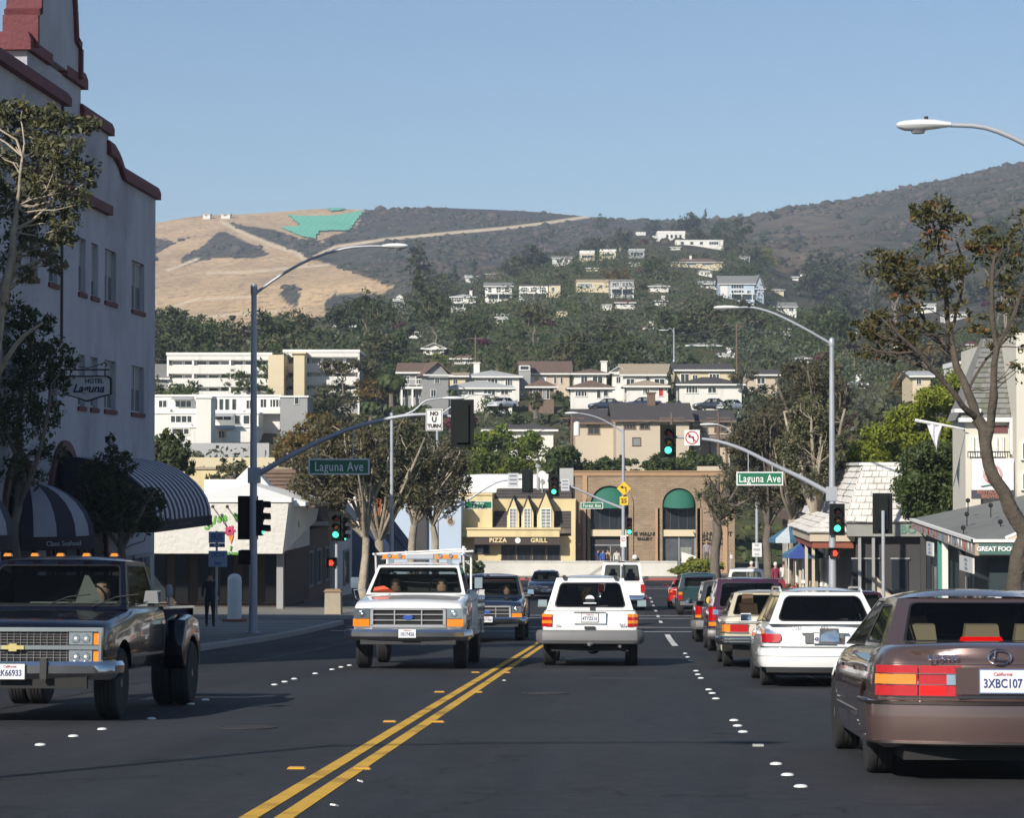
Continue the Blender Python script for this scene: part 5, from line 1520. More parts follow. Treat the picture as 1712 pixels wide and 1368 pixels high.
def left_shops():
 # brown shingle roofed shop
 Y0=108.5
 g=R(Y0)
 s=thing('shop_building','shop with steep brown shingle roof behind the white restaurant','shop',(-14.6,Y0,g))
 MB().mm((-9,0,0),(0,9.5,3.4)).build('wall',W_BROWN,s)
 z0,z1=z_at(850,-14,Y0)-g,z_at(788,-14,Y0)-g
 V=[(-3.5,-.4,z0-.6),(.9,-.4,z0-.6),(.9,9.8,z0-.6),(-3.5,9.8,z0-.6),(-2.9,1.2,z1+.1),(-.6,1.2,z1+.1),(-.6,8.5,z1+.1),(-2.9,8.5,z1+.1)]
 rf=MB().add(V,[(0,1,5,4),(1,2,6,5),(2,3,7,6),(3,0,4,7),(4,5,6,7),(3,2,1,0)]).build('roof',RF_BROWN,s)
 # courses of shingles laid one over another
 cs=MB()
 for k in range(13):
  t=(k+.3)/13.5
  xa,xb=-3.5+.6*t,.9-1.5*t;y=-.4+1.6*t;z=(z0-.6)+(z1-z0+.7)*t
  cs.box(((xa+xb)/2,y-.05,z+.04),(xb-xa,.05,.05))
  cs.box((.9-1.5*t+.05,4.7,z+.04),(.05,10.0-1.6*t,.05))
 cs.build('shingle_course',RF_BROWN,rf)['kind']='stuff'
 for i in range(3):win(s,.02,1.6,1.6,1.7,fn=lambda v,i=i:Vector((-v.y+.02,1.6+3*i+v.x,v.z)),frame=W_GREY,mull=1)
 # white curved gable shop
 Y1=119
 g=R(Y1)
 s=thing('shop_building','narrow shop with white rounded gable between the street trees','shop',(-14.3,Y1,g))
 MB().mm((-8,0,0),(0,6,4.0)).build('wall',W_WHITE,s)
 MB().panel(rect(-2.4,0,0,1.3) [:2]+[(0,1.0),(-.4,1.8),(-1.2,2.1),(-2,1.8),(-2.4,1.0)],th=.3,fn=lambda v:Vector((v.x+1.2,v.y,v.z+3.9))).build('gable',W_WHITE,s)
 win(s,0,1.5,2.2,1.8,fn=lambda v:Vector((-v.y+.02,3+v.x,v.z)),frame=W_GREY,mull=1)
 # dark blue awning shop with red turret
 Y2=126
 g=R(Y2)
 s=thing('shop_building','shop with deep navy cloth awnings and orange tiled turret','shop',(-13.8,Y2,g))
 MB().mm((-9,0,0),(0,12,3.6)).build('wall',mat('slate_blue_wall',(.16,.18,.24),.8,var=.2),s)
 for k in range(2):
  V=[(.02,.4+5.8*k,4.4),(.02,5.6+5.8*k,4.4),(1.7,5.6+5.8*k,2.2),(1.7,.4+5.8*k,2.2),(1.7,5.6+5.8*k,1.95),(1.7,.4+5.8*k,1.95),(.02,.4+5.8*k,2.2),(.02,5.6+5.8*k,2.2)]
  MB().add(V,[(0,3,2,1),(3,5,4,2),(0,6,3),(1,2,7)]).build('awning',mat('navy_canvas',(.018,.035,.09),.85,var=.2),s)
 MB().lathe([(1.3,4.2),(1.0,4.9),(.6,5.4),(.1,5.9),(.001,6.2)],10,(.1,3,0)).build('turret_roof',mat('orange_tile',(.36,.12,.05),.8,var=.25,scale=4),s)
 MB().lathe([(1.1,3.2),(1.1,4.2)],10,(.1,3,0)).build('turret',W_CREAM,s)
 for k in range(4):
  win(s,0,1.2,1.8,1.5,fn=lambda v,k=k:Vector((-v.y+.02,1.8+2.8*k+v.x,v.z)),frame=W_GREY,mull=1)
 # pale grey blue building with round emblem
 Y3=156+12
 g=R(Y3)
 x0=x_at(700,Y3);x1=x_at(771,Y3)
 s=thing('shop_building','pale blue grey building with round clock emblem left of the pizza place','shop',(x1,Y3,g))
 MB().mm((-(x1-x0)-6,0,0),(0,10,z_at(838,x1,Y3)-g)).build('wall',W_BLUE,s)
 MB().mm((-(x1-x0)-6.2,-.25,z_at(838,x1,Y3)-g),(.0,10,z_at(832,x1,Y3)-g)).build('cornice',RF_LGREY,s)
 cx=x_at(753,Y3)-x1;cz=z_at(872,x1,Y3)-g
 o=MB().lathe([(.28,-.06),(.28,0)],16,(cx,0,cz),axis='Y').build('clock_face',W_BEIGE,s)
 MB().lathe([(.2,-.09),(.2,-.06)],16,(cx,0,cz),axis='Y').build('inner_ring',W_BROWN,o)
 MB().mm((-3.9,-.3,cz+.7),(-2.2,.02,cz+1.0)).mm((-3.2,-.3,.2),(-2.4,.02,cz+.6)).build('door_recess',W_DARK,s)
 for px,w in ((728,10),(743,4)):
  MB().mm((x_at(px,Y3)-x1-w*.02,-.2,cz+.3),(x_at(px,Y3)-x1+w*.02,-.05,cz+.5)).build('sign_board',M_GOLD,s)
left_shops()
# ------------------------------------------------------------------ pizza grill
def pizza():
 Y=170.0;g=R(Y);X=lambda px:x_at(px,Y);Z=lambda py:z_at(py,-8,Y)-g
 cx=X(860)
 b=thing('pizza_building','cream pizza grill with dark shingle mansard and three tall gabled dormers','restaurant',(cx,Y,g))
 LX=lambda px:X(px)-cx
 MB().mm((LX(768),0,Z(885)),(LX(823),8,Z(828))).mm((LX(768)-.1,-.1,Z(828)),(LX(823),8,Z(825))).build('upper_wall',W_YELL,b)
 MB().mm((LX(823),1.6,Z(885)),(LX(962),8,Z(835))).build('attic_wall',W_YELL,b)
 V=[(LX(823),.3,Z(884)),(LX(960),.3,Z(884)),(LX(953),3.4,Z(818)),(LX(826),3.4,Z(818)),(LX(823),8,Z(884)),(LX(960),8,Z(884)),(LX(953),7,Z(818)),(LX(826),7,Z(818))]
 rf=MB().add(V,[(0,1,2,3),(1,5,6,2),(4,0,3,7),(3,2,6,7)]).build('mansard_roof',RF_DK,b)
 cr=MB()
 for k in range(13):
  t=(k+.5)/13
  xa,xb=V[0][0]+(V[3][0]-V[0][0])*t,V[1][0]+(V[2][0]-V[1][0])*t
  cr.box(((xa+xb)/2,.3+3.1*t-.05,V[0][2]+(V[3][2]-V[0][2])*t),(xb-xa-.1,.08,.06))
 cr.build('shingle_course',RF_DK,rf)['kind']='stuff'
 for (c,hw,ytop,yeave,w0,w1,wy0,wy1) in ((858,10,831,856,852,864,850,884),(882,10,831,856,876,888,850,884),(912,14,822,856,904,922,850,884)):
  x0,x1,xm=LX(c-hw),LX(c+hw),LX(c);zb,ze,zt=Z(888),Z(yeave),Z(ytop)
  MB().panel([(x0,zb),(x1,zb),(x1,ze),(xm,zt),(x0,ze)],th=.15,fn=lambda v:v+Vector((0,-.25,0))).mm((x0,-.1,zb),(x1,2.5,ze)).build('dormer',W_YELL,b)
  rr=MB()
  for sx in (-1,1):
   xe=xm+sx*(x1-xm)*1.12
   V2=[(xe,-.35,ze-.12),(xm,-.35,zt+.08),(xm,3.2,zt+.08),(xe,3.2,ze-.12)]
   rr.add(V2+[(x,y,z-.1) for x,y,z in V2],[(0,1,2,3),(7,6,5,4),(0,4,5,1),(0,3,7,4),(1,5,6,2),(2,6,7,3)])
  rr.build('dormer_roof',RF_DK,b)
  win(b,(LX(w0)+LX(w1))/2,(Z(wy0)+Z(wy1))/2,LX(w1)-LX(w0),Z(wy0)-Z(wy1),y=-.25,mull=1,cross=5,pane=G_BLIND,name='dormer_window')
 MB().mm((LX(738),-1.3,Z(897)),(LX(936),0,Z(885))).mm((LX(736),-1.4,Z(885)),(LX(938),0,Z(882))).build('canopy',W_YELL,b)
 MB().mm((LX(768),.02,0),(LX(955),8,Z(897))).build('lower_wall',W_YELL,b)
 sb=MB().mm((LX(795),-1.2,Z(910)),(LX(938),-1.1,Z(897)-.003)).build('sign_band',mat('dark_sign_band',(.05,.035,.03),.7),b)
 text('PIZZA',.42,'lettering',M_GOLD,sb,loc=(LX(834),-1.22,Z(903)),bold=.012,spacing=1.1)
 text('GRILL',.42,'lettering',M_GOLD,sb,loc=(LX(902),-1.22,Z(903)),bold=.012,spacing=1.1)
 MB().lathe([(.2,-1.25),(.2,-1.2)],14,(LX(867),0,Z(903)),axis='Y').build('emblem',M_LET,sb)
 for i,(a,c) in enumerate(((838,862),(864,888),(890,912),(914,936))):
  win(b,(LX(a)+LX(c))/2,(Z(912)+Z(938))/2,LX(c)-LX(a),Z(912)-Z(938),y=-.01,mull=1,frame=TR_DARK,name='shop_window')
 win(b,(LX(794)+LX(818))/2,(Z(908)+Z(926))/2,LX(818)-LX(794),Z(908)-Z(926),y=-.01,mull=0,frame=TR_DARK,name='shop_window')
 MB().mm((LX(832),-.1,0),(LX(838),.02,Z(897))).build('pier',W_YELL,b)
 MB().tube([(LX(765),-1.2,0),(LX(765),-1.2,Z(897))],.12,8).build('canopy_post',TR_WHITE,b)
 MB().mm((LX(955),-.2,0),(LX(962),1,Z(838))).build('end_pier',W_YELL,b)
 # white roof plant behind
 d=thing('roof_tank','big white curved duct and tank on the pizza place roof','roof unit',(X(800),Y+6,g))
 MB().lathe([(1.1,-3.6),(1.2,-1.5),(1.2,3.2),(1.1,3.4)],20,(1.3,2.2,Z(812)-.4),axis='X').mm((-2,1,Z(835)),(5,4,Z(812))).build('tank',RF_WHITE,d,smooth=True)
 for i,(px,py,w,h,lab) in enumerate(((903,806,22,26,'white box air unit over the middle dormer'),(922,800,10,10,'small grey roof vent box beside the dish'),(946,792,18,12,'white double fan unit on the roof corner'))):
  u=thing('air_unit',lab,'roof unit',(X(px),Y+5,g+Z(py+h/2)))
  MB().mm((-w*.0212,0,-1),(w*.0212,1.4,h*.0425)).build('casing',[RF_WHITE,W_GREY,RF_WHITE][i],u)
  MB().lathe([(.18,-.05),(.18,0)],10,(0,0,h*.021),axis='Y').build('fan_guard',W_GREY,u)
 u=thing('satellite_dish','round white satellite dish on the pizza place roof','dish',(X(904),Y+3,g+Z(806)))
 MB().lathe([(.02,.12),(.2,.05),(.3,-.05)],14,(0,0,.5),axis='Y').build('dish',RF_WHITE,u,smooth=True)
 MB().tube([(0,.1,-1.2),(0,.1,.5)],.05,6).build('mast',M_GALV,u)
 u=thing('roof_flue','white flue pipe with cap beside the round dish','flue',(X(897),Y+3.4,g+Z(800)))
 MB().tube([(0,0,-1.2),(0,0,.8)],.12,8).lathe([(.22,.8),(.22,.9),(.05,1.0)],10).build('pipe',M_GALV,u)
pizza()
# ------------------------------------------------------------------ tan brick building
def brickmat():
 m,nt,b=_nodes('tan_brick')
 b.inputs['Roughness'].default_value=.85;b.inputs['Specular IOR Level'].default_value=.2
 tc=nt.nodes.new('ShaderNodeTexCoord')
 mp=nt.nodes.new('ShaderNodeMapping');mp.inputs['Rotation'].default_value=(PI/2,0,0)
 br=nt.nodes.new('ShaderNodeTexBrick')
 br.inputs['Color1'].default_value=(.36,.268,.18,1);br.inputs['Color2'].default_value=(.30,.215,.145,1);br.inputs['Mortar'].default_value=(.25,.19,.13,1)
 br.inputs['Scale'].default_value=1.0;br.inputs['Brick Width'].default_value=.42;br.inputs['Row Height'].default_value=.15;br.inputs['Mortar Size'].default_value=.012
 nt.links.new(tc.outputs['Object'],mp.inputs[0]);nt.links.new(mp.outputs[0],br.inputs['Vector'])
 n=nt.nodes.new('ShaderNodeTexNoise');n.inputs['Scale'].default_value=.6;n.inputs['Detail'].default_value=6
 nt.links.new(tc.outputs['Object'],n.inputs['Vector'])
 mx=nt.nodes.new('ShaderNodeMix');mx.data_type='RGBA';mx.blend_type='MULTIPLY';mx.inputs[0].default_value=.5
 rp=nt.nodes.new('ShaderNodeMapRange');rp.inputs[1].default_value=.3;rp.inputs[2].default_value=.7;rp.inputs[3].default_value=.6;rp.inputs[4].default_value=1.1
 nt.links.new(n.outputs['Fac'],rp.inputs[0])
 cb=nt.nodes.new('ShaderNodeCombineColor')
 for i in range(3):nt.links.new(rp.outputs[0],cb.inputs[i])
 nt.links.new(br.outputs['Color'],mx.inputs[6]);nt.links.new(cb.outputs[0],mx.inputs[7])
 nt.links.new(mx.outputs[2],b.inputs['Base Color'])
 bp=nt.nodes.new('ShaderNodeBump');bp.inputs['Strength'].default_value=.6;bp.inputs['Distance'].default_value=.02;bp.invert=True
 nt.links.new(br.outputs['Fac'],bp.inputs['Height']);nt.links.new(bp.outputs[0],b.inputs['Normal'])
 return m
M_BRICK=brickmat()
def brick_building():
 Y=172.0;g=R(Y);X=lambda px:x_at(px,Y);Z=lambda py:z_at(py,2,Y)-g
 cx=X(1090);LX=lambda px:X(px)-cx
 b=thing('brick_building','tan brick two storey building with green awnings under tall arches','building',(cx,Y,g))
 x0,x1=LX(961),LX(1228)
 A=[(987,1051,812),(1107,1163,816)]
 holes=[arch(LX(a),.01,LX(c),Z(t),16) for a,c,t in A]
 MB().panel([(x0,0),(x1,0),(x1,Z(796)),(x0,Z(796))],holes,.5).build('front_wall',M_BRICK,b)
 MB().mm((x0,.5,0),(x0+.4,12,Z(796))).mm((x1-.4,.5,0),(x1,12,Z(796))).build('side_wall',M_BRICK,b)
 MB().mm((x0,.5,Z(800)),(x1,12,Z(799))).build('roof',RF_LGREY,b)
 MB().mm((x0-.08,-.1,Z(796)),(x1+.08,.6,Z(789))).mm((x0-.12,-.16,Z(789)),(x1+.12,.66,Z(787))).build('parapet_cap',mat('brown_brick_band',(.36,.23,.13),.85,var=.15,scale=4),b)
 MB().mm((x0+.5,1.0,0),(x1-.5,1.2,Z(800))).build('inner_wall',W_DARK,b)
 for px in (978,1099,1169,1212):
  MB().mm((LX(px)-.16,-.12,0),(LX(px)+.16,-.003,Z(796) if px in (978,) else Z(850))).build('pilaster',mat('orange_brick_pier',(.42,.26,.15),.85,var=.15,scale=4),b)
 for i,(a,c,t) in enumerate(A):
  xa,xb=LX(a),LX(c);w=xb-xa;zt=Z(t);r=w/2;xm=(xa+xb)/2;zs=zt-r
  # raised brick ring round the arch
  o=arc(xm,zs,r+.32,0,PI,18);n_=arc(xm,zs,r-.01,0,PI,18)
  MB().panel(o+n_[::-1],[],.14,fn=lambda v:v+Vector((0,-.12,0))).mm((xa-.32,-.12,0),(xa+.01,.02,zs)).mm((xb-.01,-.12,0),(xb+.32,.02,zs)).build('arch_ring',M_BRICK,b)
  # green half dome awning
  m=MB();V=[];nr,na=8,16
  zb=Z(850)
  for k in range(nr+1):
   for j in range(na+1):
    th=PI*j/na;t2=k/nr
    x=xm+r*.97*math.cos(th)
    y=.25-t2*.95*math.sin(th)
    z=zs+r*.97*math.sin(th)*(1-t2**2*1.0)-(zs-zb)*t2*math.sin(th)**.5 if zs>zb else zb+(zt-zb)*math.sin(th)*(1-t2**2)
    V.append((x,y,max(z,zb)))
  m.add(V,[(k*(na+1)+j,k*(na+1)+j+1,(k+1)*(na+1)+j+1,(k+1)*(na+1)+j) for k in range(nr) for j in range(na)])
  m.build('awning',mat('green_canvas',(.018,.125,.085),.8,var=.15,scale=1.5),b,smooth=True)
  # upper glazing, spandrel, lower glazing
  up=MB().mm((xa,.3,Z(886)),(xb,.34,zt)).build('upper_glazing',G_WIN,b)
  gm=MB()
  for q in range(1,4):gm.mm((xa+w*q/4-.03,.24,Z(886)),(xa+w*q/4+.03,.3,Z(850)))
  gm.build('glazing_bar',TR_DARK,up)
  MB().mm((xa+.02,.05,Z(897)),(xb-.02,.45,Z(886))).build('spandrel',W_CREAM,b)
  if i==1:
   lw=MB().mm((xa,.3,0),(xb,.34,Z(897))).build('lower_glazing',mat('shop_glass_grey',(.09,.10,.11),.15,spec=.6,var=.5,scale=1.5),b)
   gm=MB()
   for q in (0.02,.5,.98):gm.mm((xa+w*q-.04,.22,.3),(xa+w*q+.04,.3,Z(897)))
   gm.mm((xa,.22,1.0),(xb,.3,1.06));gm.build('glazing_bar',W_GREY,lw)
   MB().mm((xm+.1,.2,1.3),(xm+.9,.24,2.1)).build('window_poster',mat('poster_dim',(.22,.23,.20),.6,var=.6,scale=6),lw)
  else:
   dr=MB().mm((xa+.1,.4,0),(xb-.1,.45,Z(900))).build('entrance',W_DARK,b)
   MB().mm((xa+.3,.34,.1),(xa+1.2,.4,2.2)).build('door_pane',G_WIN,dr)
   MB().mm((xa+1.4,.34,.1),(xa+1.46,.4,2.3)).mm((xa+.2,.34,2.2),(xb-.2,.4,2.28)).build('door_frame',W_GREY,dr)
 dk=mat('black_metal_letter',(.03,.025,.02),.5)
 for (px,txts) in ((1077,(('THE WALNUT',893,.36),('GALLERY',901,.26))),(1191,(('WALNUT HUT',893,.42),('GALLERY',901,.40),('OF LAGUNA BEACH',909,.20)))):
  for tx,py,sz in txts:
   text(tx,sz,'lettering',dk,b,loc=(LX(px),-.05,Z(py)),bold=.008,ext=.03)
 MB().ball((LX(1061),-.25,Z(932)),.2,12,8).build('wall_globe',TR_WHITE,b,smooth=True)
 u=thing('roof_box','cream plant box standing on the brick parapet corner','roof unit',(X(1188),Y+1.5,g+Z(788)))
 MB().mm((-.9,0,-1),(.9,1.4,.35)).build('casing',W_BEIGE,u)
 u=thing('roof_tile_box','small tan vent box at the left end of the brick roof','roof unit',(X(946),Y+2,g+Z(790)))
 MB().mm((-.5,0,-1),(.5,1,.3)).build('casing',RF_LGREY,u)
brick_building()
# planter wall in front of the junction
pw=thing('planter_wall','long white planter wall facing the junction below the brick building','wall',(0,167.5,R(167.5)))
xa,xb=x_at(772,167.5),x_at(1132,167.5)
MB().mm((xa,0,-.3),(xb,.35,1.15)).build('face',mat('white_block_wall',(.60,.58,.53),.9,var=.12,scale=1.2,bump=.4,bscale=8,stain=.3),pw)
cp_=MB()
n=int((xb-xa)/1.2)
for i in range(n):
 o=MB().mm((xa+(xb-xa)*i/n+.01,-.04,1.15),(xa+(xb-xa)*(i+1)/n-.01,.39,1.24)).build('capstone',_M['white_block_wall'],pw)
st_=thing('stone_block','pale slanting stone block above the planter wall end','block',(x_at(1150,168.5),168.5,R(168)+1.1))
MB().panel([(-.45,0),(.55,0),(.55,.45),(-.45,.75)],th=.6).build('block',W_WHITE,st_)
# ------------------------------------------------------------------ right side buildings
M_SHAKE=mat('white_shake',(.70,.67,.62),.9,var=.16,scale=2.5,bump=.5,bscale=10,stain=.3)
def shake_slope(parent,A,B,C_,D_,nc,nr,seed=0,gapc=.03):
 """A,B bottom left/right; D_,C_ top left/right; rows of separate shakes lapped like a roof"""
 rnd=random.Random(seed)
 A,B,C_,D_=map(Vector,(A,B,C_,D_))
 nrm=(B-A).cross(D_-A).normalized()
 i_=0
 for r_ in range(nr):
  t0,t1=r_/nr,min(1,(r_+1.12)/nr)
  off=(r_ % 2)*.5
  edges=[0]+sorted((c+off+rnd.uniform(-.12,.12))/nc for c in range(0 if off else 1,nc) if 0<(c+off)/nc<1)+[1]
  for u0,u1 in zip(edges,edges[1:]):
   if u1-u0<.02:continue
   u0+=.004;u1-=.004
   f=lambda u,t:(A.lerp(B,u)).lerp(D_.lerp(C_,u),t)
   lift0=.07+rnd.uniform(0,.03);lift1=.015
   q=[f(u0,t0-rnd.uniform(0,.008)),f(u1,t0-rnd.uniform(0,.008)),f(u1,t1),f(u0,t1)]
   V=[q[0]+nrm*lift0,q[1]+nrm*lift0,q[2]+nrm*lift1,q[3]+nrm*lift1,q[0]+nrm*(lift0-.05),q[1]+nrm*(lift0-.05),q[2],q[3]]
   MB().add(V,[(0,1,2,3),(7,6,5,4),(0,4,5,1),(1,5,6,2),(3,2,6,7),(0,3,7,4)]).build('shake',M_SHAKE,parent)
   i_+=1
def shingled_shop():
 Y=99.0;g=R(Y);cx=x_at(1416,Y);Z=lambda py:z_at(py,9.5,Y)-g
 LX=lambda px:x_at(px,Y)-cx
 b=thing('shingled_shop','shop with tall white shake mansard roof beside the right signal pole','shop',(cx,Y,g))
 zb,zm,zt=Z(897),Z(874),Z(778)
 x1=LX(1548)
 MB().mm((0,0,zb),(x1,.3,zm)).mm((0,.3,zb),(.3,24,zm)).build('fascia',mat('weathered_grey_board',(.27,.27,.25),.85,var=.2,scale=2),b)
 V=[(-.1,-.1,zm),(x1,-.1,zm),(x1,2.4,zt),(.9,2.4,zt),(.9,23,zt),(-.1,24,zm)]
 MB().add(V,[(0,1,2,3),(0,3,4,5)]).add([(.9,2.4,zt),(x1,2.4,zt),(x1,23,zt),(.9,23,zt)],[(0,1,2,3)]).build('roof',M_SHAKE,b)
 rf=MB().mm((.8,2.3,zt),(x1,2.6,zt+.12)).mm((.75,2.6,zt),(1.0,23,zt+.12)).build('ridge_cap',TR_WHITE,b)
 shake_slope(rf,(-.1,-.1,zm),(x1,-.1,zm),(x1,2.4,zt),(.9,2.4,zt),8,9,1)
 shake_slope(rf,(-.1,12,zm),(-.1,-.1,zm),(.9,2.4,zt),(.9,12,zt),14,9,2)
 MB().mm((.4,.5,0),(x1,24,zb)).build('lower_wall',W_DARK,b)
 text('BOOKS',.5,'lettering',mat('faded_green_letter',(.10,.22,.18),.7),b,loc=(LX(1538),-.03,(zb+zm)/2),bold=.01)
 for i,(a,c) in enumerate(((1426,1446),(1450,1470),(1492,1520))):
  o=MB().mm((LX(a),.44,.3),(LX(c),.49,2.2)).build('shop_window',G_WIN,b)
  MB().mm((LX(a)-.05,.4,.25),(LX(c)+.05,.46,.31)).mm((LX(a)-.05,.4,2.2),(LX(c)+.05,.46,2.26)).build('frame',W_GREY,o)
 MB().panel([(0,0),(1.4,0),(0,1.7)],th=.05,fn=lambda v:Vector((LX(1458)+v.x,v.y+.3,v.z+.02))).build('stair_side',W_BEIGE,b)
 for px in (1437,1460):
  MB().mm((LX(px)-.06,.1,0),(LX(px)+.06,.22,zb)).build('post',W_GREY,b)
 # lower canopy towards the street
 zc0,zc1=Z(906),Z(862)
 c=thing('shop_canopy','low white shake canopy over the pavement left of the mansard roof','canopy',(cx,Y,g))
 MB().mm((-1.5,.4,zc0),(.35,12,zc0+.35)).build('fascia',W_BEIGE,c)
 V=[(-1.6,.3,zc0+.35),(.5,.3,zc0+.35),(.3,1.6,zc1),(-.5,1.6,zc1),(-.5,12,zc1),(-1.6,12,zc0+.35)]
 sb=MB().add(V,[(0,1,2,3),(0,3,4,5)]).build('roof',M_SHAKE,c)
 shake_slope(sb,V[0],V[1],V[2],V[3],6,4,3)
 shake_slope(sb,V[5],V[0],V[3],V[4],16,4,4)
 MB().mm((-1.4,.5,zc0-.28),(.3,11.8,zc0)).build('lintel',mat('redwood_lintel',(.24,.07,.04),.8,var=.25,scale=2),c)
 for yy in (.7,4.5,8.2,11.6):MB().mm((-1.4,yy-.06,0),(-1.28,yy+.06,zc0-.28)).build('post',W_BEIGE,c)
 cl=thing('white_drapery','sunlit white drapery hanging by the pale tree trunks','drapery',(x_at(1322,112),112,R(112)+.15))
 m=MB();V=[]
 for i in range(33):
  x=i/32*2.1;V+=[(x,.06*math.sin(i*1.1),.3),(x,.09*math.sin(i*1.1),2.0-.0*i)]
 m.add(V,[(2*i,2*i+2,2*i+3,2*i+1) for i in range(32)]);m.build('cloth',mat('white_cloth',(.75,.75,.74),.9),cl,smooth=True)
 MB().tube([(0,0,2.0),(2.1,0,2.0)],.03,6).tube([(0,0,0),(0,0,2.0)],.03,6).tube([(2.1,0,0),(2.1,0,2.0)],.03,6).build('frame',M_GALV,cl)
 # far row on the right pavement
 s=thing('shop_building','dark fronted row of shops shaded by trees left of the right signal pole','shop',(9.6,119,R(119)))
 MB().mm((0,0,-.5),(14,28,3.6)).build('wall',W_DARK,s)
 MB().mm((-.4,-.2,3.6),(14.2,28.2,4.1)).build('roof',RF_BROWN,s)
 for k in range(7):
  win(s,0,1.5,2.4,1.8,fn=lambda v,k=k:Vector((v.y-.02,2.4+3.8*k+v.x,v.z)),frame=W_GREY,mull=1)
shingled_shop()
def umbrella(px,py,Y,label,c1,c2,r=.9):
 z0=R(Y)+.15;X=x_at(px,Y);zt=z_at(py,X,Y)-z0
 u=thing('cafe_umbrella',label,'umbrella',(X,Y,z0))
 m=MB();n=8
 for k in range(n):
  a0,a1=2*PI*k/n,2*PI*(k+1)/n
  m.add([(0,0,zt),(r*math.cos(a0),r*math.sin(a0),zt-.55),(r*math.cos(a1),r*math.sin(a1),zt-.55),(r*math.cos(a0),r*math.sin(a0),zt-.75),(r*math.cos(a1),r*math.sin(a1),zt-.75)],[(0,1,2),(1,3,4,2)],k % 2)
 m.build('canopy',[mat(c1[0],c1[1],.85),mat(c2[0],c2[1],.85)],u)
 MB().tube([(0,0,0),(0,0,zt+.05)],.025,6).build('pole',TR_WHITE,u)
umbrella(1318,880,110,'blue and white cafe umbrella behind the pale trunks, left one',('umbrella_blue',(.05,.14,.24)),('umbrella_white',(.42,.48,.52)))
umbrella(1342,905,107,'blue cafe umbrella with darker panels between the two pale trunks',('umbrella_blue',(.05,.14,.24)),('umbrella_navy',(.03,.06,.25)))
def steak_house():
 Yn,Yf=66.0,80.5;X0=x_at(1629,Yn);g=R(73)
 b=thing('steak_restaurant','corner restaurant with grey hip roof and painted letter fascia on the right','restaurant',(X0,Yn,g))
 zt,zb=z_at(907,X0,Yn)-g,z_at(929,X0,Yn)-g
 L=Yf-Yn;W=9.0;up=.28
 # side fascia rises slightly away from us, front fascia level
 V=[(0,0,zb),(0,L,zb+up+.1),(0,L,zt+up),(0,0,zt),(.25,0,zb),(.25,L,zb+up+.1),(.25,L,zt+up),(.25,0,zt)]
 Bx=[(0,3,2,1),(4,5,6,7),(0,1,5,4),(3,7,6,2),(0,4,7,3),(1,2,6,5)]
 sf=MB().add(V,Bx).build('side_fascia',mat('weathered_fascia',(.33,.29,.26),.8,var=.45,scale=3.5),b)
 ff=MB().mm((.002,-.03,zb),(W,.22,zt)).build('front_fascia',mat('tan_fascia',(.40,.31,.24),.8,var=.2,scale=2),b)
 tr=MB().add([(-.06,-.06,zt),(-.06,L,zt+up),(-.06,L,zt+up+.08),(-.06,-.06,zt+.08),(.3,-.06,zt),(.3,L,zt+up),(.3,L,zt+up+.08),(.3,-.06,zt+.08)],Bx).mm((-.06,-.1,zt+.005),(W,.3,zt+.085)).build('gutter',TR_WHITE,b)
 # roof
 zr=z_at(832,X0+2.5,75)-g
 V=[(-.02,.02,zt+.06),(-.02,L,zt+up+.06),(4.2,L-1,zr+.15),(4.2,4.5,zr+.1),(W,4.5,zr+.1),(W,.02,zt+.06),(W,L-1,zr+.15)]
 rf=MB().add(V,[(0,3,2,1),(0,5,4,3),(3,4,6,2)]).build('roof',mat('grey_torchdown_roof',(.17,.175,.165),.92,var=.16,scale=1.2,bump=.4,bscale=14,stain=.25),b)
 # small gable parapet on the front
 MB().panel([(.9,0),(4.4,0),(4.4,1.15),(3.6,1.15)],th=.2,fn=lambda v:v+Vector((0,-.02,zt+.09))).build('gable_parapet',W_BEIGE,b)
 cc=MB();d=Vector((2.7,0,1.15))
 cc.tube([(.85,.08,zt+.1),(3.6,.08,zt+1.27),(4.6,.08,zt+1.27)],.06,4);cc.build('parapet_cap',TR_WHITE,b)
 # painted lettering
 lets='STEAK & SEAFOOD STOMAZAY'
 lets="FRESH MEAT & STOMAZAY"
 cols=[mat('letter_red',(.50,.08,.06),.6),mat('letter_blue',(.10,.22,.36),.6),M_LET]
 n=len(lets)
 for i,ch in enumerate(lets):
  if ch==' ':continue
  t=(i+.8)/(n+.6)
  y=L*(1-t);z=(zb+.05+zt)/2+(up+.05)*(1-t)-.02
  text(ch,.36,'letter',cols[2] if i>12 and i % 3 else cols[i % 2],sf,loc=(-.012,y,z),rot=(PI/2,0,-PI/2),bold=.012)
 sg=MB().mm((.1,-.08,zb+.03),(1.05,-.035,zt-.04)).build('green_sign',mat('teal_sign',(.06,.14,.12),.6),b)
 text('GREAT FOOD',.17,'lettering',M_LET,sg,loc=(.57,-.09,(zb+zt)/2),bold=.006)
 sg=MB().mm((1.1,-.08,zb+.05),(1.85,-.035,zt-.02)).build('white_sign',mat('blue_white_sign',(.45,.52,.62),.6,var=.4,scale=8),b)
 text('Seafood',.15,'lettering',M_LET,sg,loc=(1.47,-.09,(zb+zt)/2),bold=.004,shear=.3)
 # walls under the eave
 MB().mm((.5,.7,-1),(W,L,zb+.1)).build('wall',mat('dark_teal_wall',(.02,.035,.04),.7,var=.4,scale=.8),b)
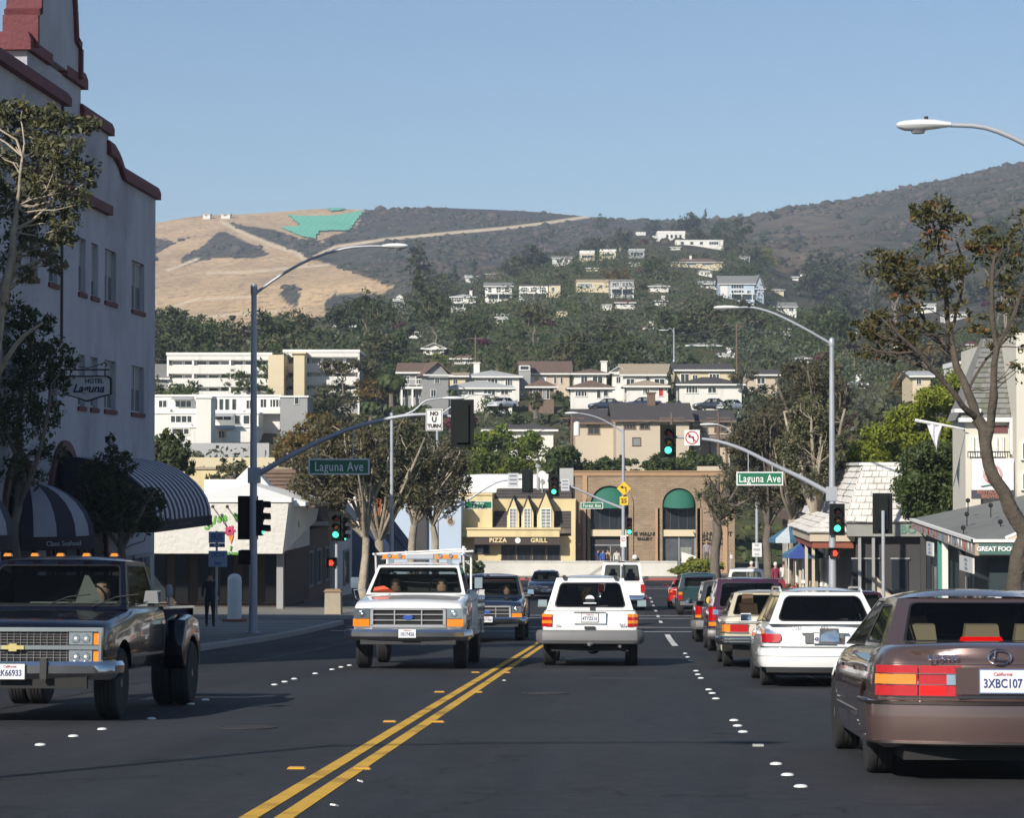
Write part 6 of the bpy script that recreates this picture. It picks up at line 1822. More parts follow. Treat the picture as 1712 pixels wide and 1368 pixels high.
 for (px0,px1,y0,y1) in ((1622,1646,945,985),(1660,1682,945,985)):
  xa,xb=x_at(px0+8,Yn)-X0,x_at(px1+8,Yn)-X0
  o=MB().mm((xa,.62,.3),(xb,.69,1.7)).build('window',mat('dim_window',(.16,.15,.13),.3,var=.6,scale=4),b)
  m=MB()
  for q in range(4):m.mm((xa+(xb-xa)*q/3-.02,.58,.3),(xa+(xb-xa)*q/3+.02,.62,1.7))
  m.build('window_bar',TR_DARK,o)
  MB().mm((xa+.05,.56,.32),(xb-.03,.6,.62)).build('red_notice',M_RED,o)
 for yy,m_ in ((7.2,TR_WHITE),(8.2,mat('teal_post',(.06,.25,.22),.6)),(12.5,W_DARK),(3.5,W_DARK)):
  MB().mm((.05,yy-.09,-.6),(.22,yy+.09,zb+up*.5)).build('post',m_,b)
 # door panels
 for yy in (4.6,9.6,11.2):
  o=MB().mm((.44,yy,-.2),(.49,yy+1.2,1.9)).build('side_window',G_WIN,b)
  MB().mm((.4,yy-.06,-.2),(.44,yy,1.95)).mm((.4,yy+1.2,-.2),(.44,yy+1.26,1.95)).build('frame',W_DARK,o)
 # notice boards under the fascia
 for (yy,w,lab) in ((1.4,2.6,0),(9.4,1.5,1)):
  zz=zb-.32+.02*yy
  o=MB().mm((-.05,yy-w/2,zz-.21),(-.0,yy+w/2,zz+.21)).build('notice_board',mat('notice_white',(.6,.6,.58),.7,var=.1),b)
  for r_ in range(3):
   text('FRESH FISH OPEN'[r_*5:r_*5+5],.12,'lettering',cols[1],o,loc=(-.055,yy,zz+.12-.12*r_),rot=(PI/2,0,-PI/2),ext=.002,sx=1.8)
 # little spot lamps on the roof
 for i,(px,py,yy) in enumerate(((1610,888,69),(1616,865,71.5),(1618,842,75),(1656,850,72),(1672,878,68.5))):
  X=x_at(px,yy)
  s=MB().tube([(0,0,-.32),(0,0,0)],.018,5).lathe([(.03,-.08),(.075,.06),(.06,.07)],8,(0,-.03,.04),axis='Y').build('roof_spot_lamp',M_BLACK)
  s.location=(X,yy,z_at(py,X,yy)+.05)
  tag(s,['black spot lamp nearest the lettered eave','black spot lamp in the middle of the grey roof','black spot lamp highest on the grey roof by the brewery sign','black spot lamp beside the leaning tree limb shadow','black spot lamp above the beige gable parapet'][i],'lamp','spot lamps on the grey restaurant roof')
steak_house()
def tudor():
 Y=82.5;g=R(Y);x0=x_at(1614,Y);Z=lambda py:z_at(py,12,Y)-g;LX=lambda px:x_at(px,Y)-x0
 b=thing('brewery_building','cream brewery restaurant with steep grey slate roof at the right edge','building',(x0,Y,g))
 MB().mm((0,0,0),(LX(1690),3.2,Z(700))).build('wall',mat('cream_render',(.60,.57,.49),.85,var=.08,scale=.6,stain=.25),b)
 MB().mm((LX(1690),-1.2,0),(LX(1790),12,Z(560))).build('tower_wall',_M['cream_render'],b)
 V=[(-.2,-.2,Z(702)),(LX(1690),-.2,Z(702)),(LX(1722),2.2,Z(560)),(LX(1662),2.2,Z(560)),(-.2,3.3,Z(702)),(LX(1662),3.0,Z(560))]
 rf=MB().add(V,[(0,1,2,3),(4,0,3,5)]).build('roof',RF_GREY,b)
 rnd=random.Random(9)
 nr=16
 for r_ in range(nr):
  t0,t1=r_/nr,(r_+1.15)/nr
  A,B,C_,D_=map(Vector,(V[0],V[1],V[2],V[3]))
  nc=7
  for c in range(nc):
   u0,u1=max(0,(c+(r_ % 2)*.5-.25)/nc),min(1,(c+(r_ % 2)*.5+.73)/nc)
   f=lambda u,t:(A.lerp(B,u)).lerp(D_.lerp(C_,u),t)
   nrm=Vector((0,-.8,.6));l0=.06+rnd.uniform(0,.02)
   q=[f(u0,t0),f(u1,t0),f(u1,min(1,t1)),f(u0,min(1,t1))]
   MB().add([q[0]+nrm*l0,q[1]+nrm*l0,q[2]+nrm*.012,q[3]+nrm*.012,q[0]+nrm*.01,q[1]+nrm*.01,q[2],q[3]],[(0,1,2,3),(0,4,5,1),(1,5,6,2),(3,2,6,7),(0,3,7,4)]).build('slate',RF_GREY if rnd.random()<.7 else mat('slate_olive',(.15,.155,.125),.9,var=.2,scale=3),rf)
 MB().mm((-.25,-.32,Z(706)),(LX(1692),-.02,Z(699))).mm((LX(1686),-.3,Z(760)),(LX(1690),-.1,Z(706))).build('gutter',TR_WHITE,b)
 MB().mm((-.4,-.3,Z(690)),(.5,.6,Z(684))).build('chimney_cap',TR_WHITE,b)
 for (a,c) in ((1621,1628),(1631,1638),(1660,1667),(1670,1678)):
  win(b,(LX(a)+LX(c))/2,(Z(730)+Z(764))/2,LX(c)-LX(a),Z(730)-Z(764),y=-.01,mull=1,pane=G_BLIND)
 rl=MB().mm((0,-.6,Z(757)),(LX(1684),-.56,Z(755)))
 for i in range(18):rl.mm((LX(1684)*i/17-.012,-.6,Z(766)),(LX(1684)*i/17+.012,-.57,Z(756)))
 rl.build('balcony_rail',M_BLACK,b)
 MB().mm((LX(1660),-.05,Z(724)),(LX(1684),-.01,Z(712))).build('name_plate',mat('maroon_plate',(.14,.05,.05),.6),b)
 win(b,LX(1705),(Z(745)+Z(765))/2,.3,Z(735)-Z(765),y=-1.21,mull=0)
 win(b,LX(1705),(Z(790)+Z(820))/2,.3,.6,y=-1.21,mull=0)
 s=thing('brewery_sign','square white billboard with ring emblem above dark lettered base','sign',(x0+LX(1652),Y-.9,g))
 w=LX(1687)-LX(1618)
 bd=MB().mm((-w/2,-.06,Z(819)),(w/2,.06,Z(767))).build('board',mat('billboard_white',(.78,.78,.77),.6),s)
 bs=MB().mm((-w/2,-.05,Z(834)),(w/2,.05,Z(819)-.004)).build('base_board',mat('base_board_dark',(.06,.06,.08),.7),s)
 for q in (-.35,.35):MB().mm((q-.04,-.03,Z(860)),(q+.04,.03,Z(834)-.002)).build('post',M_BLACK,s)
 zc=(Z(819)+Z(767))/2;r=.33
 rg=MB().panel(arc(0,0,r,0,2*PI,32)[:-1],[arc(0,0,r*.74,0,2*PI,32)[:-1]],.02,fn=lambda v:v+Vector((0,-.082,zc))).build('emblem_ring',mat('ring_red',(.55,.16,.14),.6),bd)
 for i,ch in enumerate('LAGUNA BEACH BREWING CO'):
  a=PI*1.25-1.5*PI*i/22
  if ch != ' ':text(ch,.10,'letter',M_LET,rg,loc=(r*.87*math.cos(a),-.09,zc+r*.87*math.sin(a)),rot=(PI/2,0,0),ext=.003).rotation_euler=Euler((PI/2,0,0)).to_matrix().to_4x4().to_euler() if False else (PI/2,-(a-PI/2),0)
 MB().panel(arc(-.05,.02,.11,0,PI,12),[],.02,fn=lambda v:v+Vector((0,-.082,zc))).build('emblem_sun',mat('emblem_yellow',(.75,.6,.08),.6),bd)
 MB().panel([(-.2,-.02),(.2,-.02),(.1,-.14),(-.12,-.14)],[],.02,fn=lambda v:v+Vector((0,-.084,zc))).build('emblem_wave',mat('emblem_blue',(.12,.25,.45),.6),bd)
 MB().panel([(-.42,-.4),(-.36,-.44),(.4,-.3),(.36,-.24),(0,-.33)],[],.02,fn=lambda v:v+Vector((0,-.086,zc))).build('emblem_ribbon',mat('emblem_green',(.05,.16,.12),.6),bd)
 text('RESTAURANT',.17,'lettering',mat('letter_rust',(.40,.16,.10),.6),bs,loc=(0,-.06,Z(823)),bold=.004)
 text('BREWERY',.17,'lettering',_M['letter_rust'],bs,loc=(0,-.06,Z(830)),bold=.004)
 # pennant on its pole
 f=thing('pennant_flag','white triangular pennant hanging from a slanting pole','flag',(x_at(1560,Y-.3),Y-.3,0))
 A=Vector((x_at(1530,Y-.3),Y-.3,z_at(703,10,Y)))-f.location;B=Vector((x_at(1616,Y-.3),Y-.2,z_at(718,11,Y)))-f.location
 MB().tube([A,A.lerp(B,.52),B],[.06,.05,.02],6).build('pole',TR_WHITE,f)
 p1=A.lerp(B,.22);p2=A.lerp(B,.52);tip=Vector((x_at(1566,Y-.3),Y-.3,z_at(754,10,Y)))-f.location
 V=[];n=10
 for i in range(n+1):
  for j in range(n+1):
   q=p1.lerp(p2,i/n).lerp(tip,j/n);V.append((q.x,q.y+.05*math.sin(i*1.1+j*.5),q.z))
 MB().add(V,[(i*(n+1)+j,(i+1)*(n+1)+j,(i+1)*(n+1)+j+1,i*(n+1)+j+1) for i in range(n) for j in range(n)]).build('cloth',mat('pennant_cloth',(.68,.66,.72),.9,var=.08),f,smooth=True)
tudor()
# ------------------------------------------------------------------ planting the hillside round the houses
def fill():
 rnd=random.Random(77)
 placed=[]
 cand=[]
 def clear(px,D,top,w,base):
  for nm,x0,x1,y0,y1,hD in HREG:
   if px+w>x0-2 and px-w<x1+2:
    if D<hD and top<y0+(y1-y0)*.72 and base>y0 and not (abs(px-(x0+x1)/2)>(x1-x0)*.5 and top>y0+(y1-y0)*.2):return False
    if hD<=D<hD+14 and base<y1+3 and abs(px-(x0+x1)/2)<(x1-x0)/2+w*.3:return False
  return True
 # hand placed ones: (kind, px, base py, height px, label)
 hand=[('tall_dark',724,592,110,'tall dark eucalyptus with long pale stem above the white stepped house'),
   ('tall_olive',892,592,92,'slender eucalyptus with bare white lower stem in the middle of the slope'),
   ('tall_dark',613,585,96,'left stem of the paired dark eucalyptus behind the white slab'),
   ('tall_dark',636,588,92,'right leaning stem of the paired dark eucalyptus behind the white slab'),
   ('broad_dark',580,555,66,'dark eucalyptus mass left of the paired stems'),
   ('broad_dark2',283,570,62,'dark round trees right beside the hotel corner'),
   ('broad_dark',312,572,46,'smaller dark tree right of the hotel corner trees'),
   ('broad_olive',490,592,78,'broad olive eucalyptus behind the stair tower'),
   ('broad_dark',470,560,46,'dark treetop above the broad olive eucalyptus'),
   ('bush_purple',400,590,30,'purple bougainvillea bank above the white slab'),
   ('bush_purple',370,586,26,'purple bougainvillea bank nearer the hotel'),
   ('broad_dark',1148,392,40,'big dark round tree behind the hilltop villa'),
   ('cone_dark',1180,388,38,'pointed dark tree right of the big round hilltop tree'),
   ('broad_mid',1212,396,34,'rounded tree at the right end of the hilltop row'),
   ('broad_dark2',1090,392,28,'low dark hilltop tree above the small white villa'),
   ('tall_dark',1005,408,48,'tall dark tree on the skyline left of the hilltop villa'),
   ('tall_dark',912,426,40,'tall thin dark tree on the left shoulder of the hilltop'),
   ('broad_dark',880,468,62,'dark tree mass right of the long brown house'),
   ('broad_dark2',848,458,30,'dark tree behind the long brown house'),
   ('cone_dark',793,478,44,'dark upright tree left of the white cabin'),
   ('broad_dark',1382,506,82,'large dark tree standing alone on the dry slope left of the right pole'),
   ('broad_mid2',1400,545,62,'bright green round tree under the lone large dark tree'),
   ('broad_olive',1462,590,60,'olive tree mass right of the signal pole top'),
   ('bush_purple',1268,560,34,'dark red bougainvillea tree beneath the curved lamp arm'),
   ('bush_purple',1392,566,26,'small dark red bush beside the right pole cap'),
   ('flat_olive',1245,662,52,'spreading olive tree over the dark roofed wing'),
   ('broad_dark',1272,700,66,'very dark pine right of the dark roofed wing'),
   ('broad_yel',735,612,26,'yellow green tree behind the grey gable wing'),
   ('broad_mid',822,700,46,'green round tree under the white porch bungalow'),
   ('broad_mid2',980,694,34,'leafy hedge tree in front of the little gable porch house'),
   ('broad_mid2',958,692,28,'second hedge tree left of the leafy hedge tree'),
   ('broad_olive',560,690,60,'dense tree clump under the right white slab'),
   ('broad_dark',545,700,52,'dark tree clump right of the shaded side block'),
   ('flat_brown',572,668,80,'thin brownish tree before the right white slab'),
   ('broad_rust',628,672,56,'rusty leaved tree between right slab and palm'),
   ('cone_dark',1120,660,50,'dark cypress between tan roof house and cream house'),
   ('bush_mid',893,668,22,'dark garden bush left of the brown pyramid cottage'),
   ('bush_mid',934,668,24,'round garden bush right of the brown pyramid cottage'),
   ('flat_brown',975,775,66,'bare brownish tree in front of the left apartment wing'),
   ('flat_brown',1000,770,60,'bare brownish tree nearest the white transformer pole'),
   ('broad_dark',1294,366,16,'dark round bush cluster on the right skyline'),
   ('bush_mid',1320,384,12,'dark bush under the right skyline cluster'),
   ('bush_mid',1404,366,12,'lone bush on the right dry hill'),
   ('bush_mid',1278,404,16,'upright shrub right of the hilltop villa on the dry slope')]
 for key,px,pb,hp,lab in hand:
  X,Y,Z,D=hit(px,pb)
  H={'broad':8.5*.95,'tall_':17,'cone_':12,'bush_':2.8,'flat_':8}[key[:5]]
  if pb>655:D=min(D,300);q=PD(px,pb,D);X,Y,Z=q.x,q.y,q.z
  s=hp*D/FPX/H
  plant(key,(X,Y,Z-.3),s,lab,rnd.uniform(0,6),sxy=1.15 if key[:5] in ('broad','bush_') else 1.0)
  placed.append((px,D,hp*.6))
 n=0;tries=0
 rows=[]
 kinds=['broad_dark']*5+['broad_mid']*4+['broad_olive']*5+['broad_grey']*2+['tall_dark']*2+['tall_olive']*3+['tall_mid']*2+['cone_dark']+['flat_olive']*2+['flat_brown']*2+['broad_dark2']*3+['broad_mid2']*3+['bush_olive']*2+['bush_mid']*2+['bush_purple','broad_rust','broad_yel']
 items=[]
 while n<285 and tries<9000:
  tries+=1
  D=215+(1060-215)*rnd.random()**.75
  px=rnd.uniform(245,1735)
  j=int(np.clip(np.searchsorted(TPX,px),0,len(TPX)-1));i=int(np.clip(np.searchsorted(TD,D),0,len(TD)-1))
  sy=float(_sy[i,j])
  if sy<=340 or sy>860:continue
  # is this ground in sight, or just behind the brow
  vis=float(_sy[:i,j].min()) if i else 999
  if vis<sy-6:continue
  if px>1270 and D>620:
   if rnd.random()<.93:continue
  if px<640 and 440<D:continue
  key=rnd.choice(kinds)
  if px<660 and D>330 and key.startswith('tall'):key='broad_mid'
  if px>1400 and rnd.random()<.5:key=rnd.choice(['flat_brown','broad_olive','tall_olive'])
  s=rnd.uniform(.75,1.35)*(1.25 if D>450 else 1)
  H={'broad':8,'tall_':15,'cone_':12,'bush_':2.8,'flat_':8}[key[:5]]*s
  Wd={'broad':10,'tall_':8,'cone_':4.5,'bush_':4.5,'flat_':10}[key[:5]]*s
  w=Wd/2*FPX/D;top=sy-H*FPX/D
  if not clear(px,D,top,w*.8,sy):continue
  ok=True
  for (qx,qD,qw) in placed:
   if abs(qx-px)<(w+qw)*.40 and abs(qD-D)<16+D*.035:ok=False;break
  if not ok:continue
  p=PD(px,sy,D)
  placed.append((px,D,w));n+=1
  items.append((px,sy,D,key,s,p,H))
 # labels from what stands nearest
 groups={}
 for it in items:
  px,sy,D,key,s,p,H=it
  best=min(HREG,key=lambda h:math.hypot((h[1]+h[2])/2-px,((h[3]+h[4])/2-(sy-H*FPX/D/2))*1.5))
  dx=px-(best[1]+best[2])/2;dy=(sy-H*FPX/D/2)-(best[3]+best[4])/2
  hw=(best[2]-best[1])/2
  if abs(dx)>hw*.8+4 and abs(dx)>abs(dy)*.8:rel='left of' if dx<0 else 'right of'
  else:rel='above' if dy<0 else 'below'
  word=KINDS[key][5]
  groups.setdefault((word,rel,best[0],'shrub' if key.startswith('bush') else 'tree'),[]).append(it)
 for (word,rel,hs,noun),L in groups.items():
  L.sort(key=lambda t:t[0])
  for k,(px,sy,D,key,s,p,H) in enumerate(L):
   lab=f'{word} {noun} {rel} {hs}'
   if len(L)>1:lab+=', '+names[k]+' from left'
   plant(key,(p.x,p.y,p.z-.3),s,lab,rnd.uniform(0,6),group='trees and shrubs on the house covered hillside')
fill()
def undergrowth():
 rnd=np.random.RandomState(12)
 N=9000
 D=190+(1090-190)*rnd.rand(N)**.8;px=rnd.uniform(225,1740,N)
 I=np.clip(np.searchsorted(TD,D)-1,0,n0-2);J=np.clip(np.searchsorted(TPX,px)-1,0,n1-2)
 sy=_sy[I,J]
 keep=(sy>345) & ~((px>1290) & (D>620) & (rnd.rand(N)<.9)) & ~((px<600) & (D>460))
 for nm,x0,x1,y0,y1,hD in HREG:
  keep &= ~((px>x0-3) & (px<x1+3) & (D<hD+12) & (D>hD-75) & (sy<y1+34))
 D,px,I,J=D[keep],px[keep],I[keep],J[keep]
 clumps=[]
 for k in range(len(D)):
  big=rnd.rand()<.34 and D[k]>330
  s=(rnd.uniform(1.9,3.4) if big else rnd.uniform(.7,1.7))*(1+D[k]/1500)
  p=PD(px[k],_sy[I[k],J[k]],D[k])
  clumps.append(((p.x,p.y,p.z+s*.3),(s*1.5,s*1.5,s*(1.05 if big else .8)),(110 if big else 34) if D[k]<600 else (90 if big else 24)))
 V,F_,T=leaves_np(rnd,clumps,.34,tone_sh=.3)
 n4=len(F_)
 # tone follows the kind of bush over some metres
 cx=V.reshape(-1,4,3).mean(1)
 T=np.clip(.5*T+.9*vnoise(cx[:,0]/9,cx[:,1]/9,4)-.15,0,1)
 kind=(vnoise(cx[:,0]/22,cx[:,1]/22,7)*2.99).astype(int)
 o=mesh_np('undergrowth',V,F_,[L_GREY,L_MID,L_OLIVE],fattr={'tone':T},mi=kind)
 tag(o,'dense low bushes and hedges filling the slope between houses and trees','undergrowth',kind='stuff')
undergrowth()
# palms
def palm_at(px,py,hp,Lp,label,seed,D=None,**kw):
 if D is None:X,Y,Z,D=hit(px,py)
 q=PD(px,py,D)
 return palm(q-Vector((0,0,.3)),hp*D/FPX,Lp*D/FPX,label,seed,**kw)
palm_at(655,690,62,36,'large feathery date palm left of the two gabled grey house',1,D=285,lm=L_MID,n=46)
palm_at(680,574,30,20,'dark palm below the lower ridge house',2,lm=L_DARK)
palm_at(896,696,28,17,'short bushy palm on the bank below the brown pyramid cottage',3,D=285,lm=L_OLIVE)
palm_at(757,672,22,13,'small fan palm in front of the white porch bungalow',4,D=290,lm=L_MID)
palm_at(388,562,36,9,'thin lone palm against the tan hillside',5,lm=L_DARK,tr=.16)
palm_at(620,712,40,26,'green palm at the foot of the large date palm',6,D=270,lm=L_MID)
palm_at(1386,560,26,24,'palm in the trees left of the right pole top',7,lm=L_MID)
palm_at(1420,572,30,20,'second palm right of the right pole top',8,lm=L_DARK)
palm_at(705,700,24,24,'low palm fronds behind the curved mast arm',9,D=280,lm=L_MID)
# ------------------------------------------------------------------ vehicles
V_TYRE=mat('tyre_rubber',(.018,.018,.019),.85,var=.25,scale=12,bump=.2,bscale=60)
V_RIM=mat('wheel_alloy',(.45,.45,.46),.3,metal=.8,var=.1,scale=4)
V_CHROME=mat('chrome',(.60,.61,.63),.14,metal=1.0,var=.04,scale=4)
V_BLACK=mat('black_plastic',(.02,.02,.021),.5,var=.2,scale=6)
V_GREYP=mat('grey_plastic',(.13,.13,.135),.55,var=.12,scale=5)
V_UNDER=mat('underbody',(.012,.012,.012),.8,var=.4,scale=4)
V_RED=mat('tail_red',(.42,.001,.003),.2,var=.3,scale=28,coat=.6)
V_BRAKE=glow('brake_red',(1.0,.004,.003),.8,(.5,.0,.0))
V_AMB=mat('amber_lens',(.75,.22,.015),.15,var=.15,scale=20,coat=.6)
V_CLEAR=mat('clear_lens',(.50,.53,.56),.16,metal=.9,var=.25,scale=9,coat=1)
V_GLASS=glass('car_glass',(.62,.66,.64),.07)
V_GLASSD=glass('car_glass_dark',(.26,.28,.28),.2)
V_PLATE=mat('plate_white',(.70,.71,.72),.5,var=.06,scale=8)
V_PBLUE=mat('plate_blue',(.03,.05,.16),.5)
V_TAN=mat('tan_leather',(.42,.34,.23),.7,var=.1)
V_DKIN=mat('dark_interior',(.03,.03,.032),.8,var=.3)
V_RUB=mat('window_rubber',(.012,.012,.013),.5)
SKIN=mat('skin',(.42,.25,.17),.6,var=.08)
SKIN_D=mat('skin_shade',(.25,.14,.09),.6,var=.08)
HAIR_D=mat('dark_hair',(.02,.015,.012),.7,var=.3)
HAIR_W=mat('white_hair',(.6,.58,.54),.7,var=.1)
def boxmap(st,cprof,rbow=.06,fbow=.06,rprof=None,fprof=None,crown=.03,na=10):
 """st: (y, zbot, ztop, halfwidth); cprof: (c, width factor) from sill to top; rprof/fprof: end offsets along c"""
 cs=[c for c,w in cprof];ws=[w for c,w in cprof]
 ys=[s[0] for s in st]
 na_=np.linspace(-1,1,na+1)
 y0,y1=ys[0],ys[-1]
 m=MB();key={}
 def pt(i,j,k):
  if (i,j,k) in key:return key[(i,j,k)]
  y,zb,zt,hw=st[j];a=na_[i];c=cs[k]
  x=a*hw*ws[k]
  z=zb+(zt-zb)*c
  if c>=.999:z+=crown*(1-a*a)
  er=max(0,1-(y-y0)/.5);ef=max(0,1-(y1-y)/.5)
  yy=y+er*(rbow*a*a+(np.interp(c,[p[0] for p in rprof],[p[1] for p in rprof]) if rprof else 0)) \
    -ef*(fbow*a*a+(np.interp(c,[p[0] for p in fprof],[p[1] for p in fprof]) if fprof else 0))
  key[(i,j,k)]=len(m.v);m.v.append((x,yy,z));return key[(i,j,k)]
 NJ,NK=len(st)-1,len(cs)-1
 def q(a,b,c,d):m.f.append((a,b,c,d));m.m.append(0)
 for j in range(NJ):
  for k in range(NK):
   q(pt(0,j,k),pt(0,j,k+1),pt(0,j+1,k+1),pt(0,j+1,k))
   q(pt(na,j,k),pt(na,j+1,k),pt(na,j+1,k+1),pt(na,j,k+1))
  for i in range(na):
   q(pt(i,j,NK),pt(i+1,j,NK),pt(i+1,j+1,NK),pt(i,j+1,NK))
   q(pt(i,j,0),pt(i,j+1,0),pt(i+1,j+1,0),pt(i+1,j,0))
 for i in range(na):
  for k in range(NK):
   q(pt(i,0,k),pt(i+1,0,k),pt(i+1,0,k+1),pt(i,0,k+1))
   q(pt(i,NJ,k),pt(i,NJ,k+1),pt(i+1,NJ,k+1),pt(i+1,NJ,k))
 return m
def cut(o,cyls):
 """wheel openings: cylinders (x, y, z, r, depth) taken out of a body mesh"""
 dgo=[]
 c=MB()
 for x,y,z,r,dpt in cyls:c.lathe([(r,-dpt/2),(r,dpt/2)],28,(x,y,z),axis='X')
 co=c.build('cutter',V_UNDER)
 bm=bmesh.new();bm.from_mesh(co.data);bmesh.ops.recalc_face_normals(bm,faces=bm.faces);bm.to_mesh(co.data);bm.free()
 bm=bmesh.new();bm.from_mesh(o.data);bmesh.ops.recalc_face_normals(bm,faces=bm.faces);bm.to_mesh(o.data);bm.free()
 md=o.modifiers.new('b','BOOLEAN');md.operation='DIFFERENCE';md.object=co;md.solver='EXACT'
 dg=bpy.context.evaluated_depsgraph_get();dg.update()
 me=bpy.data.meshes.new_from_object(o.evaluated_get(dg))
 o.modifiers.remove(md);old=o.data;o.data=me
 bpy.data.objects.remove(co);bpy.data.meshes.remove(old)
 me.polygons.foreach_set('use_smooth',[True]*len(me.polygons));me.set_sharp_from_angle(angle=math.radians(38))
 me.name=o.name
def wheel(par,x,y,r,w,rim=V_RIM,spokes=7,rr=.62,hub=True,dual=False):
 s=1 if x>0 else-1
 t=MB()
 h=w/2
 prof=[(r*rr,-h*.95),(r*.80,-h*1.02),(r*.93,-h*.98),(r*.985,-h*.82)]
 for g_ in (-.55,-.18,.18,.55):
  prof+=[(r,h*(g_-.14)),(r,h*(g_+.12)),(r*.972,h*(g_+.13)),(r*.972,h*(g_+.20))]
 prof=prof[:-2]+[(r*.985,h*.82),(r*.93,h*.98),(r*.80,h*1.02),(r*rr,h*.95)]
 t.lathe(prof,32,(x,y,r),axis='X')
 o=t.build('wheel',V_TYRE,par,smooth=True,angle=30)
 k=MB();R0=r*rr
 k.lathe([(R0,-s*h*.9),(R0,s*h*.9),(R0*.92,s*h*.92),(R0*.90,s*h*.6),(R0*.3,s*h*.52),(.001,s*h*.52)],28,(x,y,r),axis='X')
 for i in range(spokes):
  a=2*PI*i/spokes
  cy,cz=math.cos(a)*R0*.55,math.sin(a)*R0*.55
  k.box((x+s*h*.72,y+cy,r+cz),(h*.3,R0*.8,R0*.24),rot=(a,0,0))
 if hub:k.lathe([(R0*.24,s*h*.5),(R0*.22,s*h*.95),(.001,s*h*.97)],14,(x,y,r),axis='X')
 k.build('rim',rim,o,smooth=True,angle=30)
 return o
class Cell:
 """curved quad between four corners, given as a frame with a pane in its rounded opening"""
 def __init__(s,P00,P10,P11,P01,bul=(0,0,0),mar=(.05,.05,.05,.05),cr=.12,n=6):
  s.P=[Vector(p) for p in (P00,P10,P11,P01)];s.b=Vector(bul);s.mar=mar;s.cr=cr;s.n=n
 def at(s,u,v,off=0):
  a=s.P[0].lerp(s.P[1],u);b=s.P[3].lerp(s.P[2],u)
  q=a.lerp(b,v)+s.b*(4*u*(1-u))*(1 if v>-1 else 0)
  if off:q=q+s.nrm()*off
  return q
 def nrm(s):
  n=(s.P[1]-s.P[0]).cross(s.P[3]-s.P[0]).normalized();return n
 def loop(s,l,r,b,t,cr):
  pts=[];n=4
  W=(s.P[1]-s.P[0]).length;H=(s.P[3]-s.P[0]).length
  cu,cv=cr/max(W,.01),cr/max(H,.01)
  for (cx,cy,a0) in ((1-r-cu,1-t-cv,0),(l+cu,1-t-cv,PI/2),(l+cu,b+cv,PI),(1-r-cu,b+cv,1.5*PI)):
   for i in range(n+1):
    a=a0+PI/2*i/n;pts.append((cx+cu*math.cos(a),cy+cv*math.sin(a)))
  # extra points along the edges so that the bulge shows
  out=[]
  for i in range(len(pts)):
   p,q=pts[i],pts[(i+1) % len(pts)]
   out.append(p)
   d=math.hypot(q[0]-p[0],q[1]-p[1])
   k=int(d/.15)
   for j in range(1,k+1):out.append((p[0]+(q[0]-p[0])*j/(k+1),p[1]+(q[1]-p[1])*j/(k+1)))
  return out
 def build(s,ring,rub,gl):
  l,r,b,t=s.mar
  W=(s.P[1]-s.P[0]).length;H=(s.P[3]-s.P[0]).length
  l,r,b,t=l/W,r/W,b/H,t/H
  inn=s.loop(l,r,b,t,s.cr);n=len(inn)
  # outer boundary points matched by direction from the middle
  cx,cy=(l+1-r)/2,(b+1-t)/2
  out=[]
  for (u,v) in inn:
   du,dv=u-cx,v-cy
   k=min([((1-cx)/du) if du>1e-9 else ((-cx)/du if du<-1e-9 else 1e9),((1-cy)/dv) if dv>1e-9 else ((-cy)/dv if dv<-1e-9 else 1e9)])
   out.append((min(1,max(0,cx+du*k)),min(1,max(0,cy+dv*k))))
  # snap nearest ones to the true corners
  for c in ((0,0),(1,0),(1,1),(0,1)):
   i=min(range(n),key=lambda i:(out[i][0]-c[0])**2+(out[i][1]-c[1])**2);out[i]=c
  A=[s.at(*p) for p in out];B=[s.at(*p) for p in inn]
  ring.add(A+B,[(i,(i+1) % n,n+(i+1) % n,n+i) for i in range(n)])
  g2=.022
  inn2=s.loop(l+g2/W,r+g2/W,b+g2/H,t+g2/H,max(.01,s.cr-.02))
  m=min(n,len(inn2))
  C=[s.at(u,v,.004) for u,v in inn];D=[s.at(cx+(u-cx)*(1-2*g2/W/(1-l-r)),cy+(v-cy)*(1-2*g2/H/(1-b-t)),.004) for u,v in inn]
  rub.add(C+D,[(i,(i+1) % n,n+(i+1) % n,n+i) for i in range(n)])
  # pane as concentric rings
  rings=[[s.at(cx+(u-cx)*k,cy+(v-cy)*k,-.004) for u,v in inn] for k in (.995,.66,.33)]
  V=sum(rings,[])+[s.at(cx,cy,-.004)]
  fs=[]
  for q in range(2):fs+=[(q*n+i,q*n+(i+1) % n,(q+1)*n+(i+1) % n,(q+1)*n+i) for i in range(n)]
  fs+=[(2*n+i,2*n+(i+1) % n,3*n) for i in range(n)]
  gl.add(V,fs)
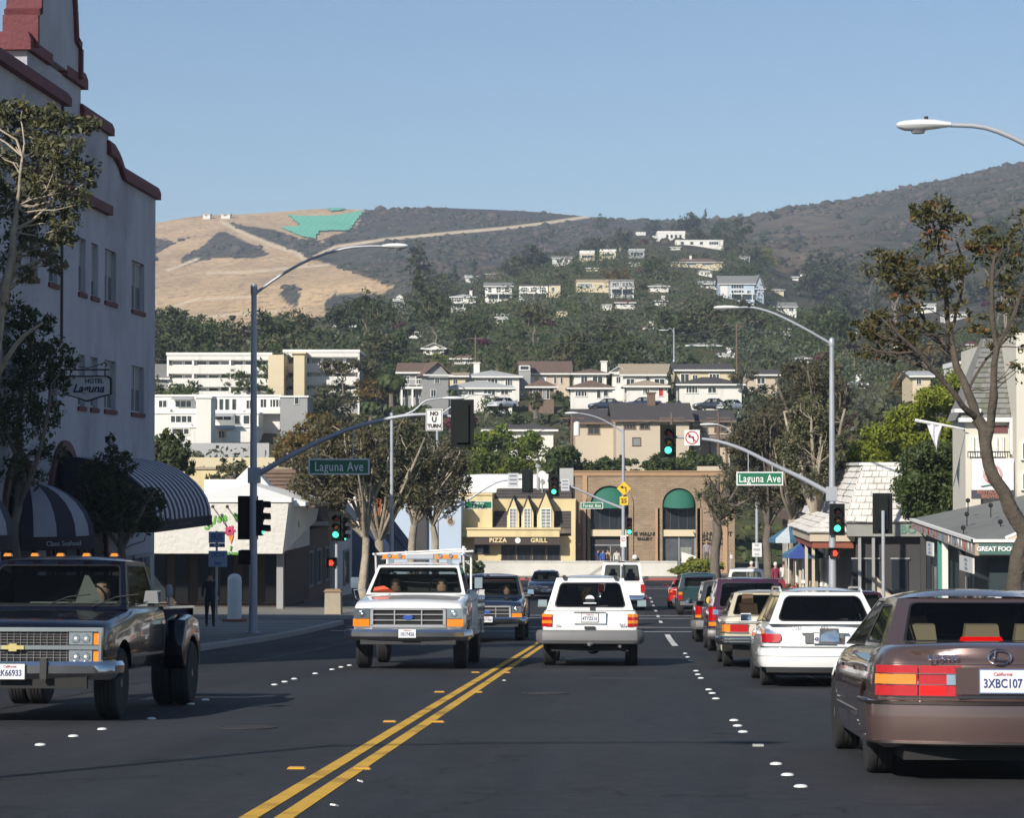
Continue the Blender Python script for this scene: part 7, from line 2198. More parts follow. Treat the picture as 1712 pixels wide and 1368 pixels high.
def greenhouse(par,spec,body_m,glass_m=None,glass_rear=None):
 """spec: zb(belt rear), zf(belt front), zr(roof), wb, wr, yrb,yrt,yfb,yft, sides=[(yb0,yt0,yb1,yt1,margins)], bulge"""
 g=spec;glass_m=glass_m or V_GLASS
 ring=MB();rub=MB()
 bl=lambda y:g['zb']+(g['zf']-g['zb'])*(y-g['yrb'])/(g['yfb']-g['yrb'])
 wb,wr=g['wb'],g['wr'];zr=g['zr'];wbf=g.get('wbf',wb)
 # rear window
 gm=MB()
 Cell((-wb,g['yrb'],g['zb']),(wb,g['yrb'],g['zb']),(wr,g['yrt'],zr),(-wr,g['yrt'],zr),(0,-g.get('rb',.06),0),g.get('rmar',(.10,.10,.03,.06)),g.get('rcr',.1)).build(ring,rub,gm)
 gm.build('rear_window',glass_rear or glass_m,par,smooth=True)
 gm=MB()
 Cell((wbf,g['yfb'],g['zf']),(-wbf,g['yfb'],g['zf']),(-wr,g['yft'],zr),(wr,g['yft'],zr),(0,g.get('fb',.10),0),g.get('fmar',(.055,.055,.02,.05)),g.get('fcr',.07)).build(ring,rub,gm)
 gm.build('windshield',glass_m,par,smooth=True)
 for s in (-1,1):
  for (yb0,yt0,yb1,yt1,mr) in g['sides']:
   gm=MB()
   wa=lambda y:wb if y<0 else wb+(wbf-wb)*min(1,y/max(.01,g['yfb']))
   a,b_,c,d=(s*wa(yb0),yb0,bl(yb0)),(s*wa(yb1),yb1,bl(yb1)),(s*wr,yt1,zr),(s*wr,yt0,zr)
   if s>0:cell=Cell(a,b_,c,d,(0,0,0),mr,g.get('scr',.05))
   else:cell=Cell(b_,a,d,c,(0,0,0),(mr[1],mr[0],mr[2],mr[3]),g.get('scr',.05))
   cell.build(ring,rub,gm)
   gm.build('side_window',g.get('sglass',glass_rear or glass_m),par,smooth=True)
 # roof
 nx,ny=10,10;V=[]
 for j in range(ny+1):
  t=j/ny
  for i in range(nx+1):
   a=-1+2*i/nx
   y=(g['yrt']-g.get('rb',.06)*(1-a*a)*1.0)*(1-t)+(g['yft']+g.get('fb',.10)*(1-a*a))*t
   z=zr+g.get('crown',.05)*(1-abs(a)**2.6)*(1 if 0<j<ny else .35)+(g.get('crown',.05)*.3*math.sin(PI*t) if abs(a)<.99 else 0)
   V.append((a*wr,y,z))
 rf=MB().add(V,[(j*(nx+1)+i,j*(nx+1)+i+1,(j+1)*(nx+1)+i+1,(j+1)*(nx+1)+i) for j in range(ny) for i in range(nx)])
 rf.build('roof',body_m,par,smooth=True,angle=50)
 ring.build('pillars',body_m,par,smooth=True,angle=35)
 rub.build('window_seal',V_RUB,par)
def perim(st,fac,end,bow,off=0):
 """plan outline round one end, right half, as points (x,y) with arc length"""
 pts=[]
 S=st if end<0 else st[::-1]
 y0=S[0][0];hw=S[0][3]*fac
 for i in range(9):
  a=i/8
  pts.append((a*hw,y0-end*0+(bow*a*a if end<0 else-bow*a*a)))
 for s in S[1:]:
  if abs(s[0]-y0)>1.6:break
  e=max(0,1-abs(s[0]-y0)/.5)
  pts.append((s[3]*fac,s[0]+(bow*e if end<0 else-bow*e)))
 # outward shift
 out=[]
 for i,p in enumerate(pts):
  a=pts[max(0,i-1)];b=pts[min(len(pts)-1,i+1)]
  t=Vector((b[0]-a[0],b[1]-a[1]));
  if i==0:t=Vector((1,0))
  t.normalize()
  n=Vector((t.y,-t.x)) if end<0 else Vector((-t.y,t.x))
  if n.x<-.01 or (end<0 and n.y>.3) or (end>0 and n.y<-.3):n=-n
  out.append((p[0]+n.x*off,p[1]+n.y*off))
 return out
def along(pts,s):
 d=0
 for p,q in zip(pts,pts[1:]):
  L=math.hypot(q[0]-p[0],q[1]-p[1])
  if d+L>=s:t=(s-d)/L if L else 0;return (p[0]+(q[0]-p[0])*t,p[1]+(q[1]-p[1])*t)
  d+=L
 return pts[-1]
def total(pts):return sum(math.hypot(q[0]-p[0],q[1]-p[1]) for p,q in zip(pts,pts[1:]))
def wrap(par,name,m,P_,s0,s1,z0,z1,side=1,th=.02,tilt=0.0,prof=None,smooth=True):
 """a band that follows the plan outline between arc lengths s0..s1 (metres from the middle)"""
 n=max(2,int((s1-s0)/.07))
 mb=MB();V=[]
 pf=prof or [(0,z0),(th,z0),(th,z1),(0,z1)]
 k=len(pf)
 for i in range(n+1):
  s=s0+(s1-s0)*i/n
  sg=1
  if s<0:x,y=along(P_,-s);x=-x
  else:x,y=along(P_,s)
  e=.02
  xa,ya=along(P_,abs(s)+e);xb,yb=along(P_,max(0,abs(s)-e))
  t=Vector((xa-xb,ya-yb));t.normalize() if t.length else None
  nn=Vector((t.y,-t.x))
  if nn.dot(Vector((x if s>=0 else-x,y)))<0:nn=-nn
  nx=nn.x if s>=0 else-nn.x
  for (d,z) in pf:
   dz=(z-z0)*tilt
   V.append(((x+nx*d)*side,y+nn.y*d+dz,z))
 fs=[]
 for i in range(n):
  for j in range(k):
   f=(i*k+j,i*k+(j+1) % k,(i+1)*k+(j+1) % k,(i+1)*k+j)
   fs.append(f)
 fs+=[tuple(range(k)),tuple(n*k+j for j in reversed(range(k)))]
 mb.add(V,fs)
 o=mb.build(name,m,par,smooth=smooth,angle=32)
 bm=bmesh.new();bm.from_mesh(o.data);bmesh.ops.recalc_face_normals(bm,faces=bm.faces);bm.to_mesh(o.data);bm.free()
 return o
def seats(par,zs,ys,xs,m,w=.42,h=.5,tilt=.15):
 for y in ys:
  for x in xs:
   o=MB().box((x,y,zs+h*.2),(w,.12,h),rot=(tilt,0,0),tx=.85).build('seat',m,par)
   MB().box((x,y-.05,zs+h*.2+h*.5+.09),(w*.55,.10,.17),rot=(tilt,0,0),taper=.85).build('headrest',m,o)
RIDERS=[]
def driver(par,x,y,z,shirt,hair=HAIR_D,skin=SKIN):
 """head and shoulders of a seated person, one smooth skin"""
 red=shirt.name=='red_vest'
 rt=thing('person',f"{'passenger in a red vest' if red else 'dark haired driver'} seated in the {par.name.replace('_', ' ')}",'person',(x,y,z));RIDERS.append((rt,par));par=rt;x=y=z=0
 m=MB()
 m.lathe([(.10,.50),(.17,.44),(.21,.30),(.20,.10),(.17,-.12)],14,(x,y,z-.42))
 for v in range(len(m.v)):
  a=m.v[v];m.v[v]=(x+(a[0]-x)*1.12,y+(a[1]-y)*.62,a[2])
 o=m.build('torso',shirt,par,smooth=True)
 MB().lathe([(.055,-.02),(.05,.06),(.075,.12),(.092,.18),(.098,.24),(.085,.31),(.05,.36),(.001,.375)],14,(x,y,z)).build('head',skin,o,smooth=True)
 MB().lathe([(.104,.22),(.107,.27),(.09,.345),(.05,.39),(.001,.40)],14,(x,y-.015,z)).build('hair',hair,o,smooth=True)
 return o
def place(o,px,Y,side='c',head=0,yaw=0):
 X=x_at(px,Y) if side=='c' else px
 o.location=(X,Y,R(Y));o.rotation_euler=(math.atan(R(Y+1.5)-R(Y-1.5) and (R(Y+1.5)-R(Y-1.5))/3)*(1 if not head else-1),0,head+yaw)
def plate(par,s,y,z,face=-1,m=V_PLATE,w=.31,h=.155,txt=None,x=0,colr=None,state=True):
 o=MB().box((x,y,z),(w,.012,h)).build('licence_plate',m,par)
 fr=MB()
 b=.008
 for q in (-1,1):fr.box((x,y,z+q*(h/2+b/2)),(w+2*b,.016,b)).box((x+q*(w/2+b/2),y,z),(b,.016,h))
 fr.build('plate_frame',V_BLACK if colr is None else colr,o)
 rz=0 if face<0 else PI
 text(s,.092,'lettering',V_PBLUE,o,loc=(x,y+face*.009,z-.018),rot=(PI/2,0,rz),ext=.002,sx=.78,bold=.0015)
 if state:text('California',.036,'state_name',mat('plate_red',(.5,.05,.06),.5),o,loc=(x,y+face*.009,z+.052),rot=(PI/2,0,rz),ext=.002,shear=.2)
 return o
def mirror(par,x,y,z,m,w=.2,h=.13,arm=.1,glass_back=True):
 s=1 if x>0 else-1
 o=MB().box((x+s*arm+s*w/2,y,z),(w,.09,h),taper=.85).box((x+s*arm/2,y+.01,z-h*.3),(arm+.04,.05,.04)).build('wing_mirror',m,par)
 MB().box((x+s*arm+s*w/2,y-.048,z),(w*.86,.006,h*.8)).build('mirror_glass',mat('mirror_glass',(.5,.55,.6),.04,metal=1,var=.02),o)
 return o
CPROF=[(0,.90),(.04,.955),(.12,.975),(.3,.995),(.5,1.0),(.68,.99),(.82,.965),(.91,.93),(.96,.895),(.985,.86),(1,.81)]
CBOX=[(0,.93),(.03,.97),(.1,.985),(.3,.997),(.5,1.0),(.75,.992),(.9,.975),(.95,.955),(.98,.93),(1,.90)]
def seam(par,st,cprof,y,c0,c1,name='door_seam'):
 m=MB()
 for s in (-1,1):
  V=[]
  n=6
  for i in range(n+1):
   c=c0+(c1-c0)*i/n
   ys=[q[0] for q in st]
   zb=np.interp(y,ys,[q[1] for q in st]);zt=np.interp(y,ys,[q[2] for q in st]);hw=np.interp(y,ys,[q[3] for q in st])
   w=np.interp(c,[q[0] for q in cprof],[q[1] for q in cprof])
   for dy in (-.006,.006):V.append((s*(hw*w+.0025),y+dy,zb+(zt-zb)*c))
  m.add(V,[(2*i,2*i+1,2*i+3,2*i+2) for i in range(n)])
 m.build(name,V_RUB,par)
def side_strip(par,st,cprof,y0,y1,z0,z1,m,name='side_moulding',th=.012,sides=(-1,1)):
 ys=[q[0] for q in st]
 for s in sides:
  mb=MB();V=[];n=14
  for i in range(n+1):
   y=y0+(y1-y0)*i/n
   zb=np.interp(y,ys,[q[1] for q in st]);zt=np.interp(y,ys,[q[2] for q in st]);hw=np.interp(y,ys,[q[3] for q in st])
   for z in (z0,z1):
    c=(z-zb)/(zt-zb);w=np.interp(c,[q[0] for q in cprof],[q[1] for q in cprof])
    V+=[(s*(hw*w-.002),y,z),(s*(hw*w+th),y,z)]
  fs=[]
  for i in range(n):
   a=4*i;b=a+4
   fs+=[(a+1,b+1,b+3,a+3),(a,a+1,b+1,b),(a+2,b+2,b+3,a+3)]
  fs+=[(0,1,3,2),(4*n,4*n+2,4*n+3,4*n+1)]
  mb.add(V,fs).build(name,m,par)
def under(par,L0,L1,w,z0,z1,wheels,r):
 m=MB().mm((-w,L0,z0),(w,L1,z1))
 m.build('underbody',V_UNDER,par)
# ---------------------------------------------------------------- 1. bronze luxury sedan, nearest on the right
def sedan_big():
 Pn=paint('bronze_paint',(.135,.088,.080),metal=.5,rough=.28)
 c=thing('bronze_sedan','metallic bronze luxury sedan cut off at the right edge, brake lights on','car')
 st=[(-2.48,.40,.93,.72),(-2.46,.34,.965,.80),(-2.38,.28,.99,.865),(-2.2,.24,1.005,.90),(-1.8,.22,1.01,.912),(-1.2,.2,.985,.915),(0,.2,.965,.915),(.9,.2,.95,.91),(1.25,.2,.93,.905),(1.9,.22,.84,.885),(2.25,.26,.74,.85),(2.42,.3,.66,.79),(2.48,.36,.60,.70)]
 b=boxmap(st,CPROF,rbow=.14,fbow=.22,rprof=[(0,.10),(.3,.0),(.55,.0),(.62,.03),(.9,.06),(1,.10)],crown=.03,na=14).build('body',Pn,c,smooth=True)
 wy,wf,r=-1.42,1.43,.33
 cut(b,[(s*.86,y,r,r+.05,.5) for s in (-1,1) for y in (wy,wf)])
 for y in (wy,wf):
  for s in (-1,1):wheel(c,s*.79,y,r,.215,spokes=7,rr=.66)
 g=dict(zb=.985,zf=.945,zr=1.36,wb=.76,wbf=.80,wr=.58,yrb=-1.62,yrt=-.92,yfb=1.28,yft=.42,rb=.07,fb=.14,crown=.06,rmar=(.13,.13,.045,.07),rcr=.07,scr=.05,
    sides=[(-1.62,-.92,-1.02,-.70,(.50,.03,.06,.05)),(-1.02,-.70,-.02,-.06,(.02,.045,.03,.05)),(-.02,-.06,1.28,.42,(.045,.09,.03,.05))])
 g['sides']=[(-1.62,-.92,-.02,-.08,(.40,.05,.03,.06)),(-.02,-.08,1.28,.42,(.05,.10,.03,.06))]
 greenhouse(c,g,Pn)
 MB().mm((-.74,-1.6,.985),(.74,1.25,1.0)).build('cabin_floor',V_DKIN,c)
 MB().mm((-.66,-1.58,1.0),(.66,-1.15,1.03)).build('parcel_shelf',V_DKIN,c)
 for x in (-.45,.05,.45):MB().box((x,-1.16,1.07),(.30,.12,.17),rot=(.12,0,0),taper=.85).build('headrest',V_TAN,c)
 for x in (-.38,.38):MB().box((x,-.15,1.10),(.30,.13,.22),rot=(.12,0,0),taper=.8).build('headrest',V_TAN if x<0 else V_DKIN,c)
 MB().box((.0,.62,1.27),(.26,.04,.08)).build('inside_mirror',V_BLACK,c)
 MB().mm((-.7,.8,.98),(.7,1.25,1.03)).build('dashboard',V_DKIN,c)
 driver(c,-.36,.0,.98,mat('grey_shirt',(.12,.12,.14),.8),HAIR_D)
 PP=perim(st,1.0,-1,.14,.0)
 T=total(PP)
 # bumper: upper rub strip in chrome edge, smooth skirt
 Pb=perim(st,1.0,-1,.14,.015)
 wrap(c,'rear_bumper',Pn,Pb,-1.62,1.62,.27,.60,prof=[(-.02,.27),(.035,.29),(.05,.40),(.05,.50),(.045,.575),(.0,.60)])
 wrap(c,'bumper_strip',mat('bronze_chrome',(.42,.34,.31),.15,metal=1),Pb,-1.62,1.62,.555,.60,prof=[(.03,.575),(.058,.578),(.06,.60),(.03,.605)])
 wrap(c,'lower_strip',_M['bronze_chrome'],Pb,-1.0,1.0,.3,.33,prof=[(.03,.285),(.052,.288),(.052,.305),(.03,.31)])
 # boot lid lines and lamps
 wrap(c,'lid_seam',V_RUB,PP,-.84,.84,.865,.872,prof=[(.0,.87),(.012,.87),(.012,.876),(0,.876)])
 for s in (-1,1):
  z0,z1=.64,.865
  wrap(c,'tail_lamp',V_RED,PP,.29,.60,z0,z1,s,prof=[(-.02,z0),(.030,z0),(.018,z1),(-.02,z1)])
  q=wrap(c,'tail_lamp',V_RED,PP,.61,.95,z0,z1,s,prof=[(-.02,z0),(.030,z0),(.018,z1),(-.02,z1)])
  wrap(c,'amber_lens',V_AMB,PP,.62,.94,.72,.80,s,prof=[(.0,.725),(.034,.725),(.030,.80),(.0,.80)])
  wrap(c,'reverse_lens',V_CLEAR,PP,.30,.395,.725,.80,s,prof=[(.0,.725),(.035,.725),(.031,.80),(.0,.80)])
  for zz in (.722,.803):wrap(c,'lamp_line',V_RUB,PP,.29,.95,zz,zz+.004,s,prof=[(.0,zz),(.035,zz),(.034,zz+.005),(.0,zz+.005)])
  wrap(c,'brake_glow',V_BRAKE,PP,.41,.59,.65,.715,s,prof=[(.0,.65),(.034,.65),(.033,.715),(.0,.715)])
  for dy in ():pass
 MB().box((0,-1.50,1.045),(.34,.05,.035),taper=.9).build('high_brake_lamp',V_BRAKE,c)
 MB().mm((-.34,-2.53,.655),(.34,-2.46,.855)).build('plate_recess',Pn,c)
 plate(c,'3XBC107',-2.545,.755,w=.33,h=.165,colr=mat('plate_holder',(.12,.18,.32),.4))
 text('LEXUS',.055,'badge',V_CHROME,c,loc=(-.42,-2.422,.925),rot=(PI/2-.25,0,0),ext=.005,sx=1.5)
 lg=MB()
 n=20
 lg.tube([(.085*math.cos(2*PI*i/n),0,.058*math.sin(2*PI*i/n)) for i in range(n+1)],.007,6)
 lg.tube([(-.03,0,.05),(-.045,0,-.02),(.065,0,-.03)],.007,6)
 o=lg.build('emblem',V_CHROME,c);o.location=(0,-2.425,.93);o.rotation_euler=(-.25,0,0)
 seam(c,st,CPROF,-.02,.12,.95);seam(c,st,CPROF,1.12,.1,.9);seam(c,st,CPROF,-1.0,.35,.95)
 side_strip(c,st,CPROF,-1.05,1.05,.42,.46,_M['bronze_chrome'])
 for s in (-1,1):
  for y in (-.85,.18):MB().box((s*.91,y,.80),(.03,.2,.03)).build('door_handle',Pn,c)
 for s in (-1,1):mirror(c,s*.86,.95,1.02,Pn,w=.19,h=.13,arm=.02)
 under(c,-2.3,2.3,.7,.16,.5,None,r)
 MB().tube([(.5,-2.3,.24),(.5,-2.55,.24)],.035,8).build('exhaust',V_UNDER,c)
 return c
o=sedan_big()
place(o,2.78,20.35,'x')
# ---------------------------------------------------------------- 2. white estate car
def estate():
 Pn=paint('white_paint',(.74,.74,.73))
 c=thing('white_estate_car','white estate car with oval red tail lamps behind the bronze sedan','car')
 st=[(-2.36,.38,.90,.76),(-2.34,.34,.92,.82),(-2.26,.3,.94,.87),(-2.0,.26,.95,.895),(-1.4,.22,.95,.90),(0,.2,.94,.90),(1.0,.2,.92,.895),(1.7,.22,.85,.87),(2.1,.26,.76,.83),(2.3,.3,.66,.76),(2.36,.36,.60,.68)]
 b=boxmap(st,CPROF,rbow=.12,fbow=.22,rprof=[(0,.08),(.3,0),(.6,.02),(1,.04)],crown=.02).build('body',Pn,c,smooth=True)
 wy,wf,r=-1.38,1.45,.32
 cut(b,[(s*.84,y,r,r+.05,.5) for s in (-1,1) for y in (wy,wf)])
 for y in (wy,wf):
  for s in (-1,1):wheel(c,s*.775,y,r,.21,spokes=6,rr=.64)
 g=dict(zb=.93,zf=.915,zr=1.40,wb=.80,wbf=.80,wr=.60,yrb=-2.28,yrt=-1.92,yfb=1.25,yft=.45,rb=.10,fb=.14,crown=.06,rmar=(.10,.10,.05,.07),rcr=.10,
    sides=[(-2.28,-1.92,-1.02,-.92,(.20,.05,.03,.06)),(-1.02,-.92,-.02,-.05,(.05,.04,.03,.06)),(-.02,-.05,1.25,.45,(.04,.09,.03,.06))])
 greenhouse(c,g,Pn,V_GLASS,V_GLASSD)
 MB().mm((-.78,-2.25,.93),(.78,1.2,.945)).build('cabin_floor',V_DKIN,c)
 seats(c,1.0,(-.9,.1),(-.38,.38),V_DKIN,h=.4)
 for s in (-1,1):
  MB().tube([(s*.60,-1.8,1.42),(s*.60,-1.6,1.47),(s*.60,.1,1.475),(s*.60,.35,1.42)],.018,6).build('roof_rail',Pn,c)
 PP=perim(st,1.0,-1,.12,0)
 Pb=perim(st,1.0,-1,.12,.01)
 wrap(c,'rear_bumper',Pn,Pb,-1.4,1.4,.28,.60,prof=[(-.02,.30),(.03,.30),(.055,.38),(.055,.52),(.04,.57),(.0,.585)])
 wrap(c,'bumper_line',V_RUB,Pb,-1.4,1.4,.45,.455,prof=[(.03,.455),(.057,.455),(.057,.461),(.03,.461)])
 wrap(c,'bumper_gap',V_RUB,Pb,-1.2,1.2,.595,.602,prof=[(-.01,.588),(.012,.588),(.012,.598),(-.01,.598)])
 wrap(c,'bumper_apron',V_BLACK,Pb,-.85,.85,.2,.3,prof=[(-.05,.2),(.02,.22),(.03,.30),(-.02,.30)])
 for s in (-1,1):
  # rounded lamp: stacked bands of changing reach
  for k in range(8):
   t0,t1=k/8,(k+1)/8;z0,z1=.66+.20*t0,.66+.20*t1
   e=1-(abs((t0+t1)/2-.35)*1.35)**2.4
   s0,s1=.885-.255*e,.885+.25*e*(1-.25*t0)
   m=V_RED if k<5 else None
   if m:wrap(c,'tail_lamp',m,PP,s0,s1,z0,z1,s,prof=[(-.02,z0),(.022,z0),(.018,z1),(-.02,z1)])
   else:
    sm=.87
    wrap(c,'reverse_lens',V_CLEAR,PP,s0,sm,z0,z1,s,prof=[(-.02,z0),(.022,z0),(.018,z1),(-.02,z1)])
    wrap(c,'amber_lens',mat('pale_amber_lens',(.70,.42,.25),.15,coat=.6),PP,sm,s1,z0,z1,s,prof=[(-.02,z0),(.022,z0),(.018,z1),(-.02,z1)])
  wrap(c,'lamp_line',V_RED,PP,.868,.878,.665,.85,s,prof=[(0,.665),(.026,.665),(.022,.85),(0,.85)])
 MB().mm((-.28,-2.375,.655),(.28,-2.33,.80)).build('plate_recess',V_GREYP,c)
 plate(c,'4MRD218',-2.385,.725)
 MB().mm((-.34,-2.39,.80),(.34,-2.34,.825)).build('grab_handle',Pn,c)
 text('E320',.06,'badge',V_CHROME,c,loc=(-.42,-2.335,.885),rot=(PI/2,0,0),ext=.004,sx=1.3)
 st_=MB();n=20
 st_.tube([(.042*math.cos(2*PI*i/n),0,.042*math.sin(2*PI*i/n)) for i in range(n+1)],.005,5)
 for a in (PI/2,PI/2+2*PI/3,PI/2-2*PI/3):st_.tube([(0,0,0),(.04*math.cos(a),0,.04*math.sin(a))],.004,5)
 st_.build('star_emblem',V_CHROME,c).location=(0,-2.345,.875)
 MB().box((.1,-2.3,.985),(.5,.02,.02),rot=(0,-.08,0)).build('wiper',V_BLACK,c)
 seam(c,st,CPROF,-1.05,.3,.95);seam(c,st,CPROF,-.02,.12,.95);seam(c,st,CPROF,1.1,.1,.9)
 for s in (-1,1):
  for y in (-.85,.18):MB().box((s*.895,y,.78),(.03,.2,.03)).build('door_handle',Pn,c)
  mirror(c,s*.84,.95,.99,Pn,w=.19,h=.13,arm=.05)
 under(c,-2.2,2.2,.7,.17,.5,None,r)
 return c
o=estate();place(o,2.92,37.7,'x')
# ---------------------------------------------------------------- 3. beige classic saloon
def classic():
 Pn=paint('beige_paint',(.50,.45,.33),rough=.35)
 c=thing('beige_classic_saloon','old beige saloon with chrome bumper behind the white estate car','car')
 st=[(-2.3,.46,.90,.78),(-2.28,.42,.92,.84),(-2.2,.36,.935,.87),(-1.8,.28,.94,.885),(0,.25,.93,.89),(1.1,.25,.92,.885),(2.0,.3,.86,.86),(2.28,.4,.8,.82),(2.3,.5,.75,.78)]
 b=boxmap(st,CBOX,rbow=.05,fbow=.06,rprof=[(0,.06),(.4,0),(1,.06)],crown=.03).build('body',Pn,c,smooth=True)
 wy,wf,r=-1.45,1.35,.32
 cut(b,[(s*.84,y,r,r+.05,.5) for s in (-1,1) for y in (wy,wf)])
 for y in (wy,wf):
  for s in (-1,1):wheel(c,s*.76,y,r,.185,spokes=0,rr=.6)
 g=dict(zb=.935,zf=.93,zr=1.38,wb=.76,wbf=.78,wr=.60,yrb=-1.35,yrt=-.85,yfb=1.0,yft=.45,rb=.05,fb=.08,crown=.05,rmar=(.09,.09,.05,.06),rcr=.06,
    sides=[(-1.35,-.85,-.1,-.1,(.22,.04,.03,.05)),(-.1,-.1,1.0,.45,(.04,.07,.03,.05))])
 greenhouse(c,g,Pn)
 MB().mm((-.74,-1.3,.935),(.74,.98,.95)).build('cabin_floor',V_DKIN,c)
 seats(c,1.0,(-.9,0),(-.36,.36),mat('brown_seat',(.12,.07,.04),.8),h=.26)
 driver(c,-.36,.1,.95,mat('dark_top',(.05,.05,.07),.8))
 PP=perim(st,1.0,-1,.05,0);Pb=perim(st,1.0,-1,.05,.03)
 wrap(c,'rear_bumper',V_CHROME,Pb,-1.25,1.25,.42,.58,prof=[(0,.42),(.07,.43),(.10,.47),(.10,.55),(.07,.58),(0,.58)])
 wrap(c,'bumper_rubber',V_BLACK,Pb,-1.22,1.22,.49,.53,prof=[(.08,.485),(.112,.49),(.112,.525),(.08,.53)])
 for s in (-1,1):
  wrap(c,'tail_lamp',V_RED,PP,.42,.74,.66,.80,s);wrap(c,'amber_lens',V_AMB,PP,.745,.95,.66,.80,s)
  wrap(c,'lamp_trim',V_CHROME,PP,.41,.96,.645,.66,s,th=.03);wrap(c,'lamp_trim',V_CHROME,PP,.41,.96,.80,.812,s,th=.03)
  MB().box((s*.9,.8,1.0),(.12,.07,.1),taper=.8).build('wing_mirror',V_CHROME,c)
 wrap(c,'belt_trim',V_CHROME,PP,-1.9,1.9,.835,.85,th=.012)
 plate(c,'1GWK552',-2.335,.74)
 text('300D',.06,'badge',V_CHROME,c,loc=(-.5,-2.275,.875),rot=(PI/2,0,0),ext=.004,sx=1.4)
 seam(c,st,CBOX,-.1,.1,.95);seam(c,st,CBOX,.98,.1,.95)
 under(c,-2.2,2.2,.7,.2,.5,None,r)
 return c
o=classic();place(o,2.68,46.6,'x')
# ---------------------------------------------------------------- generic boxy van / SUV
def suv(name,label,col,L=4.6,W=1.8,H=1.75,zbelt=1.02,r=.37,rtop=.12,wr=.64,glass_r=None,gc=V_GREYP,lamps='stack',sill=.34,metal=0,rear_slope=.22,roofrack=False,hood=1.15,drv=None,pl='4KTP903',high=False,side_cells=3,bumper=None,nose=.86,pdy=0):
 Pn=paint(name+'_paint',col,metal=metal,rough=.3)
 c=thing(name,label,'car')
 h=W/2;l=L/2
 st=[(-l,sill+.14,zbelt-.03,h*.93),(-l+.02,sill+.1,zbelt-.012,h*.965),(-l+.12,sill+.04,zbelt-.003,h*.99),(-l+.4,sill,zbelt,h),(0,sill-.02,zbelt,h),(l-hood-.1,sill-.02,zbelt-.01,h),(l-.7,sill,zbelt-.07,h*.985),(l-.15,sill+.04,nose,h*.95),(l-.03,sill+.1,nose-.06,h*.90),(l,sill+.16,nose-.12,h*.84)]
 b=boxmap(st,CBOX,rbow=.05,fbow=.10,rprof=[(0,.03),(.3,0),(1,.03)],crown=.02).build('body',Pn,c,smooth=True)
 wy,wf=-l+.98,l-.88
 cut(b,[(s*h*.93,y,r,r+.06,.5) for s in (-1,1) for y in (wy,wf)])
 for y in (wy,wf):
  for s in (-1,1):wheel(c,s*(h-.125),y,r,.23,spokes=5,rr=.56)
 yfb=l-hood;yft=yfb-.55
 yrb,yrt=-l+.06,-l+.06+rear_slope
 cells=[]
 n=side_cells
 for i in range(n):
  t0,t1=i/n,(i+1)/n
  cells.append((yrb+(yfb-yrb)*t0,yrt+(yft-yrt)*t0,yrb+(yfb-yrb)*t1,yrt+(yft-yrt)*t1,(.14 if i==0 else .045,.09 if i==n-1 else .045,.03,.06)))
 g=dict(zb=zbelt-.01,zf=zbelt-.02,zr=H-.05,wb=h*.90,wbf=h*.89,wr=wr,yrb=yrb,yrt=yrt,yfb=yfb,yft=yft,rb=.05,fb=.1,crown=.05,rmar=(.12,.12,.05,.09),rcr=.08,scr=.06,sides=cells)
 greenhouse(c,g,Pn,V_GLASS,glass_r or V_GLASSD)
 MB().mm((-h*.85,-l+.15,zbelt-.005),(h*.85,yfb-.05,zbelt+.008)).build('cabin_floor',V_DKIN,c)
 seats(c,zbelt+.04,(-.7,.35),(-.38,.38),V_DKIN,h=.42)
 PP=perim(st,1.0,-1,.05,0);Pb=perim(st,1.0,-1,.05,.02)
 bm_=bumper or gc
 wrap(c,'rear_bumper',bm_,Pb,-1.2,1.2,sill,sill+.26,prof=[(0,sill),(.06,sill+.01),(.10,sill+.07),(.10,sill+.2),(.07,sill+.25),(0,sill+.26)])
 z0,z1=sill+.32,zbelt-.08
 for s in (-1,1):
  if lamps=='stack':
   zz=[z0,z0+(z1-z0)*.25,z0+(z1-z0)*.5,z0+(z1-z0)*.75,z1]
   ms=[V_RED,V_AMB,V_RED,V_AMB]
   for k in range(4):wrap(c,'tail_lamp',ms[k],PP,h*.78,h*1.0,zz[k]+.002,zz[k+1],s)
  elif lamps=='tall':
   wrap(c,'tail_lamp',V_RED,PP,h*.82,h*1.02,(z0+z1)/2-.04,z1+.12,s);wrap(c,'amber_lens',V_AMB,PP,h*.82,h*1.02,z0,z0+.09,s);wrap(c,'reverse_lens',V_CLEAR,PP,h*.82,h*1.02,z0+.095,(z0+z1)/2-.045,s)
  mirror(c,s*h*.93,yfb-.25,zbelt+.1,V_BLACK if col[0]<.6 else gc,w=.2,h=.15,arm=.05)
  for y in (-.75,.3):MB().box((s*h*.995,y,zbelt-.16),(.03,.2,.04)).build('door_handle',V_BLACK,c)
 for y in (-.95,.02,yfb-.1):seam(c,st,CBOX,y,.1,.96)
 plate(c,pl,-l-.012-pdy,(z0+z1)/2+.05)
 under(c,-l+.15,l-.15,h*.8,sill-.14,sill+.1,None,r)
 if roofrack:
  for s in (-1,1):MB().tube([(s*wr*.95,yrt+.1,H-.02),(s*wr*.95,yrt+.2,H+.05),(s*wr*.95,yft-.3,H+.05),(s*wr*.95,yft-.2,H-.02)],.014,6).build('roof_rail',V_BLACK,c)
 MB().mm((-.16,-l+.06+rear_slope*.9,H-.14),(.16,-l+.03+rear_slope*.9,H-.09)).build('high_brake_lamp',V_RED if not high else V_BRAKE,c)
 c['st']=0;del c['st']
 return c,st,PP
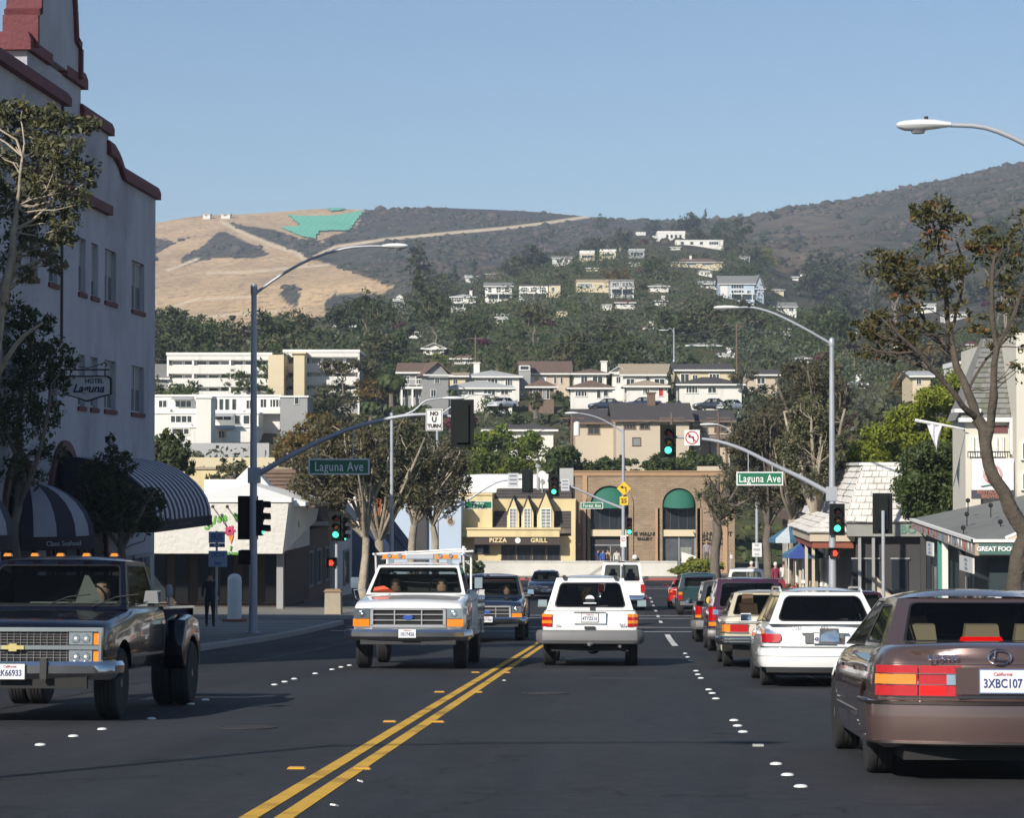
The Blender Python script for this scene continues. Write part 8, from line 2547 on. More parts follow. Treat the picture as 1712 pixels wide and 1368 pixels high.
# white jeep-like SUV in the middle lane
def jeep():
 c,st,PP=suv('white_suv','white SUV with grey bumpers driving ahead in the middle lane',(.75,.75,.74),L=4.5,W=1.80,H=1.70,zbelt=1.06,r=.365,wr=.63,sill=.42,roofrack=False,high=True,pl='4TYZ516',pdy=.03,bumper=V_GREYP,rear_slope=.20)
 MB().mm((-.30,-2.285,.80),(.30,-2.262,1.015)).build('plate_recess',_M['white_suv_paint'],c)
 MB().mm((-.3,-2.30,1.0),(.3,-2.26,1.02)).build('recess_lip',V_GREYP,c)
 MB().mm((-.1,-2.29,.70),(.1,-2.265,.75)).build('tailgate_handle',V_BLACK,c)
 text('Jeep',.06,'badge',V_CHROME,c,loc=(-.6,-2.275,.78),rot=(PI/2,0,0),ext=.004)
 text('4x4',.08,'badge',V_BLACK,c,loc=(.6,-2.275,.78),rot=(PI/2,0,0),ext=.004,shear=.2)
 for s in (-1,1):
  MB().mm((s*.48-.03,-2.10,1.63),(s*.48+.03,-2.03,1.70)).build('glass_hinge',V_BLACK,c)
  side_strip(c,st,CBOX,-2.1,1.8,.50,.66,V_GREYP,'side_cladding',sides=(s,))
  # grey plastic wheel arch lips and low bumper corners
  MB().mm((s*.45,-2.31,.60),(s*.47,-2.30,.66)).build('bumper_notch',V_BLACK,c)
 a=MB().tube([(-.75,-1.4,.36),(.75,-1.4,.36)],.045,8).ball((.05,-1.4,.36),.15).build('rear_axle',V_UNDER,c)
 MB().tube([(.0,-2.34,.43),(.0,-2.30,.43)],.05,10).tube([(.0,-2.38,.43),(.0,-2.2,.43)],.025,8).build('tow_hitch',V_GREYP,c)
 MB().tube([(.5,-2.0,.4),(.56,-2.27,.38)],.03,8).build('exhaust',V_GREYP,c)
 MB().lathe([(.09,0),(.085,.004)],18,(0,0,0),axis='Y').build('window_sticker',V_PLATE,c).location=(0.0,-2.165,1.24)
 MB().mm((-.12,-2.2,1.17),(.12,-2.19,1.19)).build('window_sticker',V_PLATE,c)
 MB().box((.18,-2.2,1.12),(.3,.02,.02),rot=(0,-.1,0)).box((.05,-2.23,1.08),(.1,.05,.06)).build('rear_wiper',V_BLACK,c)
 return c
o=jeep();place(o,-.66,46.9,'x')
o,s_,p_=suv('purple_minivan','dark purple minivan with tall red tail lamps in the right lane queue',(.055,.018,.045),L=4.75,W=1.88,H=1.74,zbelt=1.0,r=.33,wr=.70,lamps='tall',rear_slope=.38,hood=.95,metal=.3,sill=.28,bumper=mat('mauve_bumper',(.055,.05,.055),.4),glass_r=V_GLASSD)
place(o,2.88,58.3,'x')
MB().mm((-.5,-2.36,.98),(-.32,-2.34,1.06)).build('bumper_sticker',mat('pink_sticker',(.55,.35,.55),.6),o)
o,s_,p_=suv('black_suv','black SUV just ahead of the purple minivan',(.012,.014,.016),L=4.6,W=1.80,H=1.70,zbelt=1.0,r=.35,wr=.64,lamps='tall',rear_slope=.3,pl='4GHT671',sill=.36)
place(o,2.80,67.5,'x')
MB().tube([(-.5,-2.3,1.15),(-.5,-2.42,1.15)],.11,14).build('yellow_sticker',mat('yellow_cap',(.55,.4,.06),.6),o)
# white full size van ahead of the white SUV
def van():
 c,st,PP=suv('white_van','white panel van ahead of the white SUV in the middle lane',(.76,.76,.75),L=5.3,W=2.0,H=2.08,zbelt=1.22,r=.37,wr=.78,lamps='none',rear_slope=.14,hood=.8,pl='5T40218',sill=.40,nose=1.0,bumper=V_CHROME)
 for s in (-1,1):
  MB().mm((s*.80,-2.69,.80),(s*.97,-2.64,1.12)).build('tail_lamp',V_RED,c)
 MB().mm((-.012,-2.67,.5),(.012,-2.6,1.9)).build('door_seam',V_RUB,c)
 MB().mm((-.05,-2.60,1.22),(.05,-2.44,2.0)).build('centre_pillar',_M['white_van_paint'],c)
 MB().mm((-.13,-2.52,2.04),(.13,-2.46,2.09)).build('roof_vent',V_BLACK,c)
 return c
o=van();place(o,-.15,104,'x')
def saloon(name,label,col,L=4.5,W=1.72,H=1.38,metal=.2,px=None,facing='rear',classic_l=False,cat='car'):
 """smaller distant saloon: body, glazing, lamps, bumpers and wheels"""
 Pn=paint(name+'_paint',col,metal=metal)
 c=thing(name,label,cat)
 l,h=L/2,W/2
 st=[(-l,.44,.88,h*.88),(-l+.04,.36,.92,h*.94),(-l+.25,.28,.94,h*.98),(-.8,.24,.94,h),(.6,.24,.93,h),(l-.9,.26,.86,h*.98),(l-.3,.3,.76,h*.94),(l-.05,.36,.68,h*.87),(l,.42,.62,h*.8)]
 b=boxmap(st,CPROF,rbow=.10,fbow=.15,crown=.03).build('body',Pn,c,smooth=True)
 r=.31;wy,wf=-l+.9,l-.85
 cut(b,[(s*h*.93,y,r,r+.05,.5) for s in (-1,1) for y in (wy,wf)])
 for y in (wy,wf):
  for s in (-1,1):wheel(c,s*(h-.12),y,r,.2,spokes=5,rr=.62)
 g=dict(zb=.93,zf=.91,zr=H-.05,wb=h*.84,wbf=h*.86,wr=h*.66,yrb=-l+.85,yrt=-l+1.4,yfb=.95,yft=.3,rb=.06,fb=.12,crown=.05,rmar=(.09,.09,.04,.06),rcr=.07,
    sides=[(-l+.85,-l+1.4,-.05,-.1,(.25,.04,.03,.05)),(-.05,-.1,.95,.3,(.04,.08,.03,.05))])
 greenhouse(c,g,Pn)
 MB().mm((-h*.8,-l+.9,.935),(h*.8,.9,.95)).build('cabin_floor',V_DKIN,c)
 seats(c,.98,(-.7,.1),(-.34,.34),V_DKIN,h=.36)
 PP=perim(st,1.0,-1,.10,0);PF=perim(st,1.0,1,.15,0)
 for s in (-1,1):
  wrap(c,'tail_lamp',V_RED,PP,h*.52,h*1.05,.68,.84,s);wrap(c,'amber_lens',V_AMB,PP,h*.8,h*1.02,.75,.80,s,th=.025)
  wrap(c,'head_lamp',V_CLEAR,PF,h*.5,h*.98,.54,.66,s)
  mirror(c,s*h*.95,.75,1.0,Pn,w=.17,h=.11,arm=.04)
 wrap(c,'front_bumper',Pn if not classic_l else V_CHROME,PF,-1.0,1.0,.3,.5,prof=[(0,.30),(.04,.31),(.05,.4),(.04,.49),(0,.5)])
 wrap(c,'rear_bumper',Pn,PP,-1.0,1.0,.3,.5,prof=[(0,.36),(.04,.37),(.05,.45),(.04,.57),(0,.58)])
 wrap(c,'grille',V_CHROME if classic_l else V_BLACK,PF,-h*.45,h*.45,.54,.64)
 plate(c,'2LBV840',-l-.05,.75);
 if facing=='front':plate(c,'3DAM117',l+.07,.42,face=1,state=False)
 under(c,-l+.15,l-.15,h*.8,.18,.4,None,r)
 return c
o=saloon('red_coupe','bright red coupe waiting beside the junction ahead of the green pickup',(.42,.01,.012),L=4.3,W=1.72,H=1.33);place(o,2.72,105.5,'x')
o=saloon('blue_saloon','dark blue car with chrome nose coming towards the viewer at the junction',(.015,.03,.07),L=4.8,W=1.8,H=1.40,facing='front',classic_l=True);place(o,-4.1,124,'x',head=PI)
o=saloon('burgundy_car','dark burgundy car parked beside the right kerb beyond the white estate',(.05,.008,.018),H=1.42,W=1.76);place(o,6.1,64,'x')
MB().mm((-.0,0,0),(.001,.001,.001))
o=saloon('white_hatchback','white car roof peeping above the bronze sedan at the right edge',(.7,.7,.7),H=1.42);place(o,6.35,38.5,'x')
o=saloon('silver_coupe','far silver car partly hidden between the white pickup and the red pickup',(.35,.38,.42),H=1.32);place(o,4.9,92,'x')
# ---------------------------------------------------------------- pickups
def pickup(name,label,col,L=5.4,W=1.98,H=1.85,r=.38,zb=.5,zbelt=1.15,grille='bars',bed='box',metal=0,dually=False,plt='2K66933',cab_lamps=False,chrome=True,gl=None,cabL=1.75,hoodL=1.6,crew=None,drop=.15):
 Pn=paint(name+'_paint',col,metal=metal,rough=.22,coat=(.6 if dually else 1),spec=(.25 if dually else .5))
 c=thing(name,label,'pickup truck')
 l,h=L/2,W/2
 zh=zbelt-.04                                     # hood height at the cowl
 yc0=l-hoodL-cabL;yc1=l-hoodL                    # cab rear and cowl
 st=[(yc0,zb,zbelt,h*.985),(yc0+.05,zb,zbelt,h),(yc1-.1,zb,zbelt,h),(yc1+.15,zb,zh,h),(l-.5,zb,zh-drop*.55,h*.995),(l-.12,zb+.05,zh-drop*.85,h*.975),(l-.03,zb+.08,zh-drop-.02,h*.955),(l,zb+.1,zh-drop-.05,h*.94)]
 b=boxmap(st,CBOX,rbow=0,fbow=.05,crown=.035).build('body',Pn,c,smooth=True)
 wf=l-.95;wy=-l+1.15
 cut(b,[(s*h*.95,wf,r,r+.09,.5) for s in (-1,1)])
 # bed with hollow top
 yb0,yb1=-l+.05,yc0-.03
 zbt=zbelt-.02
 bw=h*.985 if bed=='box' else h*.94
 bd=MB()
 if bed != 'utility':
  for s in (-1,1):
   bd.mm((s*(bw-.1),yb0,zb+.02),(s*bw,yb1,zbt)).mm((s*(bw-.115),yb0,zbt),(s*(bw+.01),yb1,zbt+.03))
  bd.mm((-bw,yb0-.03,zb+.08),(bw,yb0+.03,zbt)).mm((-bw+.1,yb1-.06,zb),(bw-.1,yb1,zbt)).mm((-bw+.05,yb0,zb+.1),(bw-.05,yb1,zb+.16))
  bo=bd.build('bed',Pn,c)
  if bed=='box':cut(bo,[(s*h*.95,wy,r,r+.09,.5) for s in (-1,1)])
  if dually:
   for s in (-1,1):
    fm=boxmap([(wy-.62,.62,.74,.12),(wy-.55,.5,.9,.135),(wy-.42,.44,1.04,.14),(wy+.0,.44,1.10,.14),(wy+.42,.44,1.04,.14),(wy+.55,.5,.9,.135),(wy+.62,.62,.74,.12)],CPROF,0,0,crown=.01,na=6)
    fm.v=[(v[0]+s*(bw+.06),v[1],v[2]) for v in fm.v]
    fo=fm.build('rear_fender',Pn,c,smooth=True)
    cut(fo,[(s*(bw+.2),wy,r,r+.07,.7)])
  if bed != 'box':cut(bo,[(s*h*.95,wy,r,r+.09,.7) for s in (-1,1)])
 for y in (wf,wy):
  for s in (-1,1):
   if y==wy and dually:
    wheel(c,s*(bw-.14),y,r,.22,rim=V_CHROME,spokes=0);wheel(c,s*(bw+.095),y,r,.22,rim=V_CHROME,spokes=8,rr=.6)
   else:wheel(c,s*(h-.14),y,r,.24,rim=V_CHROME if dually else mat('grey_steel_wheel',(.3,.3,.31),.4,metal=.5),spokes=6,rr=.56)
 yft=yc1-.62;yrt=yc0+.12
 g=dict(zb=zbelt-.01,zf=zbelt-.01,zr=H-.05,wb=h*.905,wbf=h*.905,wr=h*.74,yrb=yc0+.02,yrt=yrt,yfb=yc1+.02,yft=yft,rb=.01,fb=.09,crown=.05,rmar=(.14,.14,.1,.1),fmar=(.06,.06,.05,.07),fcr=.05,
    sides=[(yc0+.02,yrt,yc1+.02,yft,(.16,.14,.04,.07))])
 greenhouse(c,g,Pn,gl or V_GLASS)
 MB().mm((-h*.86,yc0+.05,zbelt-.005),(h*.86,yc1-.02,zbelt+.01)).build('cabin_floor',V_DKIN,c)
 MB().mm((-h*.84,yc1-.35,zbelt+.01),(h*.84,yc1-.08,zbelt+.06)).build('dashboard',V_DKIN,c)
 MB().box((0,yc0+.45,zbelt+.16),(h*1.5,.14,.42),rot=(.15,0,0)).build('bench_seat',V_DKIN,c)
 sw=MB().tube([(.38+.17*math.cos(2*PI*i/16)*-1,yc1-.42+.05*math.sin(2*PI*i/16),zbelt+.12+.15*math.sin(2*PI*i/16)) for i in range(17)],.013,5)
 sw.v=[(-v[0],v[1],v[2]) for v in sw.v];sw.build('steering_wheel',V_BLACK,c)
 PF=perim(st,1.0,1,.05,0)
 Pb=perim(st,1.0,1,.05,.03)
 cm=V_CHROME if chrome else V_BLACK
 zb0=zb-.03
 wrap(c,'front_bumper',cm,Pb,-h*1.22,h*1.22,zb0,zb0+.22,prof=[(0,zb0-.03),(.06,zb0-.03),(.13,zb0+.04),(.135,zb0+.12),(.11,zb0+.165),(0,zb0+.175)])
 gt=zh-drop-.09;gb=gt-.30;gh=gt-gb
 yF=l+.012
 return c,st,PF,Pb,Pn,dict(l=l,h=h,zb0=zb0,gt=gt,gb=gb,yF=yF,yc0=yc0,yc1=yc1,zbelt=zbelt,H=H,yft=yft,wy=wy,wf=wf,bw=bw,r=r)
def lamp_eye(c,x,y,z,r):
 o=MB().lathe([(r,.0),(r*1.02,.008),(r*.92,.010),(r*.85,.004)],18,(x,y,z),axis='Y').build('lamp_reflector',V_CHROME,c,smooth=True)
 MB().lathe([(r*.4,.004),(r*.3,.014),(.001,.017)],12,(x,y,z),axis='Y').build('bulb',V_PLATE,o,smooth=True)
def black_pickup():
 c,st,PF,Pb,Pn,d=pickup('black_dually_pickup','dark blue black pickup with wide rear fenders cut off at the left edge',(.003,.004,.010),L=5.5,W=1.96,H=1.79,r=.39,zbelt=1.20,zb=.52,drop=.14,dually=True,cabL=1.85,hoodL=1.5,bed='step')
 l,h,yF=d['l'],d['h'],d['yF']
 zt,zm,zl=.99,.80,.61
 # two deck chrome grille: rim bars, black mesh of fine bars, stacked lamps
 gf=MB()
 for z in (zt,zm,zl):gf.mm((-h*.93,yF-.02,z-.022),(h*.93,yF+.05,z+.022))
 for s in (-1,1):gf.mm((s*h*.93,yF-.05,zl-.02),(s*(h*.93+.03),yF+.045,zt+.02))
 gf.build('grille_frame',V_CHROME,c)
 MB().mm((-h*.6,yF-.03,zl),(h*.6,yF+.0,zt)).build('grille_back',V_UNDER,c)
 bars=MB()
 for i in range(1,5):
  for (a,b) in ((zl+.02,zm-.02),(zm+.02,zt-.02)):bars.mm((-h*.6,yF,a+(b-a)*i/5-.003),(h*.6,yF+.018,a+(b-a)*i/5+.003))
 for i in range(17):bars.mm((-h*.58+h*1.16*i/16-.003,yF,zl+.02),(-h*.58+h*1.16*i/16+.003,yF+.02,zt-.02))
 bars.build('grille_bars',V_GREYP,c)['kind']='stuff'
 for s in (-1,1):
  for (a,b) in ((zl+.03,zm-.03),(zm+.03,zt-.03)):
   MB().mm((s*h*.605,yF-.02,a),(s*h*.86,yF+.03,b)).build('head_lamp',V_CLEAR,c)
   for q in (.68,.79):lamp_eye(c,s*h*q,yF+.03,(a+b)/2,.045)
   MB().mm((s*h*.87,yF-.05,a),(s*h*.955,yF+.02,b)).build('amber_lens',V_AMB,c)
 # bow tie shaped badge, gold
 MB().panel([(-.12,-.02),(-.045,-.02),(-.04,-.04),(.04,-.04),(.045,-.02),(.12,-.02),(.12,.02),(.045,.02),(.04,.04),(-.04,.04),(-.045,.02),(-.12,.02)],[],.02,fn=lambda v:Vector((v.x,yF+.075-v.y,zm+v.z))).build('grille_badge',mat('gold_badge',(.75,.6,.25),.3,metal=.7),c)
 plate(c,'2K66933',yF+.175,d['zb0']+.06,face=1,w=.32,h=.16)
 for s in (-1,1):MB().mm((s*.36-.035,yF+.15,d['zb0']-.02),(s*.36+.035,yF+.2,d['zb0']+.2)).build('bumper_guard',V_BLACK,c)
 MB().mm((-.8,yF+.02,d['zb0']-.12),(.8,yF+.08,d['zb0']-.002)).build('valance',V_UNDER,c)
 for x in (-.62,-.3,0,.3,.62)[0:5]:
  MB().box((x,d['yft']+.03+.06*(1-x*x),1.812),(.09,.10,.035),taper=.7).build('cab_lamp',V_AMB,c)
 for s in (-1,1):
  o=MB().box((s*(h+.13),d['yc1']-.28,1.33),(.17,.12,.13),taper=.8).box((s*(h+.02),d['yc1']-.25,1.24),(.14,.04,.03)).build('wing_mirror',V_GREYP,c)
  MB().box((s*(h+.13),d['yc1']-.345,1.33),(.17,.006,.14)).build('mirror_glass',_M['mirror_glass'],o)
  MB().box((s*h,d['yc0']+.25,1.03),(.03,.18,.04)).build('door_handle',V_CHROME,c)
 for x0 in (-.05,.5):
  MB().tube([(-x0,d['yc1']+.06,1.22),(-x0-.25,d['yc1']-.05,1.33),(-x0-.5,d['yc1']-.08,1.36)],.008,5).build('wiper',V_BLACK,c)
 side_strip(c,st,CBOX,d['yc0'],d['wf']-.52,.66,.69,V_CHROME)
 seam(c,st,CBOX,d['yc1']-.15,.05,.97);seam(c,st,CBOX,d['yc0']+.12,.05,.97)
 # windscreen sunshade papers
 MB().panel([(-.0,0),(.34,0),(.1,.32),(.05,.33)],[],.01,fn=lambda v:Vector((-.25-v.x,d['yc1']-.18-v.z*.8,1.25+v.z))).build('sunshade',mat('pale_card',(.35,.38,.36),.8),c)
 MB().mm((-.88,d['yc1']-.26,1.26),(.25,d['yc1']-.12,1.275)).build('dash_mat',mat('pale_dash_mat',(.20,.23,.23),.8),c)
 driver(c,-.42,d['yc1']-.85,1.17,mat('black_top',(.02,.02,.02),.8),HAIR_D)
 return c
o=black_pickup();place(o,-6.48,27.9,'x',head=PI)
def ford_front(c,st,PF,d,h,s_plate,white=True):
 yF=d['yF'];gt,gb=d['gt'],d['gb']
 gf=MB()
 x=h*.66
 for z in (gb+.0,gt):gf.mm((-x,yF-.03,z-.02),(x,yF+.04,z+.02))
 for s in (-1,1):gf.mm((s*x,yF-.03,gb),(s*(x-.05),yF+.04,gt))
 for i in (1,2):gf.mm((-x,yF-.02,gb+(gt-gb)*i/3-.008),(x,yF+.03,gb+(gt-gb)*i/3+.008))
 for xx in (-x*.36,x*.36):gf.mm((xx-.01,yF-.02,gb),(xx+.01,yF+.032,gt))
 gf.build('grille_frame',mat('grille_silver',(.42,.42,.43),.35,metal=.5),c)
 MB().mm((-x,yF-.035,gb),(x,yF-.01,gt)).build('grille_back',V_UNDER,c)
 o=MB().lathe([(.095,0),(.09,.015)],20,(0,0,0),axis='Y').build('oval_badge',mat('badge_blue',(.03,.08,.35),.3),c)
 o.location=(0,yF+.035,(gt+gb)/2);o.scale=(1,1,.45)
 for s in (-1,1):
  MB().mm((s*(x+.02),yF-.04,gb+.13),(s*h*.955,yF+.02,gt+.01)).build('head_lamp',V_CLEAR,c)
  lamp_eye(c,s*(x+h*.955)/2,yF+.02,(gb+.13+gt)/2,.055)
  MB().mm((s*(x+.02),yF-.04,gb-.01),(s*h*.965,yF+.025,gb+.12)).build('amber_lens',V_AMB,c)
 plate(c,s_plate,yF+.185,d['zb0']+.1,face=1,w=.31,h=.155)
 MB().mm((-.85,yF-.1,d['zb0']-.1),(.85,yF+.05,d['zb0']-.002)).build('valance',V_BLACK,c)
def utility_truck():
 c,st,PF,Pb,Pn,d=pickup('white_utility_pickup','white utility pickup with amber light bar and ladder rack coming towards us',(.76,.76,.75),L=5.6,W=2.04,H=1.93,r=.40,zbelt=1.34,zb=.58,bed='utility',cabL=1.6,hoodL=1.5,drop=.13)
 l,h,yF=d['l'],d['h'],d['yF']
 ford_front(c,st,PF,d,h,'1017426')
 # service body with lockers
 y0,y1=-l,d['yc0']-.06
 for s in (-1,1):
  bx=MB().mm((s*(h+.005),y0,.58),(s*(h-.38),y1,1.40)).mm((s*(h+.012),y0,1.402),(s*(h-.39),y1+.01,1.43)).build('service_box',Pn,c)
  cut(bx,[(s*(h),d['wy'],d['r'],d['r']+.08,.6)])
  for i in range(3):
   a=y0+.06+(y1-y0-.1)*i/3;b_=a+(y1-y0-.1)/3-.04
   lo=.98 if i==1 or i==0 else .62
   dr=MB().mm((s*(h+.006),a,lo),(s*(h+.02),b_,1.34)).build('locker_door',Pn,bx)
   MB().mm((s*(h+.02),(a+b_)/2-.05,1.1),(s*(h+.045),(a+b_)/2+.05,1.16)).build('latch',V_CHROME,bx)
 MB().mm((-h+.38,y0,.6),(h-.38,y1,.72)).mm((-h+.3,y0-.03,.6),(h-.3,y0+.03,1.2)).build('bed_floor',Pn,c)
 rk=MB()
 for x in (-h+.25,h-.1):
  rk.tube([(x,y1-.25,1.38),(x,y1-.1,1.85),(x,y1+.0,2.1)],.022,6).tube([(x,y0+.2,1.38),(x,y0+.2,2.1)],.022,6).tube([(x,y0+.2,2.1),(x,y1+.4,2.1)],.022,6)
  rk.tube([(x,y1-.0,2.1),(x,y1-.0,2.1+(.16 if x<0 else .02))],.03,6)
 for y in (y0+.3,y1+.0):rk.tube([(-h+.2,y,2.2),(h-.05,y,2.1)],.022,6)
 rk.build('ladder_rack',TR_WHITE,c)
 # light bar
 yb,zb_=d['yft']-.35,2.02
 lb=MB().mm((-.74,yb-.1,1.99),(.74,yb+.1,2.005)).mm((-.6,yb-.03,1.92),(-.5,yb+.03,1.995)).mm((.5,yb-.03,1.92),(.6,yb+.03,1.995)).build('light_bar',V_CHROME,c)
 for s in (-1,1):
  MB().box((s*.5,yb,2.045),(.44,.16,.075),taper=.92).build('amber_dome',V_AMB,lb)
  for q in (.38,.58):MB().lathe([(.03,0),(.04,.02),(.03,.03)],8,(s*q,yb+.08,2.06),axis='Y').build('beacon_bulb',V_CLEAR,lb)
 MB().box((0,yb,2.05),(.5,.18,.08)).build('centre_panel',mat('silver_panel',(.35,.36,.40),.4),lb)
 for s in (-1,1):
  m=MB().tube([(s*(h*.92),d['yc1']-.1,1.42),(s*(h+.14),d['yc1']-.12,1.42),(s*(h+.10),d['yc1']-.12,1.26),(s*h*.93,d['yc1']-.12,1.18)],.012,5).box((s*(h+.13),d['yc1']-.14,1.55),(.14,.05,.2)).build('wing_mirror',V_CHROME,c)
  MB().box((s*(h+.13),d['yc1']-.17,1.55),(.12,.006,.18)).build('mirror_glass',_M['mirror_glass'],m)
 driver(c,-.42,d['yc1']-.85,1.26,mat('dark_jacket',(.03,.03,.04),.8),HAIR_D)
 driver(c,.45,d['yc1']-.85,1.24,mat('red_vest',(.45,.06,.05),.8),HAIR_D,SKIN_D)
 MB().panel([(-.0,0),(.5,0),(.45,.13),(.28,.16)],[],.2,fn=lambda v:Vector((v.x+.32,d['yc1']-.05-v.y,1.35+v.z*.9))).build('orange_vest',mat('orange_cloth',(.65,.09,.04),.8),c)
 side_strip(c,st,CBOX,d['yc0']+.02,d['wf']-.52,.72,.74,TR_WHITE)
 seam(c,st,CBOX,d['yc1']-.15,.05,.97);seam(c,st,CBOX,d['yc0']+.1,.05,.97)
 for x0 in (-.05,.5):
  MB().tube([(x0,d['yc1']+.07,1.335),(x0-.3,d['yc1']+.02,1.38),(x0-.5,d['yc1']+.0,1.39)],.008,5).build('wiper',V_BLACK,c)
 return c
o=utility_truck();place(o,-3.86,45.3,'x',head=PI)
def dark_pickup():
 c,st,PF,Pb,Pn,d=pickup('navy_pickup','dark navy pickup with amber turn lamps following the white utility pickup',(.012,.018,.04),L=5.3,W=1.98,H=1.86,r=.38,zbelt=1.22,zb=.54,drop=.13)
 ford_front(c,st,PF,d,d['h'],'5A71930')
 h=d['h']
 for s in (-1,1):mirror(c,-s*h*.96,d['yc1']-.3,1.36,V_CHROME,w=.18,h=.13,arm=.08)
 driver(c,-.42,d['yc1']-.85,1.16,mat('dark_top2',(.03,.03,.03),.8),HAIR_D)
 MB().mm((-.1,d['yc1']-.25,1.24),(.35,d['yc1']-.1,1.27)).build('dash_cloth',M_RED,c)
 return c
o=dark_pickup();place(o,-3.80,68.6,'x',head=PI)
def rear_pickup(name,label,col,X,Y,W=1.75,H=1.6,cap=False,white=False,chrome_roll=False):
 c,st,PF,Pb,Pn,d=pickup(name,label,col,L=4.9,W=W,H=H,r=.34,zbelt=1.02,zb=.42,cabL=1.5,hoodL=1.25)
 l,h=d['l'],d['h']
 for s in (-1,1):
  MB().mm((s*h*.80,-l-.01,.62),(s*h*.97,-l+.04,.82)).build('tail_lamp',V_RED,c)
  MB().mm((s*h*.80,-l-.012,.825),(s*h*.97,-l+.04,.93)).build('amber_lens',V_AMB,c)
  mirror(c,s*h*.95,d['yc1']-.25,1.12,V_BLACK if not white else TR_WHITE,w=.18,h=.12,arm=.06)
 MB().mm((-h*.9,-l-.14,.42),(h*.9,-l-.02,.56)).build('rear_bumper',V_CHROME if white else V_GREYP,c)
 plate(c,'4E11'+str(200+int(Y)),-l-.15,.5)
 if chrome_roll:
  MB().tube([(-h*.7,d['yc0']-.15,1.0),(-h*.62,d['yc0']-.2,1.5),(h*.62,d['yc0']-.2,1.5),(h*.7,d['yc0']-.15,1.0)],.03,6).build('roll_bar',V_CHROME,c)
 return c
o=rear_pickup('green_pickup','dark green pickup with amber and red tail lamps inside the junction',(.02,.05,.055),2.55,99.0,W=1.8,H=1.66,chrome_roll=True);place(o,2.98,97.6,'x')
o=rear_pickup('white_pickup','white pickup cab seen beyond the dark green pickup on the right',(.72,.73,.74),4.9,99.0,W=1.85,H=1.82,white=True);place(o,5.05,100.5,'x')
o=rear_pickup('red_pickup','dark red pickup cab right of the white pickup cab',(.22,.012,.018),6.0,80.0,W=1.7,H=1.62);place(o,4.95,84.5,'x')
for o in list(COL.objects):
 if o.parent is None and o.get('category') in ('car','pickup truck'):pass
# a few cars parked up the slope between the houses
for i,(px,py,D,col,lab) in enumerate(((840,684,285,(.7,.7,.7),'white car parked below the white porch bungalow'),(1015,686,283,(.02,.03,.07),'dark blue car parked below the little gable porch house'),
         (1074,684,282,(.02,.03,.07),'dark blue car parked below the tan pyramid cottage'),(1190,686,282,(.03,.04,.05),'dark car parked under the spreading olive tree'),(1222,688,280,(.6,.6,.58),'pale car parked right of the dark one under the olive tree'))):
 _M.pop('parked_car_paint',None);o=saloon('parked_car',lab,col,H=1.4)
 q=PD(px,py,D);o.location=q;o.rotation_euler=(0,0,YAW+(PI*.8 if i in (0,4) else PI/2))
# ------------------------------------------------------------------ signals, lamps, signs
M_POLE=mat('pole_galvanised',(.40,.42,.46),.45,metal=.25,var=.12,scale=1.5,stain=.35)
M_HEAD=mat('signal_black',(.008,.011,.010),.75,var=.25,scale=5,spec=.2)
M_SGRN=mat('street_sign_green',(.01,.15,.07),.4,var=.06)
M_SWHT=mat('sign_white',(.72,.72,.72),.45,var=.05)
M_LAMPB=mat('luminaire_white',(.66,.67,.66),.4,var=.06,stain=.2)
GL_G=glow('lit_green',(.08,1.0,.55),1.5,(.05,.4,.25))
GL_R=glow('lit_red',(1.0,.05,.02),1.3,(.5,.03,.02))
OFF_R=mat('unlit_red',(.06,.008,.006),.3);OFF_A=mat('unlit_amber',(.12,.05,.006),.3);OFF_G=mat('unlit_green',(.006,.03,.02),.3)
def luminaire(par,x,y,z,sx,L=.75):
 """cobra head pointing along sx (+1 right, -1 left)"""
 m=MB();V=[];n=10
 secs=[(0,.05,.045,.03),(.12,.07,.06,.04),(.3,.12,.085,.06),(.6,.145,.09,.09),(.85,.13,.07,.08),(.97,.08,.045,.04),(1,.02,.02,.01)]
 for t,w,up,dn in secs:
  for k in range(n):
   a=2*PI*k/n;s_=math.sin(a)
   V.append((x+sx*t*L,y+w*math.cos(a),z+(up if s_>0 else dn)*s_))
 fs=[(i*n+k,i*n+(k+1) % n,(i+1)*n+(k+1) % n,(i+1)*n+k) for i in range(len(secs)-1) for k in range(n)]
 fs+=[tuple(range(n)),tuple((len(secs)-1)*n+k for k in range(n))]
 o=m.add(V,fs).build('luminaire',M_LAMPB,par,smooth=True)
 MB().lathe([(.09,-.12),(.11,-.07),(.001,-.06)][::-1],12,(x+sx*L*.6,y,z)).build('lamp_lens',glass('lens_glass',(.7,.7,.7),.35,base=(.3,.3,.3)),o,smooth=True)
 MB().tube([(x+sx*L*.45,y,z+.07),(x+sx*L*.45,y,z+.13)],.03,8).build('photocell',M_BLACK,o)
 return o
def bentarm(par,name,pts,r0,r1,base,Y):
 """tapered arm through picture points at distance Y"""
 P_=[P(a,b,Y)-base for a,b in pts]
 Q=[]
 for i in range(len(P_)-1):
  p0=P_[max(0,i-1)];p1=P_[i];p2=P_[i+1];p3=P_[min(len(P_)-1,i+2)]
  for t in (0,.33,.66):
   Q.append(.5*((2*p1)+(p2-p0)*t+(2*p0-5*p1+4*p2-p3)*t*t+(3*p1-p0-3*p2+p3)*t**3))
 Q.append(P_[-1])
 n=len(Q)
 MB().tube(Q,[r0+(r1-r0)*i/(n-1) for i in range(n)],10).build(name,M_POLE,par,smooth=True)
 return Q
